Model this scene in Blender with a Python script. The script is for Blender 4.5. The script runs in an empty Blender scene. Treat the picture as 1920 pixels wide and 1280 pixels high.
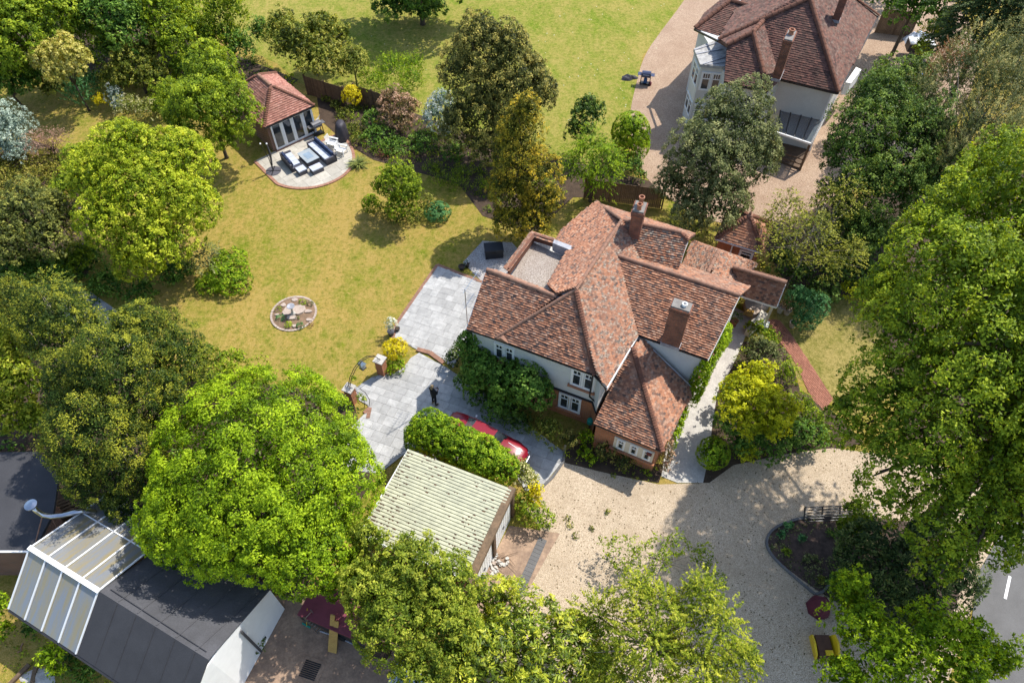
import bpy, math, random
import numpy as np
from mathutils import Vector, Matrix, Euler
random.seed(7)
RNG = np.random.default_rng(11)
SC = bpy.context.scene
COL = SC.collection
R = math.radians

# ------------------------------------------------------------------ camera, sky, sun, exposure
CAMH, PITCH, FOC = 33.0, R(52), 1340.0          # metres, degrees below the horizon, focal length in 1920-px units
cam = bpy.data.cameras.new('camera')
cam.lens = FOC / 1920 * 36; cam.sensor_width = 36; cam.clip_start = .5; cam.clip_end = 2000
camo = bpy.data.objects.new('camera', cam); COL.objects.link(camo)
camo.location = (0, 0, CAMH); camo.rotation_euler = (math.pi/2 - PITCH, 0, 0)
SC.camera = camo
SUN_EL, SUN_AZ = R(54), math.atan2(.79, .62)
w = bpy.data.worlds.new('World'); SC.world = w; w.use_nodes = True
nt = w.node_tree; nt.nodes.clear()
sky = nt.nodes.new('ShaderNodeTexSky'); sky.sky_type = 'NISHITA'; sky.sun_disc = False
sky.sun_elevation = SUN_EL; sky.sun_rotation = SUN_AZ
bg = nt.nodes.new('ShaderNodeBackground'); bg.inputs[1].default_value = .15
wo = nt.nodes.new('ShaderNodeOutputWorld')
nt.links.new(sky.outputs[0], bg.inputs[0]); nt.links.new(bg.outputs[0], wo.inputs[0])
sl = bpy.data.lights.new('sun', 'SUN'); sl.energy = 3.5; sl.angle = R(.53); sl.color = (1, .955, .88)
so = bpy.data.objects.new('sun', sl); COL.objects.link(so)
sd = Vector((-math.sin(SUN_AZ)*math.cos(SUN_EL), -math.cos(SUN_AZ)*math.cos(SUN_EL), -math.sin(SUN_EL)))
so.rotation_euler = sd.to_track_quat('-Z', 'Y').to_euler(); so.location = (30, 25, 50)
SC.view_settings.view_transform = 'Standard'; SC.view_settings.look = 'None'
SC.view_settings.exposure = .76; SC.view_settings.gamma = 1; SC.view_settings.use_curve_mapping = False
SC.cycles.max_bounces = 6; SC.cycles.transparent_max_bounces = 8
SC.cycles.diffuse_bounces = 3; SC.cycles.glossy_bounces = 2; SC.cycles.transmission_bounces = 4

# ------------------------------------------------------------------ measuring
def gp(px, py, z=0.0):
    dx = (px-960)/FOC; dy = -(py-640)/FOC
    wy = math.cos(PITCH)+dy*math.sin(PITCH); wz = -math.sin(PITCH)+dy*math.cos(PITCH)
    t = (z-CAMH)/wz
    return Vector((dx*t, wy*t, z))
def mpp(p):      # metres per photo pixel at a point
    return (p[1]*math.cos(PITCH)-(p[2]-CAMH)*math.sin(PITCH))/FOC

# ------------------------------------------------------------------ mesh builder
ORG = {}
class MB:
    def __init__(s): s.v = []; s.f = []; s.m = []; s.r = []; s.q = []
    def poly(s, pts, m=0, r=.5, q=0.):
        b = len(s.v); s.v += [tuple(p) for p in pts]; s.f.append(tuple(range(b, b+len(pts)))); s.m.append(m); s.r.append(r); s.q.append(q)
    def mesh(s, vs, fs, m=0, r=.5, q=0.):
        b = len(s.v); s.v += [tuple(p) for p in vs]
        for f in fs: s.f.append(tuple(b+i for i in f)); s.m.append(m); s.r.append(r); s.q.append(q)
    def box(s, o, ux, uy, uz, m=0, r=.5, q=0.):     # centred box with half axes
        o = Vector(o); ux = Vector(ux); uy = Vector(uy); uz = Vector(uz)
        vs = [o+a*ux+b*uy+c*uz for c in (-1, 1) for b in (-1, 1) for a in (-1, 1)]
        s.mesh(vs, [(0,2,3,1),(4,5,7,6),(0,1,5,4),(2,6,7,3),(0,4,6,2),(1,3,7,5)], m, r, q)
    def bar(s, a, b, wd, ht=None, m=0, r=.5):       # rectangular bar from a to b
        a = Vector(a); b = Vector(b); ht = ht or wd
        d = (b-a); L = d.length
        if L < 1e-6: return
        d /= L; up = Vector((0,0,1)) if abs(d.z) < .95 else Vector((1,0,0))
        x = d.cross(up).normalized(); y = x.cross(d)
        s.box((a+b)/2, d*L/2, x*wd/2, y*ht/2, m, r)
    def prism(s, poly, z0, z1, m=0, r=.5, q=0.):
        P = [Vector((p[0], p[1])) for p in poly]
        if sum(P[i].x*P[(i+1) % len(P)].y-P[(i+1) % len(P)].x*P[i].y for i in range(len(P))) < 0: P.reverse()
        n = len(P)
        vs = [(p.x, p.y, z0) for p in P]+[(p.x, p.y, z1) for p in P]
        s.mesh(vs, [tuple(range(n-1, -1, -1)), tuple(range(n, 2*n))]+[(i, (i+1) % n, n+(i+1) % n, n+i) for i in range(n)], m, r, q)
    def tube(s, path, rad, n=8, m=0, r=.5, cap=True):
        P = [Vector(p) for p in path]
        if not hasattr(rad, '__len__'): rad = [rad]*len(P)
        b = len(s.v); x = None
        for i, p in enumerate(P):
            d = (P[min(i+1, len(P)-1)]-P[max(i-1, 0)]).normalized()
            if x is None:
                up = Vector((0,0,1)) if abs(d.z) < .9 else Vector((1,0,0)); x = d.cross(up).normalized()
            else: x = (x-d*x.dot(d)).normalized()
            y = d.cross(x)
            for k in range(n):
                a = 2*math.pi*k/n; s.v.append(tuple(p+(x*math.cos(a)+y*math.sin(a))*rad[i]))
        for i in range(len(P)-1):
            for k in range(n):
                s.f.append((b+i*n+k, b+i*n+(k+1) % n, b+(i+1)*n+(k+1) % n, b+(i+1)*n+k)); s.m.append(m); s.r.append(r); s.q.append(0)
        if cap:
            s.f.append(tuple(b+k for k in range(n-1, -1, -1))); s.m.append(m); s.r.append(r); s.q.append(0)
            s.f.append(tuple(b+(len(P)-1)*n+k for k in range(n))); s.m.append(m); s.r.append(r); s.q.append(0)
    def lathe(s, c, prof, n=16, m=0, r=.5):
        c = Vector(c); b = len(s.v)
        for (rr, z) in prof:
            for k in range(n):
                a = 2*math.pi*k/n; s.v.append((c.x+rr*math.cos(a), c.y+rr*math.sin(a), c.z+z))
        for i in range(len(prof)-1):
            for k in range(n):
                s.f.append((b+i*n+k, b+i*n+(k+1) % n, b+(i+1)*n+(k+1) % n, b+(i+1)*n+k)); s.m.append(m); s.r.append(r); s.q.append(0)
        s.f.append(tuple(b+k for k in range(n-1, -1, -1))); s.m.append(m); s.r.append(r); s.q.append(0)
        s.f.append(tuple(b+(len(prof)-1)*n+k for k in range(n))); s.m.append(m); s.r.append(r); s.q.append(0)
    def build(s, name, mats, parent=None, org=None, smooth=False):
        if not isinstance(mats, (list, tuple)): mats = [mats]
        V = np.array(s.v, dtype=float)
        if parent is not None: org = ORG[parent.name]
        elif org is None: org = Vector(((V[:, 0].min()+V[:, 0].max())/2, (V[:, 1].min()+V[:, 1].max())/2, V[:, 2].min()))
        me = bpy.data.meshes.new(name)
        me.from_pydata((V-np.array(org)).tolist(), [], s.f)
        for m_ in mats: me.materials.append(m_)
        n = len(me.polygons)
        me.polygons.foreach_set('material_index', s.m)
        a = me.attributes.new('rnd', 'FLOAT', 'FACE'); a.data.foreach_set('value', s.r)
        a = me.attributes.new('wear', 'FLOAT', 'FACE'); a.data.foreach_set('value', s.q)
        # box-mapped uv in metres (u along the wall, v up)
        tot = np.array([len(f) for f in s.f]); idx = np.repeat(np.arange(n), tot)
        li = np.empty(len(me.loops), dtype=np.int32); me.loops.foreach_get('vertex_index', li)
        nr = np.empty(n*3); me.polygons.foreach_get('normal', nr); nr = nr.reshape(-1, 3)
        hz = np.hypot(nr[:, 0], nr[:, 1]); wallf = np.abs(nr[:, 2]) < .6
        tx = np.where(wallf, -nr[:, 1]/np.maximum(hz, 1e-6), 1.); ty = np.where(wallf, nr[:, 0]/np.maximum(hz, 1e-6), 0.)
        p = V[li]; u = p[:, 0]*tx[idx]+p[:, 1]*ty[idx]; v = np.where(wallf[idx], p[:, 2], p[:, 1])
        uv = me.uv_layers.new(name='map'); uv.data.foreach_set('uv', np.stack([u, v], 1).ravel())
        if smooth: me.polygons.foreach_set('use_smooth', [True]*n)
        me.update()
        o = bpy.data.objects.new(name, me); COL.objects.link(o)
        if parent is not None: o.parent = parent; ORG[o.name] = org
        else: o.location = org; ORG[o.name] = Vector(org)
        return o
def tag(o, label=None, cat=None, group=None, kind=None):
    if label: o['label'] = label
    if cat: o['category'] = cat
    if group: o['group'] = group
    if kind: o['kind'] = kind
    return o
def thing(name, loc, label, cat, group=None):
    o = bpy.data.objects.new(name, None); COL.objects.link(o); o.location = loc; o.empty_display_size = .3
    ORG[o.name] = Vector(loc)
    return tag(o, label, cat, group)
def copy_tree(o, parent=None):
    c = o.copy(); COL.objects.link(c)
    if parent is not None: c.parent = parent
    for ch in list(o.children): copy_tree(ch, c)
    return c

# ------------------------------------------------------------------ materials
MATS = {}
def N(nt, t, **k):
    n = nt.nodes.new(t)
    for a, b in k.items():
        if a.startswith('i_'):
            a = a[2:]; a = int(a) if a.isdigit() else a
            n.inputs[a].default_value = b
        else: setattr(n, a, b)
    return n
def ramp(nt, fac, stops, interp='LINEAR'):
    n = nt.nodes.new('ShaderNodeValToRGB'); e = n.color_ramp.elements; n.color_ramp.interpolation = interp
    while len(e) > 1: e.remove(e[-1])
    e[0].position = stops[0][0]; e[0].color = (*stops[0][1], 1)
    for p, c in stops[1:]: x = e.new(p); x.color = (*c, 1)
    nt.links.new(fac, n.inputs[0]); return n.outputs[0]
def mixc(nt, fac, a, b, mode='MIX'):
    n = nt.nodes.new('ShaderNodeMix'); n.data_type = 'RGBA'; n.blend_type = mode
    for s, x in ((0, fac), (6, a), (7, b)):
        if hasattr(x, 'links'): nt.links.new(x, n.inputs[s])
        else: n.inputs[s].default_value = x if s == 0 else (*x, 1)
    return n.outputs[2]
def noise(nt, vec, scale, detail=4, rough=.6, dist=0):
    n = N(nt, 'ShaderNodeTexNoise'); n.inputs['Scale'].default_value = scale; n.inputs['Detail'].default_value = detail
    n.inputs['Roughness'].default_value = rough; n.inputs['Distortion'].default_value = dist
    nt.links.new(vec, n.inputs['Vector']); return n.outputs['Fac']
def mr(nt, x, a, b, c=0, d=1):
    n = nt.nodes.new('ShaderNodeMapRange'); n.clamp = True
    for i, v in enumerate((a, b, c, d)): n.inputs[i+1].default_value = v
    nt.links.new(x, n.inputs[0]); return n.outputs[0]
def newmat(name):
    m = bpy.data.materials.new(name); m.use_nodes = True; t = m.node_tree; t.nodes.clear()
    out = t.nodes.new('ShaderNodeOutputMaterial'); p = t.nodes.new('ShaderNodeBsdfPrincipled')
    t.links.new(p.outputs[0], out.inputs[0]); MATS[name] = m
    return m, t, p
def pos(t): return t.nodes.new('ShaderNodeNewGeometry').outputs['Position']
def attr(t, n='rnd'):
    a = t.nodes.new('ShaderNodeAttribute'); a.attribute_name = n; return a.outputs['Fac']
def bump(t, p, h, dist=.01, strength=.6):
    b = t.nodes.new('ShaderNodeBump'); b.inputs['Strength'].default_value = strength; b.inputs['Distance'].default_value = dist
    t.links.new(h, b.inputs['Height']); t.links.new(b.outputs[0], p.inputs['Normal'])
def setc(t, p, c):
    if hasattr(c, 'links'): t.links.new(c, p.inputs['Base Color'])
    else: p.inputs['Base Color'].default_value = (*c, 1)

def plain(name, c, c2=None, rough=.7, scale=3, metal=0, spec=.4, bmp=0, rndmix=0, fine=0):
    if name in MATS: return MATS[name]
    m, t, p = newmat(name); c2 = c2 or tuple(x*.72 for x in c)
    P = pos(t); n1 = noise(t, P, scale, 5, .65)
    col = mixc(t, mr(t, n1, .35, .68), c, c2)
    if fine:
        n2 = noise(t, P, fine, 2, .8); col = mixc(t, mr(t, n2, .3, .7, 0, .45), col, tuple(x*.45 for x in c2))
    if rndmix:
        col = mixc(t, mr(t, attr(t), 0, 1, 0, rndmix), col, tuple(x*.45 for x in c2))
    setc(t, p, col); p.inputs['Roughness'].default_value = rough; p.inputs['Metallic'].default_value = metal
    p.inputs['Specular IOR Level'].default_value = spec
    if bmp: bump(t, p, noise(t, P, fine or scale*8, 3), bmp)
    return m

def brickmat(name, c1, c2, mortar, bw=.225, bh=.075, ms=.012, soot=0):
    m, t, p = newmat(name)
    uv = t.nodes.new('ShaderNodeUVMap'); uv.uv_map = 'map'
    b = t.nodes.new('ShaderNodeTexBrick'); t.links.new(uv.outputs[0], b.inputs['Vector'])
    b.inputs['Color1'].default_value = (*c1, 1); b.inputs['Color2'].default_value = (*c2, 1); b.inputs['Mortar'].default_value = (*mortar, 1)
    b.inputs['Scale'].default_value = 1; b.inputs['Mortar Size'].default_value = ms; b.inputs['Brick Width'].default_value = bw; b.inputs['Row Height'].default_value = bh
    b.inputs['Bias'].default_value = -.1
    P = pos(t)
    col = mixc(t, mr(t, noise(t, P, 1.3, 5), .45, .75, 0, .35), b.outputs['Color'], tuple(x*.35 for x in c2))
    col = mixc(t, mr(t, noise(t, P, 14, 2), .35, .7, 0, .3), col, tuple(min(1, x*1.5) for x in c1))
    if soot: col = mixc(t, mr(t, noise(t, P, 2.2, 4), .35, .6, 0, soot), col, (.05, .04, .035))
    setc(t, p, col); p.inputs['Roughness'].default_value = .9; p.inputs['Specular IOR Level'].default_value = .2
    bump(t, p, b.outputs['Fac'], -.012, .7)
    return m

def tilemat(name, stops, lich, lich2, moss=.25):
    m, t, p = newmat(name); P = pos(t)
    base = ramp(t, attr(t), stops)
    big = noise(t, P, .8, 4, .6)
    base = mixc(t, mr(t, big, .35, .7, 0, .35), base, (.34, .18, .12))
    base = mixc(t, mr(t, noise(t, P, .45, 5, .7), .42, .66, 0, .38), base, (.20, .12, .09))
    # lichen: settles in patches on some tiles, amount from the weather side of the roof
    w = attr(t, 'wear')
    mm = t.nodes.new('ShaderNodeMath'); mm.operation = 'MULTIPLY'
    t.links.new(mr(t, noise(t, P, 3.2, 6, .75), .44, .62), mm.inputs[0]); t.links.new(w, mm.inputs[1])
    base = mixc(t, mm.outputs[0], base, mixc(t, mr(t, noise(t, P, 9, 3), .4, .6), lich, lich2))
    base = mixc(t, mr(t, noise(t, P, 30, 2, .8), .35, .75, 0, .35), base, (.10, .065, .05))
    setc(t, p, base); p.inputs['Roughness'].default_value = .88; p.inputs['Specular IOR Level'].default_value = .25
    bump(t, p, noise(t, P, 60, 2), .006)
    return m

def leafmat(name, lo, mid, hi, trans=.33, extra=None, spec=.14):
    if name in MATS: return MATS[name]
    m, t, p = newmat(name)
    P = pos(t)
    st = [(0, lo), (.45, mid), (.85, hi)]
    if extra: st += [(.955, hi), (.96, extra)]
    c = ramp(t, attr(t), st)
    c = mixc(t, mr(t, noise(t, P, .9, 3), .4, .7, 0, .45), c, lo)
    setc(t, p, c); p.inputs['Roughness'].default_value = .5; p.inputs['Specular IOR Level'].default_value = spec
    tr = t.nodes.new('ShaderNodeBsdfTranslucent'); hs = t.nodes.new('ShaderNodeHueSaturation')
    hs.inputs['Hue'].default_value = .472; hs.inputs['Value'].default_value = 1.45; hs.inputs['Saturation'].default_value = 1.15
    t.links.new(c, hs.inputs['Color']); t.links.new(hs.outputs[0], tr.inputs[0])
    mx = t.nodes.new('ShaderNodeMixShader'); mx.inputs[0].default_value = trans
    out = [n for n in t.nodes if n.type == 'OUTPUT_MATERIAL'][0]
    t.links.new(p.outputs[0], mx.inputs[1]); t.links.new(tr.outputs[0], mx.inputs[2]); t.links.new(mx.outputs[0], out.inputs[0])
    return m

def lawnmat(name, g1, g2, dry, dry2, amt):
    m, t, p = newmat(name); P = pos(t)
    mp = t.nodes.new('ShaderNodeMapping'); mp.inputs['Rotation'].default_value = (0, 0, .5); mp.inputs['Scale'].default_value = (1, .62, 1)
    t.links.new(P, mp.inputs[0]); V = mp.outputs[0]
    g = mixc(t, mr(t, noise(t, P, 2.6, 5, .75), .35, .65), g1, g2)
    d = mixc(t, mr(t, noise(t, P, 5, 4, .7), .35, .65), dry, dry2)
    a = noise(t, V, .22, 4, .62, .3); b = noise(t, V, 1.15, 6, .72, .2)
    s = t.nodes.new('ShaderNodeMath'); s.operation = 'MULTIPLY_ADD'; s.inputs[1].default_value = .55; t.links.new(b, s.inputs[0])
    h = t.nodes.new('ShaderNodeMath'); h.operation = 'MULTIPLY'; h.inputs[1].default_value = .45; t.links.new(a, h.inputs[0]); t.links.new(h.outputs[0], s.inputs[2])
    c = mixc(t, mr(t, s.outputs[0], .42-amt, .62-amt), g, d)
    m4 = noise(t, P, 3.3, 6, .85)
    c = mixc(t, mr(t, m4, .52, .62, 0, .75), c, tuple(min(.8, x*1.12) for x in dry))
    c = mixc(t, mr(t, m4, .38, .48, .8, 0), c, tuple(x*.72 for x in g1))
    m5 = noise(t, V, .55, 5, .8, .8)
    c = mixc(t, mr(t, m5, .54, .64, 0, .55), c, dry)
    f = noise(t, P, 22, 3, .85)
    c = mixc(t, mr(t, f, .36, .62, 0, .62), c, tuple(x*.5 for x in g1))
    f2 = noise(t, P, 9, 3, .8)
    c = mixc(t, mr(t, f2, .5, .72, 0, .35), c, dry)
    setc(t, p, c); p.inputs['Roughness'].default_value = .95; p.inputs['Specular IOR Level'].default_value = .1
    bump(t, p, f, .05, .8)
    return m

def gravelmat(name, c1, c2, c3, dark):
    m, t, p = newmat(name); P = pos(t)
    v = t.nodes.new('ShaderNodeTexVoronoi'); v.inputs['Scale'].default_value = 40; t.links.new(P, v.inputs['Vector'])
    sp = t.nodes.new('ShaderNodeSeparateColor'); t.links.new(v.outputs['Color'], sp.inputs[0])
    c = ramp(t, sp.outputs[0], [(0, dark), (.12, c3), (.35, c1), (.75, c2), (1, tuple(min(.85, x*1.3) for x in c2))])
    c = mixc(t, mr(t, noise(t, P, .45, 6, .75), .4, .66, 0, .6), c, c3)
    c = mixc(t, mr(t, noise(t, P, 7, 4, .8), .55, .75, 0, .5), c, dark)
    setc(t, p, c); p.inputs['Roughness'].default_value = .9; p.inputs['Specular IOR Level'].default_value = .2
    bump(t, p, v.outputs['Distance'], .03, .7)
    return m

MT = {}
MT['lawn'] = lawnmat('lawn_grass', (.13, .185, .010), (.25, .29, .018), (.55, .36, .12), (.43, .29, .065), .06)
MT['lawn_far'] = lawnmat('meadow_grass', (.12, .20, .010), (.23, .31, .018), (.50, .38, .12), (.38, .31, .07), .03)
MT['lawn_small'] = lawnmat('side_lawn', (.14, .16, .02), (.25, .22, .04), (.5, .38, .14), (.4, .3, .1), .04)
MT['gravel'] = gravelmat('pale_gravel', (.50, .395, .275), (.60, .485, .35), (.39, .295, .195), (.24, .16, .095))
MT['gravel2'] = gravelmat('pink_gravel', (.40, .28, .19), (.50, .37, .265), (.30, .19, .125), (.13, .085, .05))
MT['gravel3'] = gravelmat('grey_gravel', (.42, .40, .38), (.58, .56, .53), (.26, .22, .20), (.10, .09, .085))
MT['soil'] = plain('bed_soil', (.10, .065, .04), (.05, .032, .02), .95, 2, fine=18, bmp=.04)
MT['mulch'] = plain('bark_mulch', (.13, .085, .065), (.05, .032, .025), .95, 3, fine=16, bmp=.05)
MT['slab'] = plain('sandstone_slab', (.59, .58, .555), (.40, .395, .38), .8, 2.5, rndmix=.42, bmp=.004, fine=30)
MT['slab2'] = plain('buff_slab', (.64, .59, .50), (.50, .46, .38), .8, 2.5, rndmix=.45, bmp=.004, fine=25)
MT['mortar'] = plain('mortar', (.30, .28, .25), (.22, .2, .18), .9, 5, fine=25)
MT['concrete'] = plain('concrete', (.60, .57, .51), (.44, .41, .37), .85, 1.4, fine=12, bmp=.006)
MT['dirtyconc'] = plain('dirty_concrete', (.44, .30, .20), (.25, .17, .12), .9, 1.3, fine=7, bmp=.01)
MT['asphalt'] = plain('asphalt', (.17, .165, .16), (.13, .125, .12), .85, 1, fine=40, bmp=.006)
MT['felt'] = plain('roof_felt', (.062, .062, .068), (.045, .045, .05), .8, .8, fine=25, bmp=.003)
MT['feltl'] = plain('pale_felt', (.10, .10, .11), (.065, .065, .07), .8, .8, fine=20, bmp=.003)  # lighter felt tone, used on the right slope of the workshop
MT['white'] = plain('white_paint', (.84, .84, .83), (.78, .78, .77), .5, 2)
MT['render'] = plain('painted_render', (.74, .73, .70), (.66, .65, .62), .85, .9, fine=40, bmp=.004)
MT['cream'] = plain('cream_stone', (.70, .64, .52), (.6, .54, .43), .8, 3)
MT['black'] = plain('black_plastic', (.025, .025, .027), (.018, .018, .02), .45, 3)
MT['iron'] = plain('black_iron', (.03, .03, .03), (.02, .02, .02), .5, 3, metal=.4)
MT['steel'] = plain('bright_steel', (.62, .63, .65), (.5, .5, .52), .28, 5, metal=1)
MT['lead'] = plain('grey_lead', (.48, .49, .52), (.30, .30, .33), .55, 2.2, metal=.2, fine=9)
MT['lichlead'] = plain('weathered_lead', (.56, .54, .50), (.26, .25, .24), .7, 2.6, fine=7)
MT['wood'] = plain('brown_wood', (.20, .125, .075), (.12, .075, .045), .8, 3, fine=20, rndmix=.4)
MT['fence'] = plain('fence_wood', (.22, .145, .085), (.13, .085, .05), .85, 3, fine=14, rndmix=.5)
MT['pine'] = plain('new_timber', (.52, .33, .09), (.42, .25, .07), .75, 4, fine=20)
MT['bark'] = plain('bark', (.12, .09, .065), (.06, .045, .032), .95, 5, fine=25, bmp=.02)
MT['bark_pale'] = plain('pale_bark', (.42, .36, .28), (.26, .21, .16), .9, 5, fine=25, bmp=.01)
MT['terracotta'] = plain('terracotta', (.48, .21, .12), (.33, .14, .08), .8, 4, fine=20)
MT['corr'] = plain('cream_sheet', (.56, .55, .385), (.46, .46, .33), .6, .7, fine=3.0)
MT['fascia'] = plain('mossy_board', (.24, .155, .09), (.13, .09, .055), .9, 2.5, fine=12, bmp=.01)
MT['stone'] = plain('rock', (.56, .46, .38), (.42, .33, .27), .9, 3, fine=16, bmp=.02)
MT['rattan'] = plain('grey_rattan', (.12, .115, .13), (.08, .075, .09), .7, 8, fine=60, bmp=.01)
MT['cushion'] = plain('grey_cushion', (.50, .53, .60), (.43, .46, .54), .9, 4)
MT['navy'] = plain('navy_cushion', (.035, .055, .12), (.025, .04, .09), .9, 4)
MT['cover'] = plain('black_cover', (.045, .04, .05), (.03, .027, .034), .6, 4)
MT['red'] = plain('red_car_paint', (.25, .006, .02), (.22, .005, .016), .3, 1, spec=.7)
MT['reddull'] = plain('dull_red_paint', (.22, .05, .07), (.15, .035, .05), .55, 2)
MT['maroon'] = plain('maroon_cloth', (.11, .018, .03), (.08, .014, .024), .8, 3)
MT['yellow'] = plain('yellow_plastic', (.72, .50, .015), (.6, .4, .01), .5, 2)
MT['blue'] = plain('blue_plastic', (.03, .12, .33), (.02, .09, .26), .45, 2)
MT['rubber'] = plain('rubber', (.02, .02, .02), (.015, .015, .015), .8, 4)
MT['skin'] = plain('skin', (.52, .30, .20), (.48, .27, .18), .6, 4)
MT['hair'] = plain('blond_hair', (.40, .29, .16), (.26, .18, .1), .8, 30)
MT['cloth'] = plain('black_clothes', (.018, .018, .024), (.012, .012, .016), .9, 5)
MT['tarp'] = plain('pale_tarp', (.55, .60, .68), (.40, .46, .56), .5, 1.2)
MT['brown'] = plain('brown_cloth', (.12, .06, .035), (.08, .04, .025), .9, 3)
MT['green'] = plain('green_plastic', (.02, .30, .22), (.02, .24, .18), .5, 3)
MT['brick'] = brickmat('red_brick', (.46, .165, .07), (.33, .105, .05), (.34, .25, .18))
MT['brickold'] = brickmat('sooty_brick', (.34, .12, .065), (.20, .075, .05), (.20, .15, .12), soot=.5)
MT['brickdark'] = brickmat('dark_brick', (.20, .085, .055), (.11, .055, .045), (.32, .26, .21))
MT['tile'] = tilemat('plain_clay_tile', [(0, (.07, .055, .052)), (.08, (.14, .085, .068)), (.2, (.30, .125, .07)), (.55, (.47, .20, .105)), (.85, (.57, .28, .16)), (1, (.52, .33, .23))], (.42, .37, .29), (.13, .10, .085))
MT['tiledark'] = tilemat('brown_clay_tile', [(0, (.03, .02, .02)), (.3, (.075, .038, .034)), (.7, (.145, .062, .05)), (1, (.22, .10, .075))], (.27, .19, .155), (.12, .10, .08))
MT['tilenew'] = tilemat('fresh_clay_tile', [(0, (.33, .13, .10)), (.3, (.44, .185, .135)), (.7, (.52, .235, .175)), (1, (.60, .31, .24))], (.5, .3, .22), (.4, .2, .15))
MT['ridge'] = plain('ridge_clay', (.42, .22, .145), (.28, .16, .11), .9, 4, fine=18, rndmix=.3, bmp=.006)
MT['ridgedark'] = plain('ridge_brown', (.27, .11, .065), (.15, .075, .05), .9, 4, fine=18, rndmix=.3)

def glassmat(name, tint=(.02, .025, .03), rough=.06):
    m, t, p = newmat(name)
    setc(t, p, mixc(t, mr(t, noise(t, pos(t), 1.6, 3), .4, .65), tint, tuple(x*2.2 for x in tint)))
    p.inputs['Roughness'].default_value = rough; p.inputs['Specular IOR Level'].default_value = .8
    return m
MT['glass'] = glassmat('window_glass')
def clearglass(name, col, op, streak=None):
    m, t, p = newmat(name)
    P = pos(t); V = P; sc_ = 2
    if streak is not None:
        r1 = t.nodes.new('ShaderNodeMapping'); r1.inputs['Rotation'].default_value = (0, 0, -streak); t.links.new(P, r1.inputs[0])
        r2 = t.nodes.new('ShaderNodeMapping'); r2.inputs['Scale'].default_value = (3.2, .35, .35); t.links.new(r1.outputs[0], r2.inputs[0]); V = r2.outputs[0]; sc_ = 1.2
    setc(t, p, mixc(t, mr(t, noise(t, V, sc_, 5, .7, .2), .42, .62), col[0], col[1]))
    p.inputs['Roughness'].default_value = .12; p.inputs['Specular IOR Level'].default_value = .6
    tb = t.nodes.new('ShaderNodeBsdfTransparent'); mx = t.nodes.new('ShaderNodeMixShader'); mx.inputs[0].default_value = op
    out = [n for n in t.nodes if n.type == 'OUTPUT_MATERIAL'][0]
    t.links.new(tb.outputs[0], mx.inputs[1]); t.links.new(p.outputs[0], mx.inputs[2]); t.links.new(mx.outputs[0], out.inputs[0])
    return m
MT['poly'] = clearglass('algae_polycarbonate', ((.23, .245, .265), (.30, .25, .14)), .88, streak=-.467)
MT['roofglass'] = clearglass('roof_glass', ((.10, .13, .16), (.16, .19, .2)), .55)

# ------------------------------------------------------------------ roofs, windows, paving
def planar(pts):
    P = [Vector(p) for p in pts]; n = Vector((0,0,0))
    for i in range(len(P)): n += P[i].cross(P[(i+1) % len(P)])
    if n.z < 0: n = -n
    n.normalize(); c = sum(P, Vector())/len(P)
    return n, c, [Vector((p.x, p.y, c.z-((p.x-c.x)*n.x+(p.y-c.y)*n.y)/n.z)) for p in P]
def tile_face(mb, pts, g=.12, wd=.16, wear=.3, lift=.058, top=.006):
    n, c, P = planar(pts)
    e = Vector((0,0,1)).cross(n).normalized(); s = n.cross(e)
    if s.z < 0: s = -s
    Q = [((p-c).dot(e), (p-c).dot(s)) for p in P]
    t = min(q[1] for q in Q); tm = max(q[1] for q in Q); row = 0
    while t < tm-.03:
        y = t+g*.45; xs = []
        for i in range(len(Q)):
            (x0, y0), (x1, y1) = Q[i], Q[(i+1) % len(Q)]
            if (y0 <= y) != (y1 <= y): xs.append(x0+(y-y0)/(y1-y0)*(x1-x0))
        xs.sort()
        for k in range(0, len(xs)-1, 2):
            a, b = xs[k], xs[k+1]; x = math.floor(a/wd)*wd+(row % 2)*wd/2-wd
            while x < b:
                l = max(a, x); rr = min(b, x+wd-.006); x += wd
                if rr-l < .02: continue
                lf = lift*random.uniform(.75, 1.3); dt = random.uniform(-.008, .006); sk = random.uniform(-.004, .004)
                A = c+e*l+s*(t+dt)+n*(lf+sk); B = c+e*rr+s*(t+dt)+n*(lf-sk)
                D = c+e*l+s*(t+g+.01)+n*top; C_ = c+e*rr+s*(t+g+.01)+n*top
                r = random.random()
                wv = wear*random.uniform(.3, 1.7) if random.random() < .8 else 0
                b0 = len(mb.v)
                mb.v += [tuple(A), tuple(B), tuple(C_), tuple(D), tuple(A-n*(lf+.01)), tuple(B-n*(lf+.01))]
                mb.f += [(b0, b0+1, b0+2, b0+3), (b0+4, b0+5, b0+1, b0)]; mb.m += [0, 0]; mb.r += [r, r*.6]; mb.q += [wv, 0]
        t += g; row += 1
def deck(mb, pts, th=.12):
    n, c, P = planar(pts); k = len(P)
    a = [p-Vector((0,0,.02)) for p in P]; b = [p-Vector((0,0,th+.02)) for p in P]
    if sum(P[i].x*P[(i+1) % k].y-P[(i+1) % k].x*P[i].y for i in range(k)) < 0: a.reverse(); b.reverse()
    mb.mesh(a+b, [tuple(range(k)), tuple(range(2*k-1, k-1, -1))]+[(i, k+i, k+(i+1) % k, (i+1) % k) for i in range(k)])
RIDGE = {}
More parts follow.
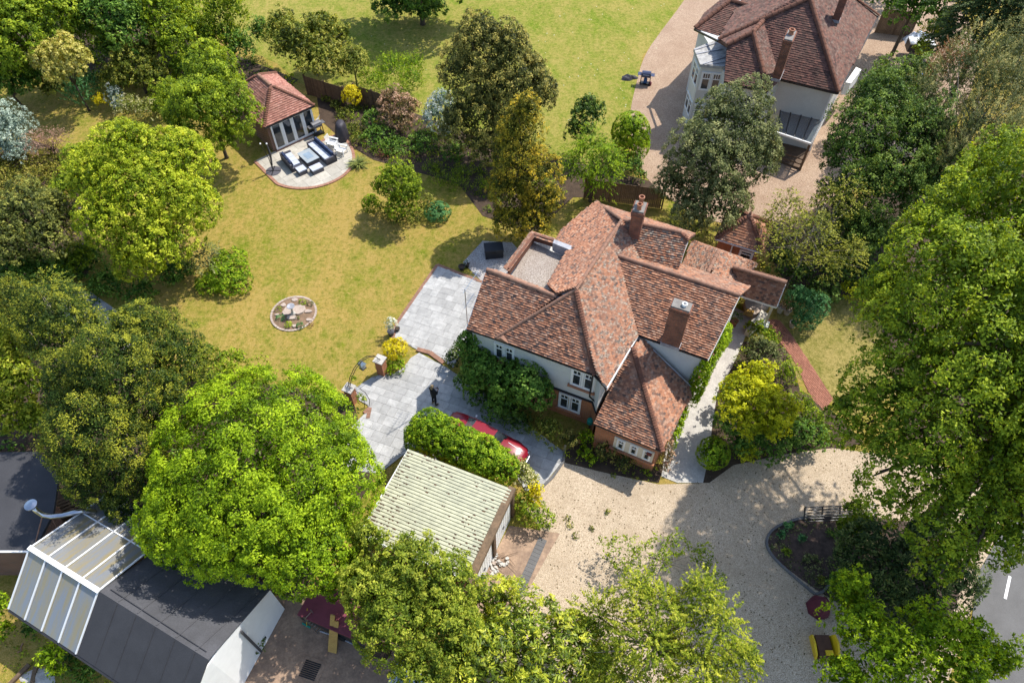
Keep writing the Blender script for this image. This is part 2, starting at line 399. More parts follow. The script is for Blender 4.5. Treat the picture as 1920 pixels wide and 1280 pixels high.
def ridge_line(parent, a, b, rad=.13, ln=.33, mat=None, lift=.0):
    a = Vector(a); b = Vector(b); mat = mat or MT['ridge']; key = (rad, ln, mat.name)
    if key not in RIDGE:
        mb = MB(); k = 6
        for (l0, l1, r0, r1) in ((-ln/2, ln/2-.03, rad, rad), (ln/2-.03, ln/2+.012, rad*1.1, rad*1.1)):
            vs = []
            for x, rr in ((l0, r0), (l1, r1)):
                for i in range(k+1):
                    an = math.pi*i/k; vs.append((x, math.cos(an)*rr, math.sin(an)*rr-.02))
            mb.mesh(vs, [(i, i+1, k+2+i, k+1+i) for i in range(k)]+[tuple(range(k, -1, -1)), tuple(range(k+1, 2*k+2))])
        o = mb.build('ridge_tile', mat, None, Vector((0,0,0))); RIDGE[key] = o.data; bpy.data.objects.remove(o)
    d = b-a; L = d.length; n = max(1, round(L/ln)); d.normalize()
    y = Vector((0,0,1)).cross(d).normalized(); z = d.cross(y)
    M = Matrix((d, y, z)).transposed().to_4x4()
    for i in range(n):
        o = bpy.data.objects.new('ridge_tile', RIDGE[key]); COL.objects.link(o); o.parent = parent
        p = a+d*(L*(i+.5)/n)+Vector((0,0,lift+random.uniform(-.01, .01)))-ORG[parent.name]
        o.matrix_local = Matrix.Translation(p) @ M @ Matrix.Diagonal((L/n/ln, 1, 1, 1)) @ Matrix.Rotation(random.uniform(-.03, .03), 4, 'Z')
def hip_tiles(mb, a, b, sp=.12, rad=.12):
    a = Vector(a); b = Vector(b)          # a is the low end
    d = b-a; L = d.length; d.normalize(); y = Vector((0,0,1)).cross(d).normalized(); z = d.cross(y)
    for i in range(int(L/sp)):
        p = a+d*(i*sp); r = random.random(); k = 4; vs = []
        for x, rr, li in ((-.02, rad*1.15, .075), (sp+.06, rad*.8, .01)):
            for j in range(k+1):
                an = math.pi*j/k; vs.append(p+d*x+y*math.cos(an)*rr+z*(math.sin(an)*rr*.75+li-.03))
        mb.mesh(vs, [(j, k+1+j, k+2+j, j+1) for j in range(k)]+[tuple(range(k+1))], 0, r, .2)
def window(parent, p, d, nrm, w, h, cols=2, transom=.32, frame=None, sill=None, glaz=2, bars=True, depth=.06):
    """p is the bottom corner, d runs along the wall, nrm points outwards"""
    p = Vector(p); d = Vector(d).normalized(); nrm = Vector(nrm).normalized(); up = Vector((0,0,1)); frame = frame or MT['white']
    mb = MB(); fw = .085
    def br(x0, x1, z0, z1, t=.05, o=.0): mb.box(p+d*(x0+x1)/2+up*(z0+z1)/2+nrm*(t/2+o), d*(x1-x0)/2, nrm*t/2, up*(z1-z0)/2)
    br(0, w, 0, fw, depth); br(0, w, h-fw, h, depth); br(0, fw, fw, h-fw, depth); br(w-fw, w, fw, h-fw, depth)
    cw = w/cols; panes = []
    for c in range(cols):
        if c: br(c*cw-.05, c*cw+.05, fw, h-fw, depth-.005)
        x0 = c*cw+fw+.05; x1 = (c+1)*cw-fw-.05; zt = h*(1-transom) if transom else h-fw
        if bars:
            br(x0-.05, x0, fw, h-fw, .045); br(x1, x1+.05, fw, h-fw, .045)
            br(x0, x1, fw, fw+.05, .045); br(x0, x1, h-fw-.05, h-fw, .045)
        z0 = fw+.05; z1 = h-fw-.05
        if transom:
            br(x0, x1, zt-.035, zt+.035, .043)
            for g in range(1, glaz): xx = x0+(x1-x0)*g/glaz; br(xx-.018, xx+.018, zt+.035, z1, .035)
            for g in range(glaz): panes.append((x0+(x1-x0)*g/glaz+.018*(g > 0), x0+(x1-x0)*(g+1)/glaz-.018*(g < glaz-1), zt+.035, z1))
            panes.append((x0, x1, z0, zt-.035))
        else: panes.append((x0, x1, z0, z1))
    wn = mb.build('window', frame, parent)
    for (x0, x1, z0, z1) in panes:
        q = MB(); q.box(p+d*(x0+x1)/2+up*(z0+z1)/2+nrm*.012, d*(x1-x0)/2, nrm*.008, up*(z1-z0)/2); q.build('pane', MT['glass'], wn)
    if sill:
        q = MB(); q.box(p+d*w/2-up*.06+nrm*.07, d*(w/2+.1), nrm*.09, up*.05); q.build('sill', sill, wn)
    return wn
def clip_rect(P, rect):
    out = P
    for k in range(4):
        a, b = rect[k], rect[(k+1) % 4]; inp = out; out = []
        f = lambda p: (b[0]-a[0])*(p[1]-a[1])-(b[1]-a[1])*(p[0]-a[0])
        for i in range(len(inp)):
            p, q = inp[i], inp[(i+1) % len(inp)]; fp, fq = f(p), f(q)
            if fp >= 0: out.append(p)
            if (fp >= 0) != (fq >= 0):
                u = fp/(fp-fq); out.append((p[0]+(q[0]-p[0])*u, p[1]+(q[1]-p[1])*u))
        if not out: return []
    return out
def area(P): return abs(sum(P[i][0]*P[(i+1) % len(P)][1]-P[(i+1) % len(P)][0]*P[i][1] for i in range(len(P))))/2
def inside(p, P):
    c = False
    for i in range(len(P)):
        a, b = P[i], P[(i+1) % len(P)]
        if (a[1] > p[1]) != (b[1] > p[1]) and p[0] < (b[0]-a[0])*(p[1]-a[1])/(b[1]-a[1])+a[0]: c = not c
    return c
def paving(parent, P, ang, mat, z0=.02, th=.04, rows=(.45, .6), cols=(.3, .45, .6, .6, .9), name='slab', gap=.012):
    ca, sa = math.cos(ang), math.sin(ang)
    L = [(p[0]*ca+p[1]*sa, -p[0]*sa+p[1]*ca) for p in P]
    if sum(L[i][0]*L[(i+1) % len(L)][1]-L[(i+1) % len(L)][0]*L[i][1] for i in range(len(L))) < 0: L.reverse()
    y = min(p[1] for p in L); x0 = min(p[0] for p in L)-.5; x1 = max(p[0] for p in L); y1 = max(p[1] for p in L)
    while y < y1:
        h = random.choice(rows); x = x0+random.uniform(0, .4)
        while x < x1:
            wd = random.choice(cols)
            subs = [(x, y, wd, h)]
            for (a, b, c_, d_) in subs:
                q = clip_rect(L, [(a+gap/2, b+gap/2), (a+c_-gap/2, b+gap/2), (a+c_-gap/2, b+d_-gap/2), (a+gap/2, b+d_-gap/2)])
                if len(q) > 2 and area(q) > .03:
                    W = [(p[0]*ca-p[1]*sa, p[0]*sa+p[1]*ca) for p in q]; dz = random.uniform(-.004, .004)
                    mb = MB(); mb.prism(W, z0, z0+th+dz, 0, random.random()); mb.build(name, mat, parent)
            x += wd
        y += h
def sheet(name, P, z, mat, kind='structure', th=.004, label=None):
    mb = MB(); mb.prism(P, z-.3, z); o = mb.build(name, mat)
    return tag(o, label, kind=kind)
def pix(L, z=0): return [gp(a, b, z) for a, b in L]
def smooth_poly(P, it=2):
    for _ in range(it):
        Q = []
        for i in range(len(P)):
            a, b = Vector(P[i][:2]), Vector(P[(i+1) % len(P)][:2]); Q += [a*.75+b*.25, a*.25+b*.75]
        P = Q
    return P
def flat(name, P, z, mat, kind='structure', label=None):
    """a ground sheet: one n-gon, triangulated by the renderer"""
    P = [Vector(p[:2]) for p in P]
    if sum(P[i].x*P[(i+1) % len(P)].y-P[(i+1) % len(P)].x*P[i].y for i in range(len(P))) < 0: P.reverse()
    mb = MB(); mb.poly([(p.x, p.y, z) for p in P]); o = mb.build(name, mat, None, Vector((P[0].x, P[0].y, 0)))
    return tag(o, label, kind=kind)
def edging(name, path, w, h, ln, mat, parent=None, z=0, kind='stuff', closed=False, label=None, gap=.01):
    """a row of setts or bricks along a path, real geometry joined into one mesh"""
    mb = MB(); P = [Vector((p[0], p[1], 0)) for p in path]
    if closed: P.append(P[0])
    acc = 0
    for i in range(len(P)-1):
        a, b = P[i], P[i+1]; L = (b-a).length
        if L < 1e-3: continue
        d = (b-a)/L; n = Vector((-d.y, d.x, 0)); k = max(1, round(L/ln)); s = L/k
        for j in range(k):
            c = a+d*(s*(j+.5)); mb.box(c+Vector((0,0,z+h/2+random.uniform(-.006, .006))), d*(s-gap)/2, n*w/2, (0,0,h/2), 0, random.random())
    o = mb.build(name, mat, parent); o['kind'] = kind
    if label: o['label'] = label
    return o

# ------------------------------------------------------------------ foliage
def leaves_mesh(name, c, n, sz, r, mat, parent=None, aspect=.55, org=None):
    N_ = len(c)
    t = RNG.normal(size=(N_, 3)); t -= n*(t*n).sum(1)[:, None]; t /= np.linalg.norm(t, axis=1)[:, None]+1e-9
    b = np.cross(n, t); L = sz[:, None]
    fold = n*(L*.18)
    v = np.stack([c-t*L*.55, c+b*L*aspect*.5-fold, c+t*L*.55, c-b*L*aspect*.5-fold], 1).reshape(-1, 3)
    if parent is not None: org = np.array(ORG[parent.name])
    elif org is None: org = np.array([c[:, 0].mean(), c[:, 1].mean(), max(0, c[:, 2].min())])
    v = v-org
    me = bpy.data.meshes.new(name); me.vertices.add(N_*4); me.vertices.foreach_set('co', v.ravel().astype(np.float32))
    me.loops.add(N_*4); me.loops.foreach_set('vertex_index', np.arange(N_*4, dtype=np.int32))
    me.polygons.add(N_); me.polygons.foreach_set('loop_start', np.arange(0, N_*4, 4, dtype=np.int32))
    try: me.polygons.foreach_set('loop_total', np.full(N_, 4, dtype=np.int32))
    except Exception: pass
    me.materials.append(mat); me.update(calc_edges=True)
    a = me.attributes.new('rnd', 'FLOAT', 'FACE'); a.data.foreach_set('value', r.astype(np.float32))
    o = bpy.data.objects.new(name, me); COL.objects.link(o)
    if parent is not None: o.parent = parent
    else: o.location = org.tolist()
    ORG[o.name] = Vector(org.tolist())
    return o
STYLE = {  # amp, shell start, clump ratio, flatten, outward, up, rand, spray, lo-cut
 'broad': dict(amp=.30, r0=.66, cr=.10, flat=.55, out=.5, up=.5, rn=.75, spray=0, zc=-.25),
 'dome': dict(amp=.13, r0=.74, cr=.075, flat=.55, out=.5, up=.5, rn=.75, spray=0, zc=-.25),
 'loose': dict(amp=.42, r0=.42, cr=.09, flat=.6, out=.4, up=.5, rn=.9, spray=0, zc=-.3),
 'tight': dict(amp=.035, r0=.94, cr=.10, flat=.35, out=1.2, up=.2, rn=.6, spray=0, zc=-.5),
 'hedge': dict(amp=.08, r0=.82, cr=.10, flat=.5, out=.8, up=.4, rn=.7, spray=0, zc=-.4),
 'conifer': dict(amp=.36, r0=.55, cr=.12, flat=.35, out=.2, up=.9, rn=.5, spray=1.0, zc=-.3),
 'upright': dict(amp=.30, r0=.6, cr=.10, flat=.6, out=.7, up=.2, rn=.6, spray=-.9, zc=-.4),
 'feather': dict(amp=.42, r0=.45, cr=.11, flat=.4, out=.3, up=.7, rn=.6, spray=.8, zc=-.3),
}
DENS = 1.0
def crown(lobes, leaf, dens, style, inner=.18):
    st = STYLE[style]; CC, NN, SS, RR = [], [], [], []
    for li, (cx, cy, cz, rx, ry, rz) in enumerate(lobes):
        Rm = (rx*ry*rz)**(1/3); A = 4*math.pi*((rx*ry)**1.6/3+(rx*rz)**1.6/3+(ry*rz)**1.6/3)**(1/1.6)*.8
        leaf_ = leaf; cr = max(leaf*1.4, st['cr']*Rm*1.25); cr = min(cr, .85)
        A *= .5-.5*st['zc']; A = A/.75; nC = max(8, int(A/(cr*cr*2.2))); K = max(6, int(dens*DENS*A/nC))
        d = RNG.normal(size=(nC*3, 3)); d /= np.linalg.norm(d, axis=1)[:, None]
        d = d[d[:, 2] > st['zc']][:nC]; nC = len(d)
        ph = RNG.uniform(0, 6.28, 8); fr = RNG.normal(size=(8, 3))*np.array([1.6, 1.6, 2.2, 2.2, 3.5, 3.5, 5, 5])[:, None]
        nz = (np.cos(d@fr.T+ph)*np.array([.3, .3, .22, .22, .16, .16, .1, .1])).sum(1)
        rad = (1+st['amp']*nz)*(st['r0']+(1-st['r0'])*np.sqrt(RNG.random(nC)))
        S = np.array([rx, ry, rz]); cc = d*rad[:, None]*S
        nn = d/S; nn /= np.linalg.norm(nn, axis=1)[:, None]
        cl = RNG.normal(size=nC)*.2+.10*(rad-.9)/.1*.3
        q = RNG.normal(size=(nC, K, 3)); q /= np.linalg.norm(q, axis=2)[:, :, None]; q *= RNG.random((nC, K, 1))**(.45)
        sc = RNG.uniform(.6, 1.35, (nC, 1, 1))*cr
        if st['spray']:
            ax = nn.copy(); ax[:, 2] = ax[:, 2]*.3-.25 if st['spray'] > 0 else np.abs(ax[:, 2])+.8
            ax /= np.linalg.norm(ax, axis=1)[:, None]
            u = RNG.random((nC, K, 1)); wdt = (1-u*.75)*.5
            perp = q-(q*ax[:, None]).sum(2)[:, :, None]*ax[:, None]; perp[:, :, 2] *= .5
            off = ax[:, None]*(u*2-.8)*sc*1.15+perp*sc*wdt*1.2
        else:
            al = (q*nn[:, None]).sum(2)[:, :, None]; off = (q-nn[:, None]*al*(1-st['flat']))*sc
        pts = (cc[:, None]+off)
        lean = q*.5+RNG.normal(size=(nC, K, 3))*st['rn']*.6+nn[:, None]*st['out']+np.array([0, 0, st['up']])
        lean /= np.linalg.norm(lean, axis=2)[:, :, None]
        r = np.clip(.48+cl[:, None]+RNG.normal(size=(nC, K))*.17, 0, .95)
        pts = pts.reshape(-1, 3); lean = lean.reshape(-1, 3); r = r.ravel(); s = leaf*RNG.uniform(.65, 1.3, len(pts))
        ni = int(len(pts)*inner)
        if ni:
            d2 = RNG.normal(size=(ni, 3)); d2 /= np.linalg.norm(d2, axis=1)[:, None]; d2[:, 2] = np.where(d2[:, 2] < st['zc'], -d2[:, 2], d2[:, 2])
            p2 = d2*S*RNG.uniform(.35, .8, (ni, 1)); l2 = RNG.normal(size=(ni, 3))*.6+d2; l2 /= np.linalg.norm(l2, axis=1)[:, None]
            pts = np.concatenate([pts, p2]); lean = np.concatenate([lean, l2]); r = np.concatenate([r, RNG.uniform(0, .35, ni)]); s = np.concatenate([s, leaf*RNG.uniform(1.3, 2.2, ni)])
        pts = pts+np.array([cx, cy, cz])
        keep = np.ones(len(pts), bool)
        for lj, (ax_, ay, az, bx, by, bz) in enumerate(lobes):
            if lj == li: continue
            e = ((pts[:, 0]-ax_)/bx)**2+((pts[:, 1]-ay)/by)**2+((pts[:, 2]-az)/bz)**2
            keep &= ~((e < .42) & (RNG.random(len(pts)) < .85))
        keep &= pts[:, 2] > .03
        CC.append(pts[keep]); NN.append(lean[keep]); SS.append(s[keep]); RR.append(r[keep])
    return [np.concatenate(x) for x in (CC, NN, SS, RR)]
def wl(lobes):
    """lobes measured as (px, py, half width px, centre height, vertical radius[, depth ratio]) -> metres"""
    out = []
    for l in lobes:
        p = gp(l[0], l[1], l[3]); r = l[2]*mpp(p); out.append((p.x, p.y, p.z, r, r*(l[5] if len(l) > 5 else 1), l[4]))
    return out
NTRI = [0]
def plant(name, label, cat, lobes, mat, leaf=.15, dens=95, style='broad', trunk=True, group=None, aspect=.55, limbs=5, bark='bark', world=False, base=None, inner=.18, tr=None):
    L = lobes if world else wl(lobes)
    if leaf > .11: leaf *= .84; dens *= 1.22
    c, n, s, r = crown(L, leaf, dens, style, inner); NTRI[0] += 2*len(c)
    if not trunk:
        return tag(leaves_mesh(name, c, n, s, r, mat, None, aspect), label, cat, group)
    bx = sum(l[0]*l[3] for l in L)/sum(l[3] for l in L); by = sum(l[1]*l[3] for l in L)/sum(l[3] for l in L)
    if base: bx, by = base[0], base[1]
    t = thing(name, (bx, by, 0), label, cat, group)
    leaves_mesh('crown', c, n, s, r, mat, t, aspect)
    big = max(L, key=lambda l: l[3]); tr = tr or max(.05, big[3]*.055); top = max(l[2] for l in L); mb = MB()
    mid = Vector((bx+random.uniform(-.15, .15), by+random.uniform(-.15, .15), top*.5)); end = Vector((bx+(big[0]-bx)*.5, by+(big[1]-by)*.5, top))
    mb.tube([(bx, by, -.05), (bx, by, .2), mid, end], [tr*1.35, tr, tr*.8, tr*.35], 8)
    for l in L:
        for k in range(limbs if l is big else max(1, limbs//2)):
            a = random.uniform(0, 6.28); q = random.uniform(.5, .85)
            e = Vector((l[0]+math.cos(a)*l[3]*q, l[1]+math.sin(a)*l[4]*q, l[2]+l[5]*random.uniform(-.2, .55)))
            s0 = Vector((bx, by, 0)).lerp(mid, 1) if random.random() < .5 else mid.lerp(end, random.uniform(.1, .8))
            m_ = s0.lerp(e, .5)+Vector((random.uniform(-.2, .2), random.uniform(-.2, .2), l[5]*.12))
            mb.tube([s0, m_, e], [tr*.42, tr*.25, tr*.08], 5)
    mb.build('trunk', MT[bark], t, smooth=True)
    return t
def spiky(name, label, px, py, wpx, mat, n=70, z=0, group=None, cat='plant', h=.8):
    p = gp(px, py, z); R_ = wpx*mpp(p); mb = MB()
    for i in range(n):
        a = random.uniform(0, 6.28); el = random.uniform(.15, 1.35); L = R_*random.uniform(.8, 1.15); w_ = .035
        d = Vector((math.cos(a), math.sin(a), 0)); sd_ = Vector((-d.y, d.x, 0)); P0 = p+Vector((0,0,.02)); r = random.random()
        pts = [P0+d*L*u*math.cos(el*(1-u*.3))+Vector((0,0,L*(u*math.sin(el)*h-u*u*.25+.02))) for u in (0, .45, 1)]
        mb.mesh([pts[0]-sd_*w_, pts[0]+sd_*w_, pts[1]+sd_*w_, pts[1]-sd_*w_, pts[2]], [(0, 1, 2, 3), (3, 2, 4)], 0, r)
    return tag(mb.build(name, mat, None, p), label, cat, group)
def fence(name, label, a, b, h, panel=1.8, cat='fence', mat=None, boards=True, trel=False):
    a = Vector((a[0], a[1], 0)); b = Vector((b[0], b[1], 0)); d = b-a; L = d.length; d.normalize(); nn = Vector((-d.y, d.x, 0)); mat = mat or MT['fence']
    t = thing(name, a, label, cat); k = max(1, round(L/panel)); s = L/k
    for i in range(k+1):
        mb = MB(); mb.box(a+d*(i*s)+Vector((0,0,h/2+.05)), d*.05, nn*.05, (0,0,h/2+.05), 0, random.random()); mb.build('post', mat, t)
    rails = MB()
    for z in (.25, h*.55, h-.1): rails.box(a+d*L/2+Vector((0,0,z))+nn*.035, d*L/2, nn*.02, (0,0,.035))
    rails.build('rail', mat, t)
    mb = MB(); x = .06; step = .125
    while x < L-.05:
        mb.box(a+d*x+Vector((0,0,h/2))-nn*.0, d*(step*.47), nn*.01, (0,0,h/2-.02), 0, random.random()); x += step
    o = mb.build('board', mat, t); o['kind'] = 'stuff'
    return t

def groundcover(name, label, P, mat, dens=60, h=.25, leaf=.14, clump=.35, holes=.35):
    P = [(p[0], p[1]) for p in P]; xs = [p[0] for p in P]; ys = [p[1] for p in P]; A = area(P)
    nC = int(A/(clump*clump*2.0)); K = max(5, int(dens*A/nC)); C_ = []
    for _ in range(nC*3):
        x, y = random.uniform(min(xs), max(xs)), random.uniform(min(ys), max(ys))
        if inside((x, y), P) and math.sin(x*1.7+math.cos(y*1.1)*2)+math.sin(y*2.1+x)+random.uniform(-.8, .8) > -2+holes*2: C_.append((x, y))
        if len(C_) >= nC: break
    C_ = np.array(C_); n_ = len(C_); hh = h*RNG.uniform(.3, 1.6, n_)
    q = RNG.normal(size=(n_, K, 3)); q /= np.linalg.norm(q, axis=2)[:, :, None]; q *= RNG.random((n_, K, 1))**.5; q[:, :, 2] = np.abs(q[:, :, 2])
    sc = RNG.uniform(.6, 1.3, (n_, 1))*clump; pts = np.zeros((n_, K, 3))
    pts[:, :, 0] = C_[:, None, 0]+q[:, :, 0]*sc; pts[:, :, 1] = C_[:, None, 1]+q[:, :, 1]*sc; pts[:, :, 2] = .03+q[:, :, 2]*hh[:, None]
    nn = q*.6+RNG.normal(size=q.shape)*.45+np.array([0, 0, .5]); nn /= np.linalg.norm(nn, axis=2)[:, :, None]
    r = np.clip(.45+RNG.normal(size=(n_, 1))*.22+RNG.normal(size=(n_, K))*.15, 0, .99)
    NTRI[0] += 2*n_*K
    return tag(leaves_mesh(name, pts.reshape(-1, 3), nn.reshape(-1, 3), leaf*RNG.uniform(.6, 1.3, n_*K), r.ravel(), mat), label, None, None, 'stuff')

# ================================================================== SETTING
HA = math.atan2(19.87-22.72, 3.97+2.29)               # bearing of the house front
flat('lawn', [(-300, -60), (300, -60), (300, 500), (-300, 500)], 0, MT['lawn'])
flat('meadow', pix([(380, -60), (1330, -60), (1285, 5), (1240, 60), (1205, 105), (1192, 160), (1180, 215), (1182, 250), (1100, 330), (900, 330), (760, 250), (600, 185), (520, 120), (330, 30)]), .008, MT['lawn_far'])
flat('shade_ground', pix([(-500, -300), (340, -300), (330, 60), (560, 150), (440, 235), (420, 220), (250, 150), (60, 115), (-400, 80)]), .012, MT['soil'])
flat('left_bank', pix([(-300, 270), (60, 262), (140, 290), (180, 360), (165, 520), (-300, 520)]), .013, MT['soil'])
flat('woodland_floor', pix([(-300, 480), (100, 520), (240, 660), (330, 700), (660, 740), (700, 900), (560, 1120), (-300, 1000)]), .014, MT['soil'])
flat('border_soil', pix([(590, 150), (720, 190), (900, 260), (1180, 330), (1240, 345), (1230, 375), (1075, 370), (1000, 440), (905, 405), (860, 345), (700, 300), (650, 270), (600, 225)]), .016, MT['soil'])
flat('shrub_floor', pix([(1395, 640), (1470, 640), (1500, 730), (1560, 770), (1620, 830), (1540, 850), (1400, 872), (1350, 905), (1300, 905), (1325, 860), (1335, 780), (1350, 700)]), .018, MT['soil'])
flat('side_garden', pix([(1450, 540), (1640, 540), (1760, 700), (1600, 780), (1470, 690)]), .010, MT['lawn_small'])
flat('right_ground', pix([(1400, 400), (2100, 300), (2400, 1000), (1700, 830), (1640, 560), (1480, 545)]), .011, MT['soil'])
# neighbour's gravel
flat('neighbour_gravel', smooth_poly(pix([(1330, -80), (1285, 0), (1240, 58), (1207, 105), (1192, 160), (1180, 215), (1184, 262), (1210, 345), (1330, 420), (1440, 425), (1560, 380), (1800, 250), (1850, 60), (1700, -80)]), 2), .020, MT['gravel2'])
# front drive
flat('gravel_drive', pix([(985, 950), (1012, 915), (1040, 885), (1056, 850), (1115, 882), (1235, 908), (1330, 905), (1375, 872), (1480, 850), (1560, 840), (1640, 850), (1900, 900), (1760, 1330), (900, 1330), (930, 1180), (985, 1080), (1025, 1010)]), .022, MT['gravel'])
flat('garage_apron', pix([(955, 985), (1050, 1000), (985, 1115), (900, 1180), (880, 1130)]), .026, MT['dirtyconc'])
flat('shrub_gravel', pix([(1050, 850), (1110, 820), (1245, 875), (1235, 905), (1150, 890), (1060, 868)]), .024, MT['soil'])
edging('sett_strip', pix([(1018, 1010), (968, 1122)]), .42, .05, .2, MT['asphalt'], z=0, label='row of grey setts crossing the drive in front of the garage')
flat('concrete_path', pix([(1340, 560), (1425, 598), (1400, 625), (1372, 690), (1345, 735), (1335, 800), (1328, 860), (1318, 905), (1270, 905), (1240, 893), (1247, 845), (1290, 735), (1330, 640), (1375, 600)]), .028, MT['concrete'])
flat('road', pix([(1960, 860), (1835, 1070), (1785, 1400), (2300, 1400), (2300, 800)]), .030, MT['asphalt'])
mb = MB()
for a, b in (((1893, 1080), (1884, 1122)),):
    A = gp(*a); B = gp(*b); d = (B-A).normalized(); n = Vector((-d.y, d.x, 0))*.06
    mb.poly([A-n+Vector((0,0,.035)), B-n+Vector((0,0,.035)), B+n+Vector((0,0,.035)), A+n+Vector((0,0,.035))])
tag(mb.build('road_marking', MT['white']), kind='structure')
# island bed in the drive
bed = smooth_poly(pix([(1436, 1010), (1450, 990), (1520, 968), (1640, 965), (1800, 1000), (1800, 1160), (1700, 1200), (1560, 1125), (1500, 1085), (1450, 1045)]), 2)
flat('bark_bed', bed, .030, MT['mulch'])
edging('bed_kerb', smooth_poly(pix([(1620, 960), (1520, 966), (1455, 985), (1434, 1010), (1442, 1040), (1500, 1092), (1545, 1128)]), 2)[3:-3], .12, .1, .25, MT['asphalt'], label='dark curved stone kerb round the bark bed')
# back yard at the bottom left
flat('yard_floor', pix([(500, 1120), (560, 1110), (740, 1190), (800, 1330), (380, 1340)]), .024, MT['dirtyconc'])
flat('pale_gravel_patch', pix([(960, 455), (905, 452), (868, 492), (905, 530), (900, 545), (950, 560), (1000, 500)]), .024, MT['gravel3'])

# terrace
terr = bpy.data.objects.new('terrace', None); COL.objects.link(terr); terr.location = gp(800, 640, 0); ORG['terrace'] = Vector(terr.location); terr['kind'] = 'structure'
upP = pix([(822, 499), (905, 532), (930, 600), (880, 640), (850, 690), (832, 678), (800, 664), (782, 656), (738, 632), (745, 606)])
loP = pix([(786, 662), (838, 690), (905, 735), (1058, 848), (1052, 868), (1012, 918), (985, 920), (960, 880), (790, 860), (770, 842), (712, 888), (640, 880), (660, 800), (690, 770), (690, 760), (650, 738), (700, 706), (716, 703), (738, 700), (757, 690), (770, 672)])
mb = MB()
for P in (upP, loP):
    Q = [Vector(p[:2]) for p in P]
    if sum(Q[i].x*Q[(i+1) % len(Q)].y-Q[(i+1) % len(Q)].x*Q[i].y for i in range(len(Q))) < 0: Q.reverse()
    mb.poly([(p.x, p.y, .034) for p in Q])
mb.build('mortar_bed', MT['mortar'], terr)
paving(terr, upP, HA+.06, MT['slab'], z0=.02, th=.034)
paving(terr, loP, HA+.06, MT['slab'], z0=.02, th=.034)
edging('brick_edge', pix([(735, 640), (745, 605), (820, 497), (905, 530)]), .2, .06, .09, MT['ridge'], terr)
edging('brick_step', pix([(782, 656), (806, 662), (832, 681)]), .26, .09, .09, MT['ridge'], terr, z=.02)
edging('brick_border', pix([(690, 785), (694, 765), (683, 775)]), .2, .07, .09, MT['ridge'], terr, z=.01)
edging('drive_kerb', pix([(1012, 918), (1036, 895), (1056, 866), (1058, 848)]), .14, .07, .2, MT['asphalt'], terr, z=.01)
# shaded slab path under the left trees
sp = bpy.data.objects.new('garden_path', None); COL.objects.link(sp); sp.location = gp(180, 590); ORG['garden_path'] = Vector(sp.location); sp['kind'] = 'structure'
paving(sp, pix([(70, 510), (120, 545), (170, 548), (245, 600), (262, 650), (215, 660), (150, 610), (60, 560)]), HA-.5, MT['slab'], z0=.01, th=.03)
# brick path right
bp = bpy.data.objects.new('brick_path', None); COL.objects.link(bp); bp.location = gp(1500, 670); ORG['brick_path'] = Vector(bp.location); bp['kind'] = 'structure'
mb = MB(); P = pix([(1438, 598), (1462, 600), (1482, 625), (1512, 670), (1562, 748), (1545, 770), (1522, 748), (1486, 672), (1460, 640)])
ang = HA-.75; ca, sa = math.cos(ang), math.sin(ang)
L = [(p[0]*ca+p[1]*sa, -p[0]*sa+p[1]*ca) for p in P]
if sum(L[i][0]*L[(i+1) % len(L)][1]-L[(i+1) % len(L)][0]*L[i][1] for i in range(len(L))) < 0: L.reverse()
y = min(p[1] for p in L); row = 0
while y < max(p[1] for p in L):
    x = min(p[0] for p in L)-.2+(row % 2)*.11
    while x < max(p[0] for p in L):
        q = clip_rect(L, [(x+.006, y+.006), (x+.214, y+.006), (x+.214, y+.1), (x+.006, y+.1)])
        if len(q) > 2 and area(q) > .004: mb.prism([(p[0]*ca-p[1]*sa, p[0]*sa+p[1]*ca) for p in q], .0, .03+random.uniform(-.004, .005), 0, random.random())
        x += .22
    y += .108; row += 1
o = mb.build('paver', plain('path_brick', (.46, .20, .13), (.33, .13, .08), .9, 3, fine=14, rndmix=.45), bp); o['kind'] = 'stuff'

# ================================================================== THE HOUSE
def Z1(x, y, z): return gp(860+x/2.3703, 360+y/2.3703, z)
def plane3(a, b, c):
    n = (b-a).cross(c-a).normalized(); return (a, n if n.z > 0 else -n)
def onpl(px, py, pl):       # where the line of sight measured in the photo meets a roof plane
    o = Vector((0,0,CAMH)); d = gp(px, py, 0)-o; return o+d*((pl[0]-o).dot(pl[1])/d.dot(pl[1]))
def P1(x, y, pl): return onpl(860+x/2.3703, 360+y/2.3703, pl)
hz = 5.0; rz = 7.4
house = thing('brick_house', gp(1100, 720, 0), 'large house with mottled orange tile roofs, white upper walls and two brick chimneys', 'house')
EL = Z1(35, 605, hz); DL = Z1(165, 648, hz); DR = Z1(605, 810, hz); CH = Z1(660, 868, hz); AB = Z1(800, 632, hz)
N2 = Z1(520, 435, rz); N1 = Z1(725, 125, rz); K1 = Z1(615, 50, hz); K0 = Z1(550, 90, hz); K0b = Z1(455, 165, hz)
ER_l = Z1(125, 345, 6.95); ER_r = Z1(435, 465, 6.85)
CRl = Z1(710, 285, 7.2); CRr = Z1(1250, 460, 7.2); CEr = Z1(1110, 742, hz)
FTL = Z1(330, 195, 5.9); FBL = Z1(228, 355, 5.9); FTR = Z1(480, 262, 6.0); FBR = Z1(395, 420, 6.3); FX = Z1(520, 248, 6.3)
HB = Z1(990, 180, rz); HB2 = Z1(1020, 215, 6.3); BV = Z1(970, 345, 5.1)
u = (DR-DL).normalized(); v = Vector((-u.y, u.x, 0)); vv = (CRr-CEr); vv.z = 0; vv.normalize()
plA = plane3(N2, N1, AB); DR = DR; CH = P1(660, 868, plA)
CRl = P1(710, 285, plA); CRr = Z1(1250, 460, CRl.z)
bu = (HB-N1).normalized(); bv = Vector((-bu.y, bu.x, 0)).normalized()
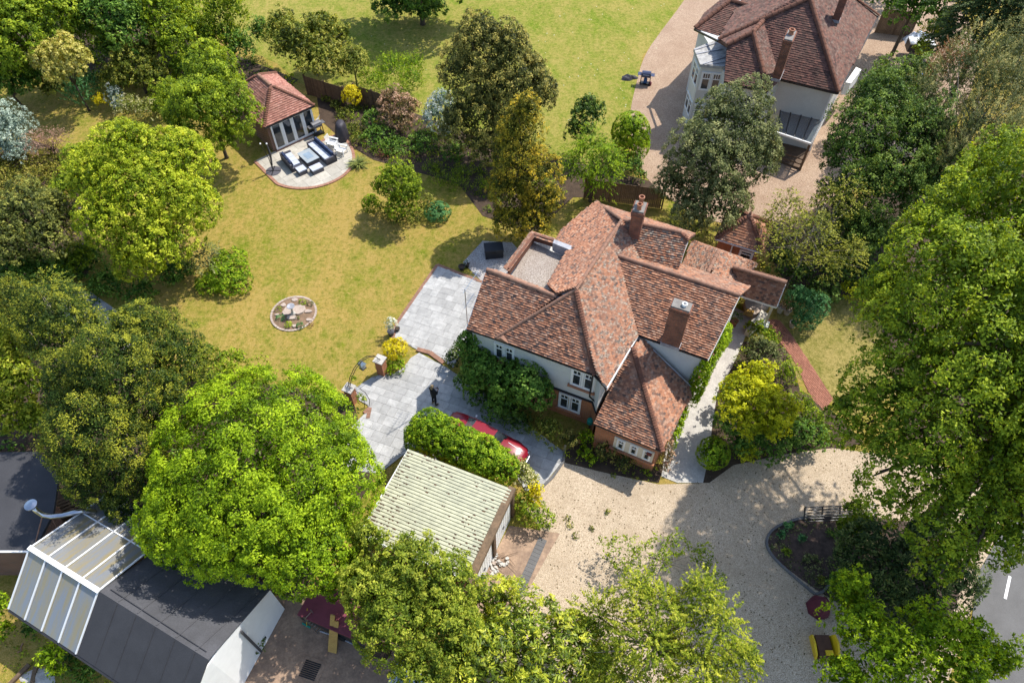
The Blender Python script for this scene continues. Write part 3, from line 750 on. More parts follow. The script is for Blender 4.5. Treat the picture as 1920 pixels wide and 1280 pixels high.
plB = plane3(N1, HB, N1-bv-Vector((0,0,.84))); HB2 = P1(1020, 215, plB); BV = P1(970, 345, plB)
vd = plA[1].cross(plB[1]).normalized(); vd = vd if vd.z < 0 else -vd; VW = N1+vd*((N1.z-CRl.z+.35)/-vd.z)
print('CRl', CRl, 'CH', CH, 'HB2', HB2, 'BV', BV, 'VW', VW)
Cback_r = Vector((CRr.x, CRr.y, hz))+vv*2.7; Cback_l = Vector((CRl.x, CRl.y, hz))+vv*2.7
Bback_r = HB+bu*.8+bv*2.8; Bback_r.z = hz; Bback_l = K1
BF_l = Z1(725, 280, hz+.9)
slopes = [  # polygon, wear
 ([EL, DL, ER_r, ER_l], .15), ([DL, DR, N2], .12),
 ([DR, CH, AB, CRl, VW+vd*.9, N1, N2], .95),
 ([N2, N1, K1, K0, K0b, Z1(425, 210, 5.5), FX, FTR, FBR, ER_r], .28),
 ([CRl+(AB-DR)*0, AB, CEr, CRr], .2),
 ([N1, HB, HB2, BV-bv*.5-Vector((0,0,.42)), VW+vd*.9], .95),
]
tmb = MB(); dmb = MB()
# right slope of the main range: plane through N2, N1, AB, CH
for i, (P, wr) in enumerate(slopes):
    tile_face(tmb, P, .12, .16, wr); deck(dmb, P)
# rear slopes
for P in ([N1, K1, Bback_r, HB2, HB], [CRl, CRr, Cback_r, Cback_l]):
    tile_face(tmb, P, .13, .2, .6); deck(dmb, P)
roof = dmb.build('roof', plain('roof_underlay', (.16, .08, .05), (.1, .05, .04), .9, 3), house)
o = tmb.build('tiles', MT['tile'], roof); o['kind'] = 'stuff'
for a, b in ((N2, N1), (CRl, CRr), (ER_l, ER_r), (N1, HB), (N1, K1)): ridge_line(roof, a, b, .10, .33, lift=.04)
ridge_line(roof, DL, N2, .09, .34, lift=.04)
hm = MB(); hip_tiles(hm, DR, N2, .13, .13); hip_tiles(hm, HB2, HB, .15, .13)
o = hm.build('hip_tiles', MT['ridgedark'], roof); o['kind'] = 'stuff'
# verges and eaves: fascia boards and gutters
gut = MB()
for a, b in ((EL, DL), (DL, DR), (DR, CH), (AB, CEr)): gut.bar(a+Vector((0,0,-.08)), b+Vector((0,0,-.08)), .11, .1)
gut.build('gutter', MT['black'], house)
for a, b in ((CH, AB), (EL, ER_l), (CEr, CRr), (HB2, BV)):
    fas = MB(); fas.bar(a+Vector((0,0,-.12)), b+Vector((0,0,-.12)), .05, .2); fas.build('bargeboard', MT['white'], house)
# flat roof with its tiled upstand
fr = MB(); c5 = 5.45
def z_(p, z): return Vector((p.x, p.y, z))
fr.prism([z_(FTL, 0), z_(FBL, 0), z_(FBR, 0), z_(FTR, 0)], c5-.2, c5)
fr.build('flat_roof', gravelmat('roof_chippings', (.40, .34, .28), (.50, .44, .38), (.26, .20, .16), (.11, .09, .08)), house)
pm = MB()
Oa = Z1(322, 176, 5.35); Ob = Z1(203, 338, 5.35); Oc = Z1(430, 212, 5.35)
fm = MB(); wall_o = []
tile_face(fm, [Ob, Z1(222, 352, 6.0), Z1(335, 200, 6.0), Oa], .12, .17, .8); tile_face(fm, [Oa, Z1(335, 200, 6.0), Z1(425, 228, 6.0), Oc], .12, .17, .7)
o = fm.build('parapet_tiles', MT['tile'], roof); o['kind'] = 'stuff'
pm = MB()
pm.bar(Z1(335, 200, 5.8), Z1(222, 352, 5.8), .12, .5); pm.bar(Z1(335, 200, 5.8), Z1(425, 228, 5.8), .12, .5)
pm.build('parapet', MT['ridgedark'], house)
# white-grey flashing box at the flat roof's corner
q = MB(); A, B, C_, D = Z1(425, 212, 6.05), Z1(522, 248, 6.05), Z1(510, 265, 6.05), Z1(418, 228, 6.05)
q.prism([A, B, C_, D], 5.5, 6.08); q.build('flashing', MT['lead'], house)
q = MB(); ridge_back = [ER_l+v*.28+Vector((0,0,-.2)), ER_r+v*.28+Vector((0,0,-.2)), ER_r+v*.75+Vector((0,0,-.95)), ER_l+v*.75+Vector((0,0,-.95))]
tile_face(q, [ER_l+Vector((0,0,.02)), ER_r+Vector((0,0,.02)), ER_r+v*.9+Vector((0,0,-.9)), ER_l+v*.9+Vector((0,0,-.9))], .12, .17, .7); o = q.build('back_tiles', MT['tile'], roof); o['kind'] = 'stuff'

# walls: brick below, painted render above
inn = .28
def off(p, du, dv): return Vector((p.x, p.y, 0))+u*du+v*dv
foot = [off(EL, .2, inn), off(DL, 0, inn-.02), off(DR, .05, inn), off(CH, -.38, .25), off(AB, -.42, .0), off(CEr, -.35, inn), z_(CRr, 0)+vv*2.3-u*.35, off(BV, -.3, .2), off(HB2, -.35, .1), off(Bback_r, -.3, -.5), off(K1, .2, -.3), off(K0, .3, 0), off(K0b, .3, 0), z_(Oc, 0), z_(Oa, 0)+u*.2, z_(Ob, 0)+u*.15-v*.1, off(ER_l, .2, .5)]
zsplit = 2.3
m1 = MB(); m1.prism(foot, 0, zsplit); m1.build('brick_wall', MT['brick'], house)
cx = sum((p for p in foot), Vector())/len(foot)
foot2 = [p+(p-cx).normalized()*.03 for p in foot]
m2 = MB(); m2.prism(foot2, zsplit, hz+.02); m2.build('rendered_wall', MT['render'], house)
mb = MB()
for a, b in ((0, 1), (1, 2), (2, 3)): mb.bar(foot2[a]+Vector((0,0,zsplit))-v*.04, foot2[b]+Vector((0,0,zsplit))-v*.04, .09, .1)
mb.build('string_course', MT['black'], house)
g = MB()   # gable infill triangles
g.mesh([z_(EL, hz)+u*.12, z_(ER_l, hz)+u*.12, ER_l+u*.12+Vector((0,0,-.16)), z_(ER_l, hz)+u*.12+v*.9], [(0, 1, 2), (1, 3, 2)])
g.mesh([z_(CEr, hz)-u*.3, Cback_r-u*.3, CRr-u*.3+Vector((0,0,-.15))], [(0, 1, 2)])
g.mesh([BV-u*.25-Vector((0,0,.2)), Bback_r-u*.3, HB2-u*.3-Vector((0,0,.1))], [(0, 1, 2)])
g.build('gable', MT['render'], house)
# downpipes
mb = MB(); A = off(DR, -.12, .12); mb.tube([A+Vector((0,0,hz-.15)), A+Vector((0,0,zsplit+.55)), A+u*.55+v*.0+Vector((0,0,zsplit+.1)), A+u*.95-v*.3+Vector((0,0,zsplit-.1)), A+u*.95-v*.3+Vector((0,0,1))], .045, 6)
A = off(AB, .65, .22); mb.tube([A+Vector((0,0,hz-.1)), A+Vector((0,0,3.6))], .045, 6)
mb.build('downpipe', MT['black'], house)
# front windows
fd = (foot2[2]-foot2[1]).normalized(); fn = Vector((fd.y, -fd.x, 0))
def onfront(px, py, z): # nearest point of the front wall plane
    p = gp(px, py, z); o = foot2[1]; q = o+fd*((p-o).dot(fd)); return Vector((q.x, q.y, z))
def wat(x0, y0, x1, y1, zb):
    a = onfront(860+x0/5.334, 560+y0/5.334, zb); b = onfront(860+x1/5.334, 560+y1/5.334, zb); return a, b
a, b = wat(345, 515, 528, 575, 3.75); window(house, a-Vector((0,0,.72)), fd, fn, 1.15, 1.3, sill=MT['brick'])
a, b = wat(1095, 845, 1300, 925, 3.6); window(house, a-Vector((0,0,.42)), fd, fn, 1.25, 1.38, sill=MT['brick'])
o1 = onfront(860+980/5.334, 560+1095/5.334, .72)-fn*.03; window(house, o1, fd, fn, 1.25, 1.35, sill=MT['brick'])
# small gable over the left window
A = (a-fd*0); A = onfront(860+360/5.334, 560+400/5.334, hz)
q = MB(); q.mesh([A+fn*.3+Vector((0,0,-.02)), A+fd*.75+fn*.3+Vector((0,0,.02)), A+fd*.35+fn*.3+Vector((0,0,.22)), A+fd*.35-fn*.6+Vector((0,0,.3))], [(0, 1, 2), (0, 2, 3), (2, 1, 3)])
q.build('porch_gable', MT['ridge'], house)

# wing (single storey, hipped) in front right
wing_FL = Z1(600, 1025, 2.45); wing_FR = Z1(905, 1150, 2.45); wing_T = Z1(772, 690, 5.0); wing_BR = Z1(1045, 880, 2.45); wing_BL = Z1(815, 650, 4.75)
wl_top = Z1(655, 960, 3.0)
wt = MB(); wd_ = MB()
for P, wr in (([wing_FL, wing_FR, wing_T, Z1(742, 735, 4.62)], .3), ([wing_FR, wing_BR, wing_BL, wing_T], .45)):
    tile_face(wt, P, .12, .16, wr); deck(wd_, P)
wr_ = wd_.build('wing_roof', MATS['roof_underlay'], house)
o = wt.build('tiles', MT['tile'], wr_); o['kind'] = 'stuff'
hm = MB(); hip_tiles(hm, wing_FR, wing_T, .13, .13); o = hm.build('hip_tiles', MT['ridgedark'], wr_); o['kind'] = 'stuff'
q = MB(); q.bar(Z1(865, 700, 4.45), Z1(1040, 870, 2.6), .07, .03); q.build('flashing', MT['lead'], house)
wf = [off(wing_FL, .12, .1), off(wing_FR, -.2, .1), off(wing_BR, -.25, .0), off(wing_BL, 0, .5), off(CH, -.2, .5)]
q = MB(); q.prism(wf, 0, 2.42); q.build('wing_wall', MT['brick'], house)
q = MB(); q.bar(wing_FL-Vector((0,0,.07)), wing_FR-Vector((0,0,.07)), .11, .1); q.build('gutter', MT['black'], house)
wd2 = (wf[1]-wf[0]).normalized(); wn2 = Vector((wd2.y, -wd2.x, 0))
W0 = wf[0]+wd2*1.05+Vector((0,0,.92)); q = MB()
q.box(W0+wd2*1.05+Vector((0,0,.49))+wn2*.02, wd2*1.05, wn2*.03, (0,0,.5)); q.build('window_surround', MT['cream'], house)
for k in range(3): window(house, W0+wd2*(.16+k*.69)+wn2*.05+Vector((0,0,.07)), wd2, wn2, .44, .86, cols=1, transom=.34, depth=.04, bars=False)
q = MB(); q.box(W0+wd2*1.05-Vector((0,0,.07))+wn2*.08, wd2*1.2, wn2*.09, (0,0,.05)); q.build('sill', MT['brick'], house)
q = MB(); c = wf[1]-wd2*.35+wn2*.06+Vector((0,0,1.7)); q.box(c, wd2*.13, wn2*.06, (0,0,.14)); q.build('alarm_box', plain('dark_red_box', (.14, .02, .025), rough=.6), house)
# upper right wall window near the valley
q = MB()
cd = (foot2[5]-foot2[4]).normalized(); cn = Vector((cd.y, -cd.x, 0))
window(house, foot2[4]+cd*.15+Vector((0,0,4.1)), cd, cn, .8, .55, cols=2, transom=0, depth=.05)

# chimneys
def chimney(base, top, wx, wy, ang, z0, z1, mat, pots, parent=house, cap=True):
    d = Vector((math.cos(ang), math.sin(ang), 0)); n = Vector((-d.y, d.x, 0)); c = Vector((base.x, base.y, 0))
    m = MB(); m.box(c+Vector((0,0,(z0+z1)/2)), d*wx/2, n*wy/2, (0,0,(z1-z0)/2)); ch = m.build('chimney', mat, parent)
    m = MB(); m.box(c+Vector((0,0,z1+.05)), d*(wx/2+.05), n*(wy/2+.05), (0,0,.07)); m.box(c+Vector((0,0,z1-.16)), d*(wx/2+.03), n*(wy/2+.03), (0,0,.05)); m.build('brick_course', mat, ch)
    m = MB(); m.box(c+Vector((0,0,z1+.15)), d*(wx/2-.02), n*(wy/2-.02), (0,0,.04)); m.build('cap', MT['mortar'], ch)
    for (a, b, r, h, mt_) in pots:
        m = MB(); m.lathe(c+d*a+n*b+Vector((0,0,z1+.12)), [(r*1.15, 0), (r*1.1, .08), (r, .12), (r*.85, h*.5), (r*.85, h-.1), (r*1.2, h-.08), (r*1.2, h), (r*.8, h), (r*.75, h-.25)], 14); m.build('chimney_pot', mt_, ch, smooth=False)
    m = MB(); m.box(c+Vector((0,0,z0+.02)), d*(wx/2+.02), n*(wy/2+.02), (0,0,.1)); m.build('flashing', MT['lead'], ch)
    return ch
c1 = gp(1262, 630, 5.6); chimney(c1, None, .92, .58, HA, 5.1, 7.75, MT['brickold'], [(.12, .0, .11, .22, MT['white'])])
chimney(gp(1193, 424, 7.4), None, .6, .85, HA+.1, 6.6, 8.55, MT['brickold'], [(0, .2, .13, .55, MT['terracotta']), (0, -.2, .12, .4, MT['terracotta'])])
# TV aerial at the left gable
A = EL+u*-.05+v*.2; q = MB(); q.tube([A+Vector((0,0,-.4)), A+Vector((0,0,2.7))], .025, 6); ae = q.build('aerial', MT['steel'], house)
q = MB(); 
for z_a, ln in ((2.6, 1.5), (1.5, .9)):
    q.tube([A+Vector((0,0,z_a))-v*.2, A+Vector((0,0,z_a))+v*ln], .014, 5)
    for k in range(9): c = A+Vector((0,0,z_a))+v*(ln*k/9); q.tube([c-u*.22, c+u*.22], .008, 4)
q.build('aerial_rods', MT['steel'], ae)

# rear right extension: hipped roof (F) and open porch roof (G)
Fa = Z1(1155, 262, 4.3); Fb = Z1(1090, 390, 4.3); FT = Z1(1040, 215, 2.7); FR_ = Z1(1328, 318, 2.7); FS = Z1(1310, 345, 2.7); FL2 = Z1(985, 345, 2.7)
Gl = Z1(1218, 335, 3.75); Gr = Z1(1455, 405, 3.75); Ger = Z1(1415, 508, 2.45); Gel = Z1(1240, 452, 2.45)
fl = MB(); fd_ = MB(); Fe = Z1(1240, 455, 2.7); Fv = Fb+(Fb-Fa)*.9
for P, wr in (([FT, Fa, Fv, FL2-v*1.2], .9), ([Fa, FR_, FS, Z1(1250, 440, 2.9), Fv+(Fe-Fb)*.25], .85), ([FT, FR_, Fa], .8), ([Gl, Gr, Ger, Gel], .05), ([Gl, Gr, Gr+v*1.5+Vector((0,0,-1.2)), Gl+v*1.5+Vector((0,0,-1.2))], .4)):
    tile_face(fl, P, .12, .16, wr); deck(fd_, P)
er = fd_.build('extension_roof', MATS['roof_underlay'], house); o = fl.build('tiles', MT['tile'], er); o['kind'] = 'stuff'
ridge_line(er, Fa, Fb, .12, .33); ridge_line(er, Gl, Gr, .14, .34, lift=.06)
q = MB(); q.prism([off(FT, .3, -.2), off(FR_, -.3, -.2), off(Fe, -.2, 0), z_(CRr, 0)+vv*1.0-u*.4, off(BV, 0, .3), off(FL2, .2, 0)], 0, 2.66); q.build('extension_wall', MT['brick'], house)
q = MB(); q.bar(Ger-Vector((0,0,.1)), Gr-Vector((0,0,.1)), .05, .16); q.bar(Gel-Vector((0,0,.1)), Ger-Vector((0,0,.1)), .08, .12); q.build('bargeboard', MT['white'], house)
pt = gp(1433, 610, 0)
q = MB(); q.box(pt+Vector((0,0,1.2)), u*.07, v*.07, (0,0,1.2)); q.build('porch_post', MT['cream'], house)
q = MB(); q.box(pt+Vector((0,0,.09)), u*.24, v*.24, (0,0,.09)); q.build('post_base', MT['white'], house)
q = MB(); q.prism(pix([(1393, 573), (1414, 552), (1441, 560), (1440, 580), (1410, 600), (1396, 592)]), 0, .42); q.build('porch_plinth', MT['stone'], house)
q = MB(); q.box(gp(1404, 586, .44), u*.28, v*.28, (0,0,.015)); q.build('doormat', plain('coir_mat', (.42, .24, .06), rough=.95), house)
q = MB(); q.prism(pix([(1395, 628), (1404, 632), (1436, 600), (1424, 592)]), 0, .55); q.build('low_wall', MT['cream'], house)
d_ = gp(1391, 570, 0)
window(house, Vector((d_.x, d_.y, .3))+v*.2, u, -v, .85, 2.0, cols=1, transom=.3)
print('house done')

# ------------------------------------------------------------------ small brick outbuilding with pyramid roof
ob = thing('garden_shed', gp(1390, 470, 0), 'small brick outbuilding with a pyramid tile roof behind the house', 'outbuilding')
SA = Z1(1300, 108, 4.1); SL = Z1(1140, 205, 2.5); SR = Z1(1352, 270, 2.5)
sdv = (SR-SL).normalized(); snv = Vector((-sdv.y, sdv.x, 0)); wdt = (SR-SL).length
SBL = SL+snv*wdt*.95; SBR = SR+snv*wdt*.95; SA = (SL+SR+SBL+SBR)/4; SA.z = 3.8
f_ = MB(); d2 = MB()
for P in ([SL, SR, SA], [SR, SBR, SA], [SBL, SL, SA], [SBR, SBL, SA]): tile_face(f_, P, .16, .22, .15, lift=.035); deck(d2, P)
sr = d2.build('roof', MATS['roof_underlay'], ob); o = f_.build('tiles', MT['tile'], sr); o['kind'] = 'stuff'
h_ = MB()
for c in (SL, SR, SBL, SBR): hip_tiles(h_, c, SA, .16, .13)
o = h_.build('hip_tiles', MT['ridgedark'], sr); o['kind'] = 'stuff'
q = MB(); q.lathe(SA+Vector((0,0,-.05)), [(.2, 0), (.16, .1), (.06, .16), (.1, .24), (.02, .34)], 10); q.build('finial', MT['ridge'], sr)
q = MB(); I = .22; q.prism([SL+sdv*I+snv*I, SR-sdv*I+snv*I, SBR-sdv*I-snv*I, SBL+sdv*I-snv*I], 0, 2.45); q.build('brick_wall', MT['brick'], ob)
q = MB(); q.bar(SL-Vector((0,0,.07)), SR-Vector((0,0,.07)), .1, .08); q.build('gutter', MT['white'], ob)
w0 = SL+sdv*(wdt*.55)+snv*I; window(ob, Vector((w0.x, w0.y, 1.35)), sdv, -snv, .85, .75, cols=1, transom=.4, glaz=1)
q = MB(); w1 = SL+sdv*(wdt*.38)+snv*(I-.06); q.tube([Vector((w1.x, w1.y, 2.4)), Vector((w1.x, w1.y, .1))], .05, 6); q.build('downpipe', MT['white'], ob)

# ================================================================== SUMMER HOUSE
sh = thing('summer_house', gp(545, 230, 0), 'garden room with new red tile roof and white folding glass doors', 'garden room')
a0 = gp(495.5, 239, 2.4); a1 = gp(589, 197.5, 2.4); sd1 = (a1-a0).normalized(); sn1 = Vector((-sd1.y, sd1.x, 0)); W_ = (a1-a0).length; D_ = 5.6
b0 = a0+sn1*D_; b1 = a1+sn1*D_; r0 = (a0+a1)/2+sn1*1.9; r1 = (b0+b1)/2-sn1*1.9; r0.z = r1.z = 3.95
f_ = MB(); d2 = MB()
for P in ([a0, a1, r0], [a1, b1, r1, r0], [b0, a0, r0, r1], [b1, b0, r1]): tile_face(f_, P, .15, .2, .1, lift=.065); deck(d2, P)
sr = d2.build('roof', MATS['roof_underlay'], sh); o = f_.build('tiles', MT['tilenew'], sr); o['kind'] = 'stuff'
ridge_line(sr, r0, r1, .13, .36); h_ = MB()
for a, b in ((a0, r0), (a1, r0), (b0, r1), (b1, r1)): hip_tiles(h_, a, b, .16, .13)
o = h_.build('hip_tiles', MT['ridgedark'], sr); o['kind'] = 'stuff'
I = .25; q = MB(); q.prism([a0+sd1*I+sn1*I, a1-sd1*I+sn1*I, b1-sd1*I-sn1*I, b0+sd1*I-sn1*I], 0, 2.36); q.build('brick_wall', MT['brickdark'], sh)
q = MB(); q.bar(a0-Vector((0,0,.08)), a1-Vector((0,0,.08)), .1, .12); q.bar(a1-Vector((0,0,.08)), b1-Vector((0,0,.08)), .1, .12); q.build('gutter', MT['black'], sh)
q0 = gp(517, 281, 0); q0 = a0+sd1*((q0-a0).dot(sd1))+sn1*(I-.03); q1 = gp(581, 237, 0); wdoor = (q1-q0).dot(sd1)
for k in range(4):
    c = Vector((q0.x, q0.y, .12))+sd1*(k*wdoor/4)
    window(sh, c, sd1, -sn1, wdoor/4-.01, 2.1, cols=1, transom=0, bars=True, depth=.07)
q = MB(); q.box(Vector((q0.x, q0.y, .06))+sd1*wdoor/2-sn1*.05, sd1*(wdoor/2+.1), sn1*.12, (0,0,.05)); q.build('door_sill', MT['ridge'], sh)
# its terrace
pt_ = bpy.data.objects.new('round_terrace', None); COL.objects.link(pt_); pt_.location = gp(580, 310); ORG['round_terrace'] = Vector(pt_.location); pt_['kind'] = 'structure'
arc = pix([(478, 303), (503, 337), (530, 350), (562, 355), (600, 351), (638, 336), (660, 315), (665, 292), (655, 268), (628, 246), (600, 215), (585, 235), (515, 285)])
arc = [Vector(p[:2]) for p in arc]; sm = arc[:1]+smooth_poly(arc[1:10], 2)[1:-3]+arc[10:]
q = MB(); Q = sm[:]; 
if sum(Q[i].x*Q[(i+1) % len(Q)].y-Q[(i+1) % len(Q)].x*Q[i].y for i in range(len(Q))) < 0: Q.reverse()
q.poly([(p.x, p.y, .036) for p in Q]); q.build('mortar_bed', MT['mortar'], pt_)
paving(pt_, sm, math.atan2(sd1.y, sd1.x), MT['slab2'], z0=.02, th=.036, rows=(.6, .9), cols=(.6, .9, .9))
edging('brick_edge', sm[:-3], .21, .07, .1, plain('edge_brick', (.50, .27, .19), (.38, .19, .12), .9, 3, fine=14, rndmix=.4), pt_, z=0)
print('summer house done')

# ================================================================== NEIGHBOUR'S HOUSE
def Z2(x, y, z): return gp(1160+x/2.526, y/2.526, z)
nb = thing('neighbour_house', Z2(900, 300, 0), 'white house with steep dark brown tile roofs, corner bay and glass lean-to', 'house')
nz = 5.2
E1 = Z2(765, 372, nz); E2 = Z2(1040, 438, nz); AP = Z2(905, -8, 8.9); E3 = Z2(1230, 75, nz); AP2 = Z2(1010, -150, 8.9)
Sfr = Z2(705, 432, nz); Sfl = Z2(500, 385, nz); Sap = Z2(635, 155, 7.5); Sap2 = Z2(690, 92, 8.0); Sl = Z2(472, 190, 5.6); Sm = Z2(515, 215, 5.6)
T0 = Z2(360, 135, nz); T1 = Z2(530, 5, 7.2); T2 = Z2(665, 45, 6.6); T3 = Z2(410, 60, nz)
nu = (E2-E1).normalized(); nv = Vector((-nu.y, nu.x, 0)); TOP = Z2(822, -2, 8.6)
pF = plane3(E1, E2, AP)
def P2(x, y, pl): return onpl(1160+x/2.526, y/2.526, pl)
Sl = P2(472, 190, pF); TOP = P2(822, -2, pF); Sm = P2(515, 215, plane3(Sfl, Sfr, Sap)); Sap2.z = Sap.z; Sap2 = Z2(690, 92, Sap.z)
T1 = Z2(530, 5, 6.5); T2 = Z2(665, 45, 6.5); T4 = Z2(472, 168, nz)
AP2 = AP+nv*4
t_ = MB(); d_m = MB()
for P, wr in (([E1, E2, AP, TOP, Sl], .12), ([E2, E3, AP2, AP], .7), ([Sfl, Sfr, Sap, Sm], .1), ([Sfr, E1, Sap2, Sap], .8), ([Sm, Sap, Sap2, Sl+nv*.3], .3), ([Sl, TOP, AP, AP2+nv*2, Sl+nv*8], .55), ([T0, T4, T2, T1], .25), ([T0, T1, T1+nv*3, T3], .5)):
    tile_face(t_, P, .15, .22, wr, lift=.035); deck(d_m, P, .16)
nr_ = d_m.build('roof', MATS['roof_underlay'], nb); o = t_.build('tiles', MT['tiledark'], nr_); o['kind'] = 'stuff'
for a, b in ((E2, AP), (Sfr, Sap), (Sap, Sap2), (Sl, AP), (T0, T1), (T1, T2), (Sm, Sap)): ridge_line(nr_, a, b, .17, .42, MT['ridgedark'], lift=.05)
ridge_line(nr_, E3, AP2, .13, .42, MT['ridgedark'], lift=.03)
q = MB()
nf = [z_(Sfl, 0)+nv*.3+nu*.2, z_(Sfr, 0)+nv*.3-nu*.25, z_(E1, 0)+nv*.25+nu*0, z_(E2, 0)+nv*.3-nu*.4, z_(E3, 0)-nu*.4-nv*.4, z_(E3, 0)-nu*11, z_(T3, 0)+nu*.3-nv*.2, z_(T0, 0)+nu*.3+nv*.2, z_(Sl, 0)]
q.prism(nf, 0, nz-.02); q.build('rendered_wall', MT['render'], nb)
q = MB()
for a, b in ((Sfl, Sfr), (E1, E2), (E2, E3), (T0, T3), (T0, Sl)): q.bar(a-Vector((0,0,.1)), b-Vector((0,0,.1)), .12, .12)
q.build('gutter', MT['black'], nb)
q = MB(); A = z_(E2, nz-.2)-nu*.35+nv*.2; q.tube([A, z_(A, .1)], .06, 6); q.build('downpipe', MT['white'], nb)
# octagonal lead-roofed bay
bc = [Z2(355, 235, 5.35), Z2(385, 310, 5.35), Z2(520, 322, 5.35), Z2(562, 308, 5.35), Z2(505, 205, 5.45), Z2(450, 192, 5.45)]
cen = sum(bc, Vector())/6; ax = cen.copy(); ax.z = 5.8; q = MB()

top = [c.lerp(z_(cen, c.z), .0) for c in bc]
q.prism([z_(c, 0) for c in bc], 5.2, 5.42)

br_ = q.build('bay_roof', MT['lichlead'], nb)
for k, (a, b) in enumerate(((.12, .9), (.38, .95), (.66, .97), (.88, .8))):
    A = bc[0].lerp(bc[1], a) if a < .5 else bc[1].lerp(bc[2], (a-.5)*.6); B = bc[5].lerp(bc[3], a)
    q = MB(); q.bar(z_(A, 5.45), z_(B, 5.46), .06, .06); q.build('lead_roll', MT['lead'], br_)
bw = [c.lerp(z_(cen, c.z), .12) for c in bc]
q = MB(); q.prism([z_(c, 0) for c in bw], 0, 5.2); bwl = q.build('bay_wall', MT['render'], nb)
def side_window(pa, pb, zb, h, cols, m0=.08):
    A = z_(pa, zb); B = z_(pb, zb); d = (B-A).normalized(); n = Vector((d.y, -d.x, 0)); L_ = (B-A).length
    window(nb, A+d*L_*m0+n*.0, d, n, L_*(1-2*m0), h, cols=cols, transom=.36, glaz=3)
side_window(bw[1], bw[2], 3.35, 1.45, 2); side_window(bw[0], bw[1], 3.35, 1.45, 2); side_window(bw[0], bw[1], .9, 1.3, 2); side_window(bw[1], bw[2], .9, 1.3, 2)
# chimney and glass lean-to
na = math.atan2(nu.y, nu.x)
chimney(Z2(790, 240, 7.6), None, .55, 1.35, na, 5.8, 8.5, MT['brickold'], [(0, .1, .17, .4, MT['terracotta'])], nb)
chimney(Z2(1060, 10, 8.5), None, .5, .5, na, 7.2, 9.0, MT['brickold'], [(0, 0, .13, .3, MT['terracotta'])], nb)
G0 = Z2(770, 500, 2.75); G1 = Z2(972, 558, 2.75); G3 = Z2(748, 628, 2.35); G2 = Z2(910, 682, 2.35)
q = MB(); q.mesh([G0, G1, G2, G3]+[p-Vector((0,0,.03)) for p in (G0, G1, G2, G3)], [(0, 3, 2, 1), (4, 5, 6, 7), (0, 1, 5, 4), (1, 2, 6, 5), (2, 3, 7, 6), (3, 0, 4, 7)])
lt = q.build('glass_roof', MT['roofglass'], nb)
q = MB()
for k in range(5): q.bar(G0.lerp(G1, k/4)+Vector((0,0,.03)), G3.lerp(G2, k/4)+Vector((0,0,.03)), .06, .08)
q.build('glazing_bar', MT['black'], lt); q = MB(); q.bar(G0+Vector((0,0,.08)), G1+Vector((0,0,.08)), .25, .1); q.build('glazing_head', MT['black'], lt)
q = MB(); q.bar(G3, G2, .1, .14, ); q.bar(G2, G1, .08, .12); q.build('white_edge', MT['white'], lt)
q = MB(); q.box(z_(G2, 1.15)+nv*.1-nu*.05, nu*.08, nv*.08, (0,0,1.15)); q.box(z_(G3, 1.15)+nv*.1, nu*.08, nv*.08, (0,0,1.15)); q.bar(z_(G2, .5)+nv*.1, z_(G3, .5)+nv*.1, .08, .1); q.bar(z_(G2, .9)+nv*.1, z_(G3, .9)+nv*.1, .08, .08)
q.build('porch_post', MT['wood'], nb)
q = MB(); q.prism([z_(G0, 0), z_(G1, 0), z_(G2, 0)+nv*.1, z_(G3, 0)+nv*.1], .02, .18); q.build('deck', MT['wood'], nb)
# flat dormer box and wall at the far side
q = MB(); q.prism([Z2(1075, 390, 3), Z2(1125, 318, 3), Z2(1150, 330, 3), Z2(1100, 395, 3)], 2.0, 3.0); q.build('side_box', MT['white'], nb)
tag(nb, None)

# ================================================================== GARAGE
ga = thing('garage', gp(830, 950, 0), 'garage with cream corrugated roof, mossy timber fascia and white up-and-over doors', 'garage')
g0 = gp(765, 840, 2.7); g1 = gp(960, 915, 2.7); g2 = gp(880, 1088, 2.55); gd = (g1-g0).normalized(); gn = Vector((-gd.y, gd.x, 0))
gl = (g1-g0).dot(gd); gw = abs((g2-g1).dot(gn)); q = MB()
C0 = z_(g0, 0); per = .165; n_ = int(gw/per); prof = [(0, 0), (.30, 0), (.42, .04), (.88, .04), (1, 0)]
zt = 2.62
rows = []
for i in range(n_):
    for (f, h) in prof[:-1]: rows.append(((i+f)*per, h))
rows.append((n_*per, 0))
vs = []; segs = 8
for k in range(segs+1):
    for (d, h) in rows: vs.append(C0+gd*(gl*k/segs)-gn*d+Vector((0,0,zt+h-.12*d/gw)))
m_ = len(rows); q.mesh(vs, [(k*m_+i, k*m_+i+1, (k+1)*m_+i+1, (k+1)*m_+i) for k in range(segs) for i in range(m_-1)])
gr = q.build('roof', MT['corr'], ga)
# dark moss and debris lying in the channels
q = MB()
for _ in range(230):
    i = random.randint(0, n_-1); r = random.random()
    x = (random.betavariate(1, 6) if random.random() < .5 else 1-random.betavariate(1, 7) if i > n_*.45 else random.random())*gl
    if random.random() < .35 and i < n_*.5: continue
    ln = random.uniform(.04, .15); d = (i+.15)*per
    for s_ in range(2):
        c = C0+gd*min(gl-.05, max(.02, x+random.uniform(-.1, .1)))-gn*(d+random.uniform(-.03, .05))+Vector((0,0,zt+.006+random.uniform(0, .01)-.12*d/gw))
        q.mesh([c-gd*ln/2, c+gn*.05+Vector((0,0,.012)), c+gd*ln/2, c-gn*.05+Vector((0,0,.01))], [(0, 1, 2, 3)], 0, r)
o = q.build('moss', plain('roof_moss', (.14, .075, .04), (.07, .045, .03), .95, 6), gr); o['kind'] = 'stuff'
q = MB(); q.box(C0+gd*(gl-.02)-gn*gw/2+Vector((0,0,2.50)), gd*.17, gn*(gw/2+.1), (0,0,.14)); q.build('fascia', MT['fascia'], ga)
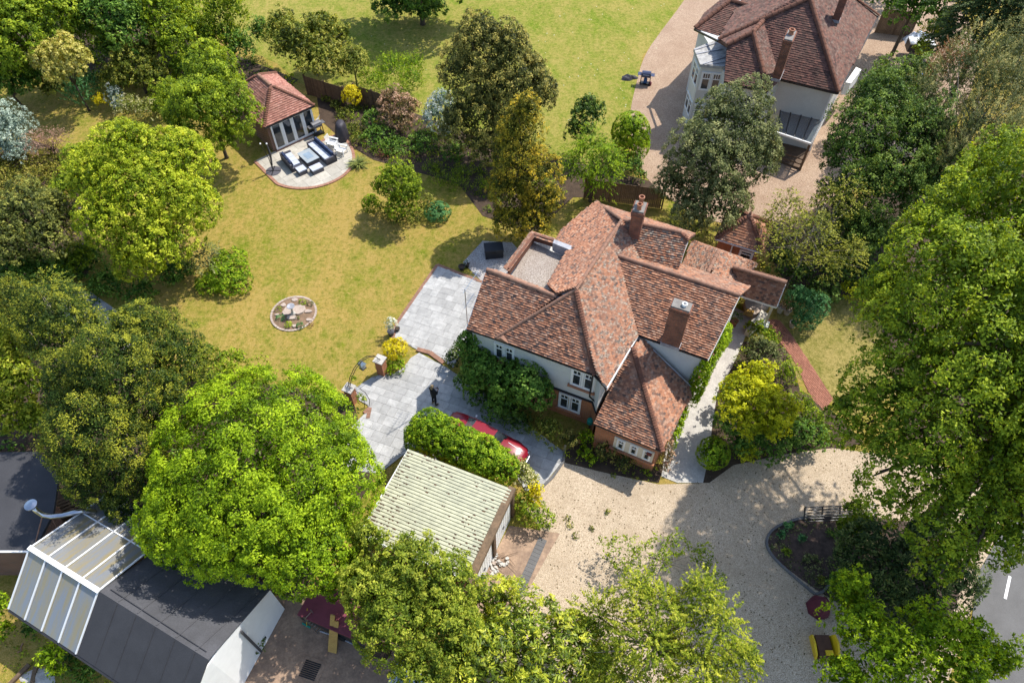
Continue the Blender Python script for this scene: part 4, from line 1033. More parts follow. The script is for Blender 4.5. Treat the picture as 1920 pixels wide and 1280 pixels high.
q = MB(); q.box(C0+gd*gl/2-gn*(gw+.03)+Vector((0,0,2.46)), gd*gl/2, gn*.03, (0,0,.1)); q.box(C0+gd*.0-gn*gw/2+Vector((0,0,2.5)), gd*.02, gn*gw/2, (0,0,.12)); q.build('trim', MT['white'], ga)
q = MB(); q.prism([C0+gd*.15-gn*.15, C0+gd*(gl-.1)-gn*.15, C0+gd*(gl-.1)-gn*(gw-.15), C0+gd*.15-gn*(gw-.15)], 0, 2.38); q.build('wall', MT['brick'], ga)
for k, (s0, s1) in enumerate(((.35, gw/2-.2), (gw/2+.2, gw-.35))):
    c = C0+gd*(gl+.02)-gn*(s0+s1)/2; dr = MB(); dr.box(c+Vector((0,0,1.05)), gd*.03, gn*(s1-s0)/2, (0,0,1.05)); dob = dr.build('garage_door', MT['white'], ga)
    hn = MB(); hn.box(c+gd*.06+Vector((0,0,.95)), gd*.03, gn*.08, (0,0,.02)); hn.build('handle', MT['black'], dob)
    rb = MB()
    for j in range(8): rb.box(c+gd*.035+gn*((j/7-.5)*(s1-s0)*.92)+Vector((0,0,1.05)), gd*.006, gn*.012, (0,0,1.0))
    rb.build('door_rib', MT['white'], dob)
for k in (.12, gw/2, gw-.12):
    q = MB(); q.box(C0+gd*(gl+.04)-gn*k+Vector((0,0,1.15)), gd*.10, gn*.11, (0,0,1.17)); q.build('timber_pier', MT['wood'], ga)
# long grey kerb beside the garage

# ================================================================== BARN with polycarbonate end, bottom left
bn = thing('workshop', gp(330, 1150, 0), 'long workshop with dark felt roof, white boarded gable and translucent panelled end', 'workshop')
rA = gp(57, 1027, 4.4); rB = gp(186, 1107, 4.4); rC = gp(389, 1235, 4.4)
rd = (rC-rA).normalized(); rA = z_(rA, 4.4); rB = rA+rd*((gp(186, 1107, 4.4)-rA).dot(rd)); rC = rA+rd*((gp(389, 1235, 4.4)-rA).dot(rd))
rnn = Vector((-rd.y, rd.x, 0)); 
eA = gp(0, 1130, 2.7); wS = abs((eA-rA).dot(rnn)); rs = 4.1
def rp(t, s, z): return rA+rd*t+rnn*s+Vector((0,0,z-4.4))
LB = (rB-rA).length; LC = (rC-rA).length+.05
def slab3(mb, P, th=.06):
    mb.mesh([Vector(p) for p in P]+[Vector(p)-Vector((0,0,th)) for p in P], [tuple(range(len(P)))[::-1], tuple(range(len(P), 2*len(P)))]+[(i, len(P)+i, len(P)+(i+1) % len(P), (i+1) % len(P))[::1] for i in range(len(P))])
q = MB(); slab3(q, [rp(LB, 0, 4.4), rp(LC, 0, 4.4), rp(LC, -wS, 2.7), rp(LB, -wS, 2.7)]); q.build('roof', MT['felt'], bn)
gR = gp(509, 1101, 2.6); sR = (gR-rA).dot(rnn); tR = (gR-rA).dot(rd)
q = MB(); slab3(q, [rp(LB, 0, 4.4), rp(LB, sR, 2.6), rp(tR, sR, 2.6), rp(LC, 0, 4.4)]); q.build('roof', MT['feltl'], bn)
q = MB(); q.bar(rp(LB+.3, .28, 4.31), rp(LC-.3, .2, 4.34), .03, .03); q.build('felt_seam', MT['felt'], bn)
for k in range(1, 6):
    q = MB(); q.bar(rp(LB+k*1.0, -.05, 4.40), rp(LB+k*1.0, -wS, 2.71), .05, .012); q.build('felt_lap', MT['felt'], bn)
    q = MB(); q.bar(rp(LB+k*1.0, .05, 4.40), rp(LB+k*1.0, sR, 2.62), .05, .012); q.build('felt_lap', MT['feltl'], bn)
for side, s_, z0_ in ((-1, -wS, 2.7), (1, 3.6, 3.0)):
    for k in range(4):
        t0 = LB*k/4; t1 = LB*(k+1)/4; q = MB(); slab3(q, [rp(t0+.03, side*.06, 4.37), rp(t1-.03, side*.06, 4.37), rp(t1-.03, s_, z0_), rp(t0+.03, s_, z0_)], .02); q.build('roof_panel', MT['poly'], bn)
    for k in range(5):
        t0 = LB*k/4; q = MB(); q.bar(rp(t0, side*.05, 4.42), rp(t0, s_, z0_+.04), .06, .05); q.build('glazing_bar', MT['white'], bn)
q = MB(); q.bar(rp(-.05, 0, 4.45), rp(LB+.05, 0, 4.45), .2, .05); q.build('ridge_cap', MT['white'], bn)
q = MB(); q.bar(rp(0, 2.2, 3.57), rp(LB, 2.2, 3.57), .05, .04); q.build('cross_bar', MT['white'], bn)
q = MB(); q.bar(rp(0, -wS-.04, 2.62), rp(LC, -wS-.04, 2.62), .1, .1); q.build('gutter', MT['black'], bn)
q = MB()
q.mesh([rp(.1, -wS+.15, 0), rp(LC-.1, -wS+.15, 0), rp(LC-.1, -wS+.15, 2.65), rp(.1, -wS+.15, 2.65), rp(LC-.1, -wS+.15, 0), rp(tR-.2, sR-.1, 0), rp(tR-.2, sR-.1, 2.5), rp(LC-.12, 0, 4.3), rp(.1, 3.5, 0), rp(.1, 3.5, 2.9)],
       [(0, 1, 2, 3), (4, 5, 6, 7, 2), (0, 3, 9, 8)])
q.build('wall', MT['white'], bn)
# white boarded face slanting down from the gable: each board a part
e0 = rp(LC-.02, 0, 4.34); e1 = rp(tR-.0, sR+.05, 2.55); f1 = gp(540, 1113, .9); f0 = gp(455, 1255, .15); ff = gp(425, 1320, 0)
gdv = (e1-e0); q = MB()
P0 = rp(LC, -wS, 2.7)
lo = [z_(P0, .05)+rd*.12, z_(e1, .05)+rd*.12]
def top_s(sv): return 4.3-(abs(sv)/wS*1.65 if sv < 0 else sv/sR*1.75)
for k in range(15):
    z0, z1 = .06+k*.285, .06+k*.285+.265
    if z1 > 4.2: break
    def rng(z):
        lo_ = -wS+.05 if z <= 2.65 else -wS*(4.3-z)/1.65; hi_ = sR-.1 if z <= 2.55 else sR*(4.3-z)/1.75; return lo_, hi_
    l0, h0 = rng(z0); l1, h1 = rng(z1)
    def gpnt(sv, z, o): 
        t = LC+(tR-LC)*max(0, sv)/sR; return rp(t+o, sv, z)
    for (a0_, b0_, a1_, b1_) in ((l0, 0, l1, 0), (0, h0, 0, h1)):
        q0_ = [gpnt(a0_, z0, -.02), gpnt(b0_, z0, -.02), gpnt(b1_, z1, -.04), gpnt(a1_, z1, -.04)]; q1_ = [p-rd*.06 for p in q0_]
        qq = MB(); qq.mesh(q0_+q1_, [(0, 1, 2, 3), (7, 6, 5, 4), (0, 4, 5, 1), (1, 5, 6, 2), (2, 6, 7, 3), (3, 7, 4, 0)]); qq.build('board', MT['white'], bn)
qq = MB(); s2 = sR*.42; qq.box(gpnt(s2, 1.7, .03), (rd*.03), rnn*.05, (0,0,1.5)); qq.build('cover_strip', MT['feltl'], bn)

# flat felt building far left
fb = thing('flat_roof_building', gp(20, 1040, 0), 'low brick building with flat dark felt roof at the left edge', 'building')
q = MB(); P_ = [gp(-120, 850, 3), gp(70, 846, 3), gp(112, 880, 3), gp(100, 960, 3), gp(62, 1034, 3), gp(0, 1034, 3), gp(-120, 1034, 3)]
q.prism(P_, 2.85, 3.0); q.build('roof', MT['felt'], fb)
q = MB(); q.prism([p+(sum(P_, Vector())/7-p)*(.5 if i in (1, 2, 3) else .03) for i, p in enumerate(P_)], 0, 2.84); q.build('brick_wall', MT['brickdark'], fb)  # dark brick puts the shade of the narrow gap into the wall colour
q = MB(); q.bar(P_[6]+Vector((0,0,.02)), P_[4]+Vector((0,0,.02)), .08, .06); q.build('roof_edge', MT['white'], fb)
print('buildings done')

# ================================================================== TREES AND SHRUBS
LM = lambda n, lo, mid, hi, **k: leafmat(n, lo, mid, hi, **k)
L_ = {
 'maple': LM('maple_leaf', (.045, .10, .004), (.235, .37, .010), (.54, .70, .030)),
 'lime': LM('lime_leaf', (.06, .11, .006), (.32, .42, .014), (.74, .78, .07)),
 'mid': LM('mid_leaf', (0.0452, 0.0876, 0.00715), (0.221, 0.328, 0.0186), (0.504, 0.598, 0.0439)),
 'olive': LM('olive_leaf', (0.0378, 0.0567, 0.0105), (0.193, 0.243, 0.03), (0.567, 0.541, 0.103)),
 'dark': LM('dark_leaf', (0.0191, 0.0447, 0.0093), (0.0975, 0.171, 0.0242), (0.266, 0.367, 0.0596), trans=.2),
 'darkbig': LM('ivy_leaf', (0.0239, 0.0642, 0.0095), (0.11, 0.225, 0.0248), (0.294, 0.436, 0.0666), trans=.2),
 'bronze': LM('holm_leaf', (0.0287, 0.0399, 0.0133), (0.147, 0.16, 0.0311), (0.585, 0.489, 0.112), trans=.2),
 'grey': LM('grey_leaf', (0.03, 0.045, 0.015), (0.156, 0.189, 0.0585), (0.42, 0.423, 0.168), trans=.25),
 'silver': LM('silver_leaf', (0.126, 0.182, 0.14), (0.364, 0.448, 0.336), (0.644, 0.728, 0.588), trans=.2),
 'blue': LM('blue_green_leaf', (0.0218, 0.0762, 0.0273), (0.092, 0.266, 0.0825), (0.237, 0.469, 0.166)),
 'conif': LM('cypress_leaf', (.016, .038, .006), (.065, .105, .012), (.42, .42, .035), trans=.12),
 'gold': LM('golden_cypress_leaf', (0.0217, 0.0348, 0.0058), (0.2, 0.2, 0.0151), (0.754, 0.534, 0.0406), trans=.15),
 'pine': LM('pine_leaf', (0.0378, 0.0567, 0.0189), (0.193, 0.217, 0.0614), (0.546, 0.483, 0.162), trans=.1),
 'yellow': LM('golden_leaf', (.35, .32, .006), (.72, .62, .012), (.9, .8, .03)),
 'gold2': LM('acid_yellow_leaf', (0.168, 0.21, 0.0084), (0.56, 0.588, 0.0168), (0.85, 0.85, 0.042)),
 'cream': LM('cream_leaf', (0.21, 0.231, 0.0315), (0.578, 0.525, 0.105), (0.85, 0.777, 0.252)),
 'pink': LM('tamarisk_leaf', (0.168, 0.126, 0.07), (0.462, 0.28, 0.182), (0.728, 0.462, 0.35)),
 'photinia': LM('photinia_leaf', (0.07, 0.084, 0.028), (0.364, 0.238, 0.112), (0.84, 0.56, 0.392)),
 'whitef': LM('white_rose', (.25, .3, .15), (.75, .76, .62), (.85, .85, .8)),
 'white': LM('white_blossom', (0.084, 0.137, 0.084), (0.294, 0.378, 0.315), (0.84, 0.85, 0.84)),
 'purple': LM('dark_purple_leaf', (0.0403, 0.0538, 0.0168), (0.144, 0.174, 0.0364), (0.426, 0.432, 0.0938), extra=(0.85, 0.806, 0.85)),
 'berry': LM('berry_tree_leaf', (0.0424, 0.0822, 0.0084), (0.216, 0.289, 0.0218), (0.566, 0.597, 0.0707), extra=(0.84, 0.252, 0.063)),
 'laurel': LM('laurel_leaf', (0.0382, 0.0738, 0.00453), (0.235, 0.324, 0.0118), (0.721, 0.73, 0.0529), spec=.5),
 'hedge': LM('hedge_leaf', (0.0395, 0.0942, 0.0047), (0.202, 0.354, 0.0122), (0.484, 0.612, 0.0329)),
 'feather': LM('feathery_leaf', (0.0565, 0.101, 0.00805), (0.294, 0.376, 0.0218), (0.678, 0.68, 0.0756)),
 'varieg': LM('variegated_leaf', (0.0678, 0.106, 0.0161), (0.385, 0.415, 0.0839), (0.85, 0.782, 0.428)),
 'rhodo': LM('rhododendron_leaf', (0.0161, 0.0376, 0.0112), (0.0721, 0.115, 0.0262), (0.224, 0.268, 0.0707), trans=.12),
 'heath': LM('heath_leaf', (0.0546, 0.0708, 0.0109), (0.284, 0.282, 0.0355), (0.619, 0.519, 0.115), extra=(0.819, 0.728, 0.764)),
 'twig': LM('sparse_leaf', (0.0546, 0.0762, 0.0137), (0.284, 0.313, 0.0355), (0.619, 0.603, 0.102)),
 'dry': LM('brown_pine_leaf', (0.168, 0.098, 0.042), (0.42, 0.252, 0.112), (0.63, 0.406, 0.196)),
}
M_ = L_
def T(name, label, cat, lobes, mat, **k): return plant(name, label, cat, lobes, L_[mat], **k)
# --- large trees, bottom left
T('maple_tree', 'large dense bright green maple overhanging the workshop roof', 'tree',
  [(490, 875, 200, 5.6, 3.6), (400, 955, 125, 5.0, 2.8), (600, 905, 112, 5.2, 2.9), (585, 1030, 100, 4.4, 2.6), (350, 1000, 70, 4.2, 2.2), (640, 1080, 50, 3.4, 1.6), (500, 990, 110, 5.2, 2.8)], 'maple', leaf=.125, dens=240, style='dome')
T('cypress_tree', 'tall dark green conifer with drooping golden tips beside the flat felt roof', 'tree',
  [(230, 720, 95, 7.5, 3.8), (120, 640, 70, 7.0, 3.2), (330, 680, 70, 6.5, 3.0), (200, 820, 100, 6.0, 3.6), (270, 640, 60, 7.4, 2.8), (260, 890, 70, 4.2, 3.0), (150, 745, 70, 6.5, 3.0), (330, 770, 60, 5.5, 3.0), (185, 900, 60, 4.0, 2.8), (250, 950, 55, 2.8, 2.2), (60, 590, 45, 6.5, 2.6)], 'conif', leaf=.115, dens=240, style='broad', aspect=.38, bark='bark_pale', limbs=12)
T('cypress_tree', 'slender leaning conifer tips in front of the shaded slab path', 'tree', [(163, 592, 22, 6.2, 2.2), (200, 625, 20, 6.0, 2.0), (130, 570, 35, 6.4, 2.2)], 'conif', leaf=.14, dens=150, style='conifer', aspect=.32, bark='bark_pale', limbs=5)
T('berry_tree', 'fine leaved green tree flecked with russet berries in front of the garage', 'tree',
  [(760, 1075, 75, 4.4, 2.0), (830, 1110, 70, 4.0, 1.9), (740, 1160, 85, 4.0, 2.2), (840, 1190, 75, 3.6, 2.0), (690, 1110, 50, 3.8, 1.8), (800, 1250, 70, 3.2, 1.8), (690, 1010, 30, 4.6, 1.4)], 'berry', leaf=.11, dens=300, aspect=.5)
T('laurel_bush', 'glossy long leaved laurel along the front of the gravel drive', 'shrub',
  [(970, 1190, 85, 2.8, 2.0), (1060, 1215, 75, 2.6, 1.8), (900, 1245, 80, 2.8, 2.0), (1010, 1270, 80, 2.6, 1.8), (925, 1130, 45, 2.2, 1.5), (1110, 1270, 60, 2.2, 1.6)], 'laurel', leaf=.22, dens=110, aspect=.34, style='broad')
T('robinia_tree', 'feathery pale green tree with bare grey twigs in front of the drive', 'tree',
  [(1195, 1115, 38, 5.2, 1.6), (1235, 1150, 52, 5.0, 1.8), (1310, 1125, 42, 5.6, 1.8), (1330, 1190, 65, 5.0, 2.0), (1210, 1220, 70, 4.5, 2.0), (1120, 1165, 55, 3.4, 1.4), (1300, 1260, 70, 4.2, 1.8), (1150, 1250, 50, 3.6, 1.6), (1390, 1240, 40, 4.2, 1.4)], 'feather', leaf=.115, dens=230, style='feather', aspect=.4, bark='bark_pale', limbs=16, inner=.08)
T('small_tree', 'sparse green sapling spreading on the drive gravel in dappled shade', 'tree', [(1165, 1040, 42, 1.2, .6), (1230, 1040, 40, 1.4, .6), (1270, 1020, 24, 1.4, .5), (1320, 1045, 28, 1.3, .5), (1345, 1090, 22, 1.2, .5)], 'mid', leaf=.12, dens=45, style='loose', inner=0, bark='bark_pale', tr=.04)
T('sycamore_tree', 'bright yellow green maple at the bottom right corner', 'tree',
  [(1590, 1110, 38, 5.0, 1.5), (1610, 1165, 50, 5.0, 1.7), (1580, 1268, 46, 4.2, 1.3), (1660, 1235, 70, 5.0, 1.9), (1740, 1190, 55, 5.4, 1.9), (1800, 1200, 46, 5.4, 1.5), (1780, 1262, 70, 5.0, 1.7), (1860, 1235, 44, 4.8, 1.4), (1600, 1155, 40, 4.4, 1.2)], 'maple', leaf=.15, dens=120, style='loose', bark='bark_pale', limbs=5)
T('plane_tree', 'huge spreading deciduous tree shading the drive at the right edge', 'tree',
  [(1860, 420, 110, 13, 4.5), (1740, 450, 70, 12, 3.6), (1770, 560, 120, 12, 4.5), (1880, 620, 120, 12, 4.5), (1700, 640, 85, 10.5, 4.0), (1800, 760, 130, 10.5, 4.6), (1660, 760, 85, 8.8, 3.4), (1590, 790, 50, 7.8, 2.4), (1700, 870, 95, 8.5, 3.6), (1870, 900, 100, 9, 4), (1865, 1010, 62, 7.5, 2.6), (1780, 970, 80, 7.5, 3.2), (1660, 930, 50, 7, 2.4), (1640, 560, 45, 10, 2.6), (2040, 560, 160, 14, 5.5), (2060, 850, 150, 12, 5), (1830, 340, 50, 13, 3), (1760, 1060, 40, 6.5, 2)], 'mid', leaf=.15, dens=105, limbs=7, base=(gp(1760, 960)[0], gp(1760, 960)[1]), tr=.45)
T('plane_tree', 'tall street tree standing outside the right edge and shading the drive', 'tree',
  [(2080, 760, 170, 12, 5), (2200, 1000, 170, 11, 5), (2010, 930, 100, 9, 4), (2240, 700, 160, 13, 5), (2010, 470, 120, 13, 4.5)], 'mid', leaf=.26, dens=13, limbs=4, tr=.4, style='loose')
# --- right side
T('holm_oak', 'rounded grey green evergreen tree growing before the neighbouring white house', 'tree',
  [(1370, 240, 80, 6.2, 2.8), (1320, 310, 72, 5.0, 2.8), (1410, 300, 52, 5.0, 2.6), (1350, 380, 66, 3.4, 2.4), (1262, 350, 36, 3.0, 1.8), (1300, 400, 48, 2.6, 1.8)], 'grey', leaf=.15, dens=150, style='broad')
T('evergreen_tree', 'broad dark mixed evergreen beside the glass lean-to', 'tree',
  [(1640, 220, 75, 7.5, 3.4), (1600, 290, 72, 6.2, 3.2), (1700, 270, 75, 6.8, 3.4), (1650, 360, 80, 5.0, 3.2), (1580, 370, 50, 4, 2.4), (1740, 370, 60, 5.5, 3.0), (1610, 440, 60, 3.2, 2.4)], 'dark', leaf=.15, dens=125, style='loose')
T('pine_tree', 'grey green pine with crooked bare boughs at the right edge', 'tree',
  [(1800, 150, 60, 9, 3), (1870, 190, 70, 9, 3.2), (1830, 260, 75, 8, 3), (1780, 320, 50, 7, 2.6), (1900, 300, 60, 8.5, 3), (1720, 200, 42, 8, 2.4), (1880, 120, 50, 9.4, 2.6), (1840, 340, 60, 7, 2.8), (1750, 260, 50, 7.5, 2.6)], 'pine', leaf=.15, dens=165, style='upright', aspect=.22, limbs=12, bark='bark_pale')
T('pine_branch_tree', 'brown tipped half dead pine near the top right parking yard', 'tree', [(1765, 130, 24, 8.4, 2.2), (1800, 120, 14, 8.8, 1.6)], 'dry', leaf=.17, dens=90, style='upright', aspect=.22, bark='bark_pale')
T('dark_fir', 'very dark blue green conifer in the top right corner', 'tree', [(1850, 40, 80, 8, 4.5), (1790, 80, 50, 6, 3.5), (1910, 90, 60, 7.5, 4), (1880, -30, 90, 9, 4.5)], 'rhodo', leaf=.18, dens=110, style='conifer', aspect=.4)
T('tree', 'mid green tree behind the neighbouring roof in the top right', 'tree', [(1720, 10, 60, 5, 3), (1670, -20, 50, 5, 3), (1770, -30, 70, 6, 3.4)], 'darkbig', leaf=.26, dens=55)
T('young_tree', 'lime leaved sapling beside the parked trailers at the top right', 'tree', [(1752, 60, 24, 3.2, 1.3), (1728, 90, 18, 2.6, 1.2), (1770, 45, 20, 3.6, 1.2)], 'feather', leaf=.17, dens=80, style='loose')
T('cherry_tree', 'sparse tree with pale bare twigs behind the brick outbuilding', 'tree',
  [(1475, 400, 40, 4.6, 1.8), (1520, 440, 50, 4.8, 1.8), (1470, 470, 42, 3.8, 1.6), (1560, 390, 46, 5.2, 2), (1545, 500, 34, 3.6, 1.4), (1440, 420, 20, 3.6, 1.2), (1590, 480, 36, 4.2, 1.6)], 'twig', leaf=.14, dens=70, style='feather', aspect=.4, limbs=14, bark='bark_pale', inner=.05)
T('dark_shrub', 'dark undergrowth between the outbuilding and the big right hand tree', 'shrub', [(1560, 480, 60, 1.4, 1.3), (1640, 450, 60, 1.6, 1.5), (1480, 500, 45, 1.2, 1.1), (1620, 520, 45, 1.2, 1.0), (1540, 545, 36, .8, .8)], 'dark', leaf=.2, dens=60, trunk=False)
T('rounded_shrub', 'blue green rounded shrub right of the porch pots', 'shrub', [(1522, 575, 34, 1.2, 1.0), (1495, 560, 24, 1.1, .9), (1510, 600, 24, .8, .7)], 'blue', leaf=.13, dens=130, trunk=False, style='hedge')
T('golden_shrub', 'low yellow green shrub in the shade behind the side lawn', 'shrub', [(1600, 545, 28, .9, .8), (1630, 540, 20, .9, .7)], 'gold2', leaf=.13, dens=90, trunk=False)
T('golden_tree', 'acid yellow leaved tree beside the concrete path', 'tree',
  [(1385, 725, 36, 3.6, .8), (1430, 745, 46, 3.6, .9), (1380, 760, 36, 3.2, .9), (1465, 770, 36, 3.2, .8), (1425, 700, 30, 3.8, .7), (1410, 795, 34, 2.8, .8), (1450, 800, 30, 2.8, .8)], 'gold2', leaf=.14, dens=190, style='loose')
T('smoke_bush', 'dark grey purple shrub at the edge of the concrete path', 'shrub', [(1425, 655, 28, 1.3, .9), (1405, 670, 18, 1.0, .7), (1445, 665, 20, 1.1, .8)], 'grey', leaf=.13, dens=120, trunk=False, style='loose')
T('low_shrub', 'bright green shrub with red flowers below the porch wall', 'shrub', [(1425, 618, 20, .8, .5), (1445, 632, 20, .7, .5), (1408, 612, 12, .6, .4)], 'mid', leaf=.13, dens=130, trunk=False, style='loose')
T('ball_shrub', 'clipped round green ball at the bottom of the concrete path', 'topiary', [(1337, 850, 32, .85, .85)], 'hedge', leaf=.09, dens=380, trunk=False, style='tight')
T('dark_shrub', 'dark green shrub mass under the acid yellow tree', 'shrub', [(1370, 790, 34, 1.4, 1.2), (1440, 830, 45, 1.0, 1.0), (1490, 815, 40, 1.0, .9), (1390, 830, 30, .9, .8), (1530, 820, 30, .9, .8), (1360, 740, 20, 1.2, .9)], 'darkbig', leaf=.15, dens=110, trunk=False)
T('yellow_shrub', 'small yellow green shrub on the gravel edge beside the clipped ball', 'shrub', [(1402, 845, 24, .8, .6)], 'gold2', leaf=.12, dens=110, trunk=False, style='loose')
T('rhododendron', 'dark budded rhododendron filling the bark bed by the road', 'shrub',
  [(1600, 1050, 40, 1.2, 1.0), (1640, 1030, 62, 1.8, 1.5), (1700, 1080, 75, 2.0, 1.7), (1660, 1110, 50, 1.6, 1.4), (1740, 1010, 60, 2.0, 1.6), (1720, 1150, 45, 1.4, 1.2), (1780, 1090, 55, 1.8, 1.5)], 'rhodo', leaf=.17, dens=130, trunk=False, aspect=.4)
T('climber', 'leafy sprig growing over the black slatted frame', 'shrub', [(1600, 955, 26, 1.5, .7), (1620, 985, 34, 1.4, .8), (1580, 985, 16, 1.3, .5)], 'mid', leaf=.16, dens=90, trunk=False, style='loose')
for i, (x, y, r_, mt_, lb) in enumerate(((1466, 1000, 9, 'blue', 'blue green tussock at the tip of the bark bed'), (1480, 985, 11, 'blue', 'tuft beside the top kerb of the bark bed'), (1477, 1035, 9, 'mid', 'bright green tuft near the bed kerb'), (1512, 1045, 10, 'grey', 'grey green tuft in the middle of the bark bed'), (1530, 1048, 9, 'grey', 'second grey tuft in the middle of the bark bed'), (1505, 1010, 9, 'blue', 'blue tuft between the kerb and the black frame'), (1560, 1000, 9, 'dark', 'dark tuft below the black frame'), (1540, 1085, 8, 'olive', 'olive tuft low in the bark bed'))):
    T('bedding_plant', lb, 'plant', [(x, y, r_, .2, .22)], mt_, leaf=.1, dens=200, trunk=False, style='loose', group='small plants in the bark bed')
# --- hedge, shrubs by the terrace and the house
T('hedge', 'clipped bright green hedge between the garage and the red car', 'hedge',
  [(806, 807, 42, 2.2, 1.2), (838, 824, 43, 2.2, 1.2), (872, 841, 43, 2.2, 1.2), (906, 858, 42, 2.1, 1.2), (938, 875, 38, 2.0, 1.1), (790, 822, 32, 1.8, 1.3), (850, 835, 40, .9, .9), (900, 860, 40, .9, .9), (805, 815, 36, .9, .9)], 'hedge', leaf=.1, dens=330, trunk=False, style='hedge')
T('variegated_shrub', 'pale cream variegated shrub at the end of the hedge', 'shrub', [(975, 885, 26, 1.3, 1.0), (992, 905, 22, 1.3, .9)], 'varieg', leaf=.13, dens=130, trunk=False, style='loose')
T('yellow_shrub', 'yellow leaved shrub behind the garage corner', 'shrub', [(1003, 925, 16, 1.3, .8), (1000, 945, 15, 1.0, .6)], 'yellow', leaf=.12, dens=140, trunk=False, style='loose')
T('green_shrub', 'green shrub spreading on the gravel at the garage corner', 'shrub', [(1000, 965, 30, .8, .8), (1025, 975, 20, .6, .5), (985, 945, 22, 1.0, .8)], 'mid', leaf=.12, dens=120, trunk=False)
T('climbing_shrub', 'big rounded dark climber against the white front wall', 'shrub', [(884, 652, 28, 3.0, 1.4), (903, 685, 34, 2.4, 1.3), (948, 708, 40, 2.5, 1.2), (985, 715, 46, 2.6, 1.4), (1010, 742, 32, 2.4, 1.3), (900, 695, 38, 2.0, 1.5), (950, 740, 40, 1.2, 1.2)], 'darkbig', leaf=.17, dens=130, trunk=False, style='hedge')
T('low_shrub', 'dark rounded shrub beneath the climber beside the paved drive', 'shrub', [(890, 738, 24, .8, .8), (870, 715, 20, .8, .7)], 'darkbig', leaf=.12, dens=140, trunk=False, style='hedge')
T('low_shrub', 'rounded shrub beside the front of the red car', 'shrub', [(928, 770, 27, .8, .8)], 'darkbig', leaf=.12, dens=150, trunk=False, style='hedge')
T('low_shrub', 'dark ground shrub between the rounded shrub and the grey one', 'shrub', [(975, 790, 30, .4, .5), (960, 760, 36, .8, .7)], 'dark', leaf=.13, dens=120, trunk=False)
T('grey_shrub', 'grey green open shrub under the lower front window', 'shrub', [(1028, 803, 30, .9, .8)], 'olive', leaf=.12, dens=110, trunk=False, style='loose')
T('purple_shrub', 'grey purple shrub at the corner of the upper terrace', 'shrub', [(850, 672, 20, .8, .7), (862, 655, 16, .9, .7)], 'rhodo', leaf=.13, dens=120, trunk=False, style='loose')
T('bright_climber', 'bright green trailing plant left of the brick wing', 'shrub', [(1098, 820, 14, .8, .5), (1095, 845, 14, .5, .4), (1112, 862, 12, .3, .3)], 'maple', leaf=.13, dens=110, trunk=False, style='loose')
T('low_shrub', 'dark straggling shrub under the three light window', 'shrub', [(1135, 845, 26, .6, .5), (1170, 862, 24, .5, .4), (1070, 825, 20, .7, .6)], 'bronze', leaf=.12, dens=80, trunk=False, style='loose')
T('rose_bush', 'rose bush with red blooms at the corner of the wing', 'shrub', [(1252, 830, 14, 1.7, .6), (1250, 855, 14, 1.0, .7), (1245, 875, 12, .5, .5)], 'photinia', leaf=.12, dens=90, trunk=False, style='loose')
iv = []
for k in range(12):
    a = k/11; p = Vector((CEr.x, CEr.y, 0)).lerp(z_(CRr, 0)+vv*.2, a)+u*.0; iv.append((p.x-.1, p.y, 3.2+1.0*math.sin(a*3), .42, .5, 1.3))
for k in range(7):
    a = k/6; p = z_(CEr, 0).lerp(z_(wing_BR, 0), a); iv.append((p.x+.05, p.y, 3.3-1.6*a, .35, .4, .9))
    if k > 1: p = z_(wing_BR, 0)-v*(k*.45)-u*.0; iv.append((p.x-.05, p.y, 1.5, .16, .3, .7))
plant('ivy', 'bright green ivy climbing the right hand side wall', 'climber', iv, L_['maple'], leaf=.12, dens=120, trunk=False, style='hedge', world=True)
T('azalea', 'bright yellow shrub beside the brick gate pillar', 'shrub', [(742, 653, 25, .75, .5)], 'yellow', leaf=.12, dens=180, trunk=False, style='hedge')
T('low_shrub', 'bright green low plant in front of the yellow shrub', 'shrub', [(745, 683, 21, .4, .4), (730, 693, 12, .3, .3)], 'maple', leaf=.12, dens=120, trunk=False, style='hedge')
tp = thing('standard_rose', gp(734, 628, 0), 'white flowering standard in a small pot at the lawn edge', 'potted plant')
c, n, s_, r_ = crown(wl([(733, 607, 12, 1.0, .42)]), .1, 160, 'hedge'); leaves_mesh('crown', c, n, s_, r_, L_['whitef'], tp)
q = MB(); P0 = gp(734, 628, 0); q.tube([P0+Vector((0,0,.3)), P0+Vector((0,0,.9))], .02, 5); q.build('stem', MT['bark'], tp)
q = MB(); q.lathe(P0, [(.14, 0), (.2, .34), (.22, .38)], 12); q.build('pot', MT['rattan'], tp)
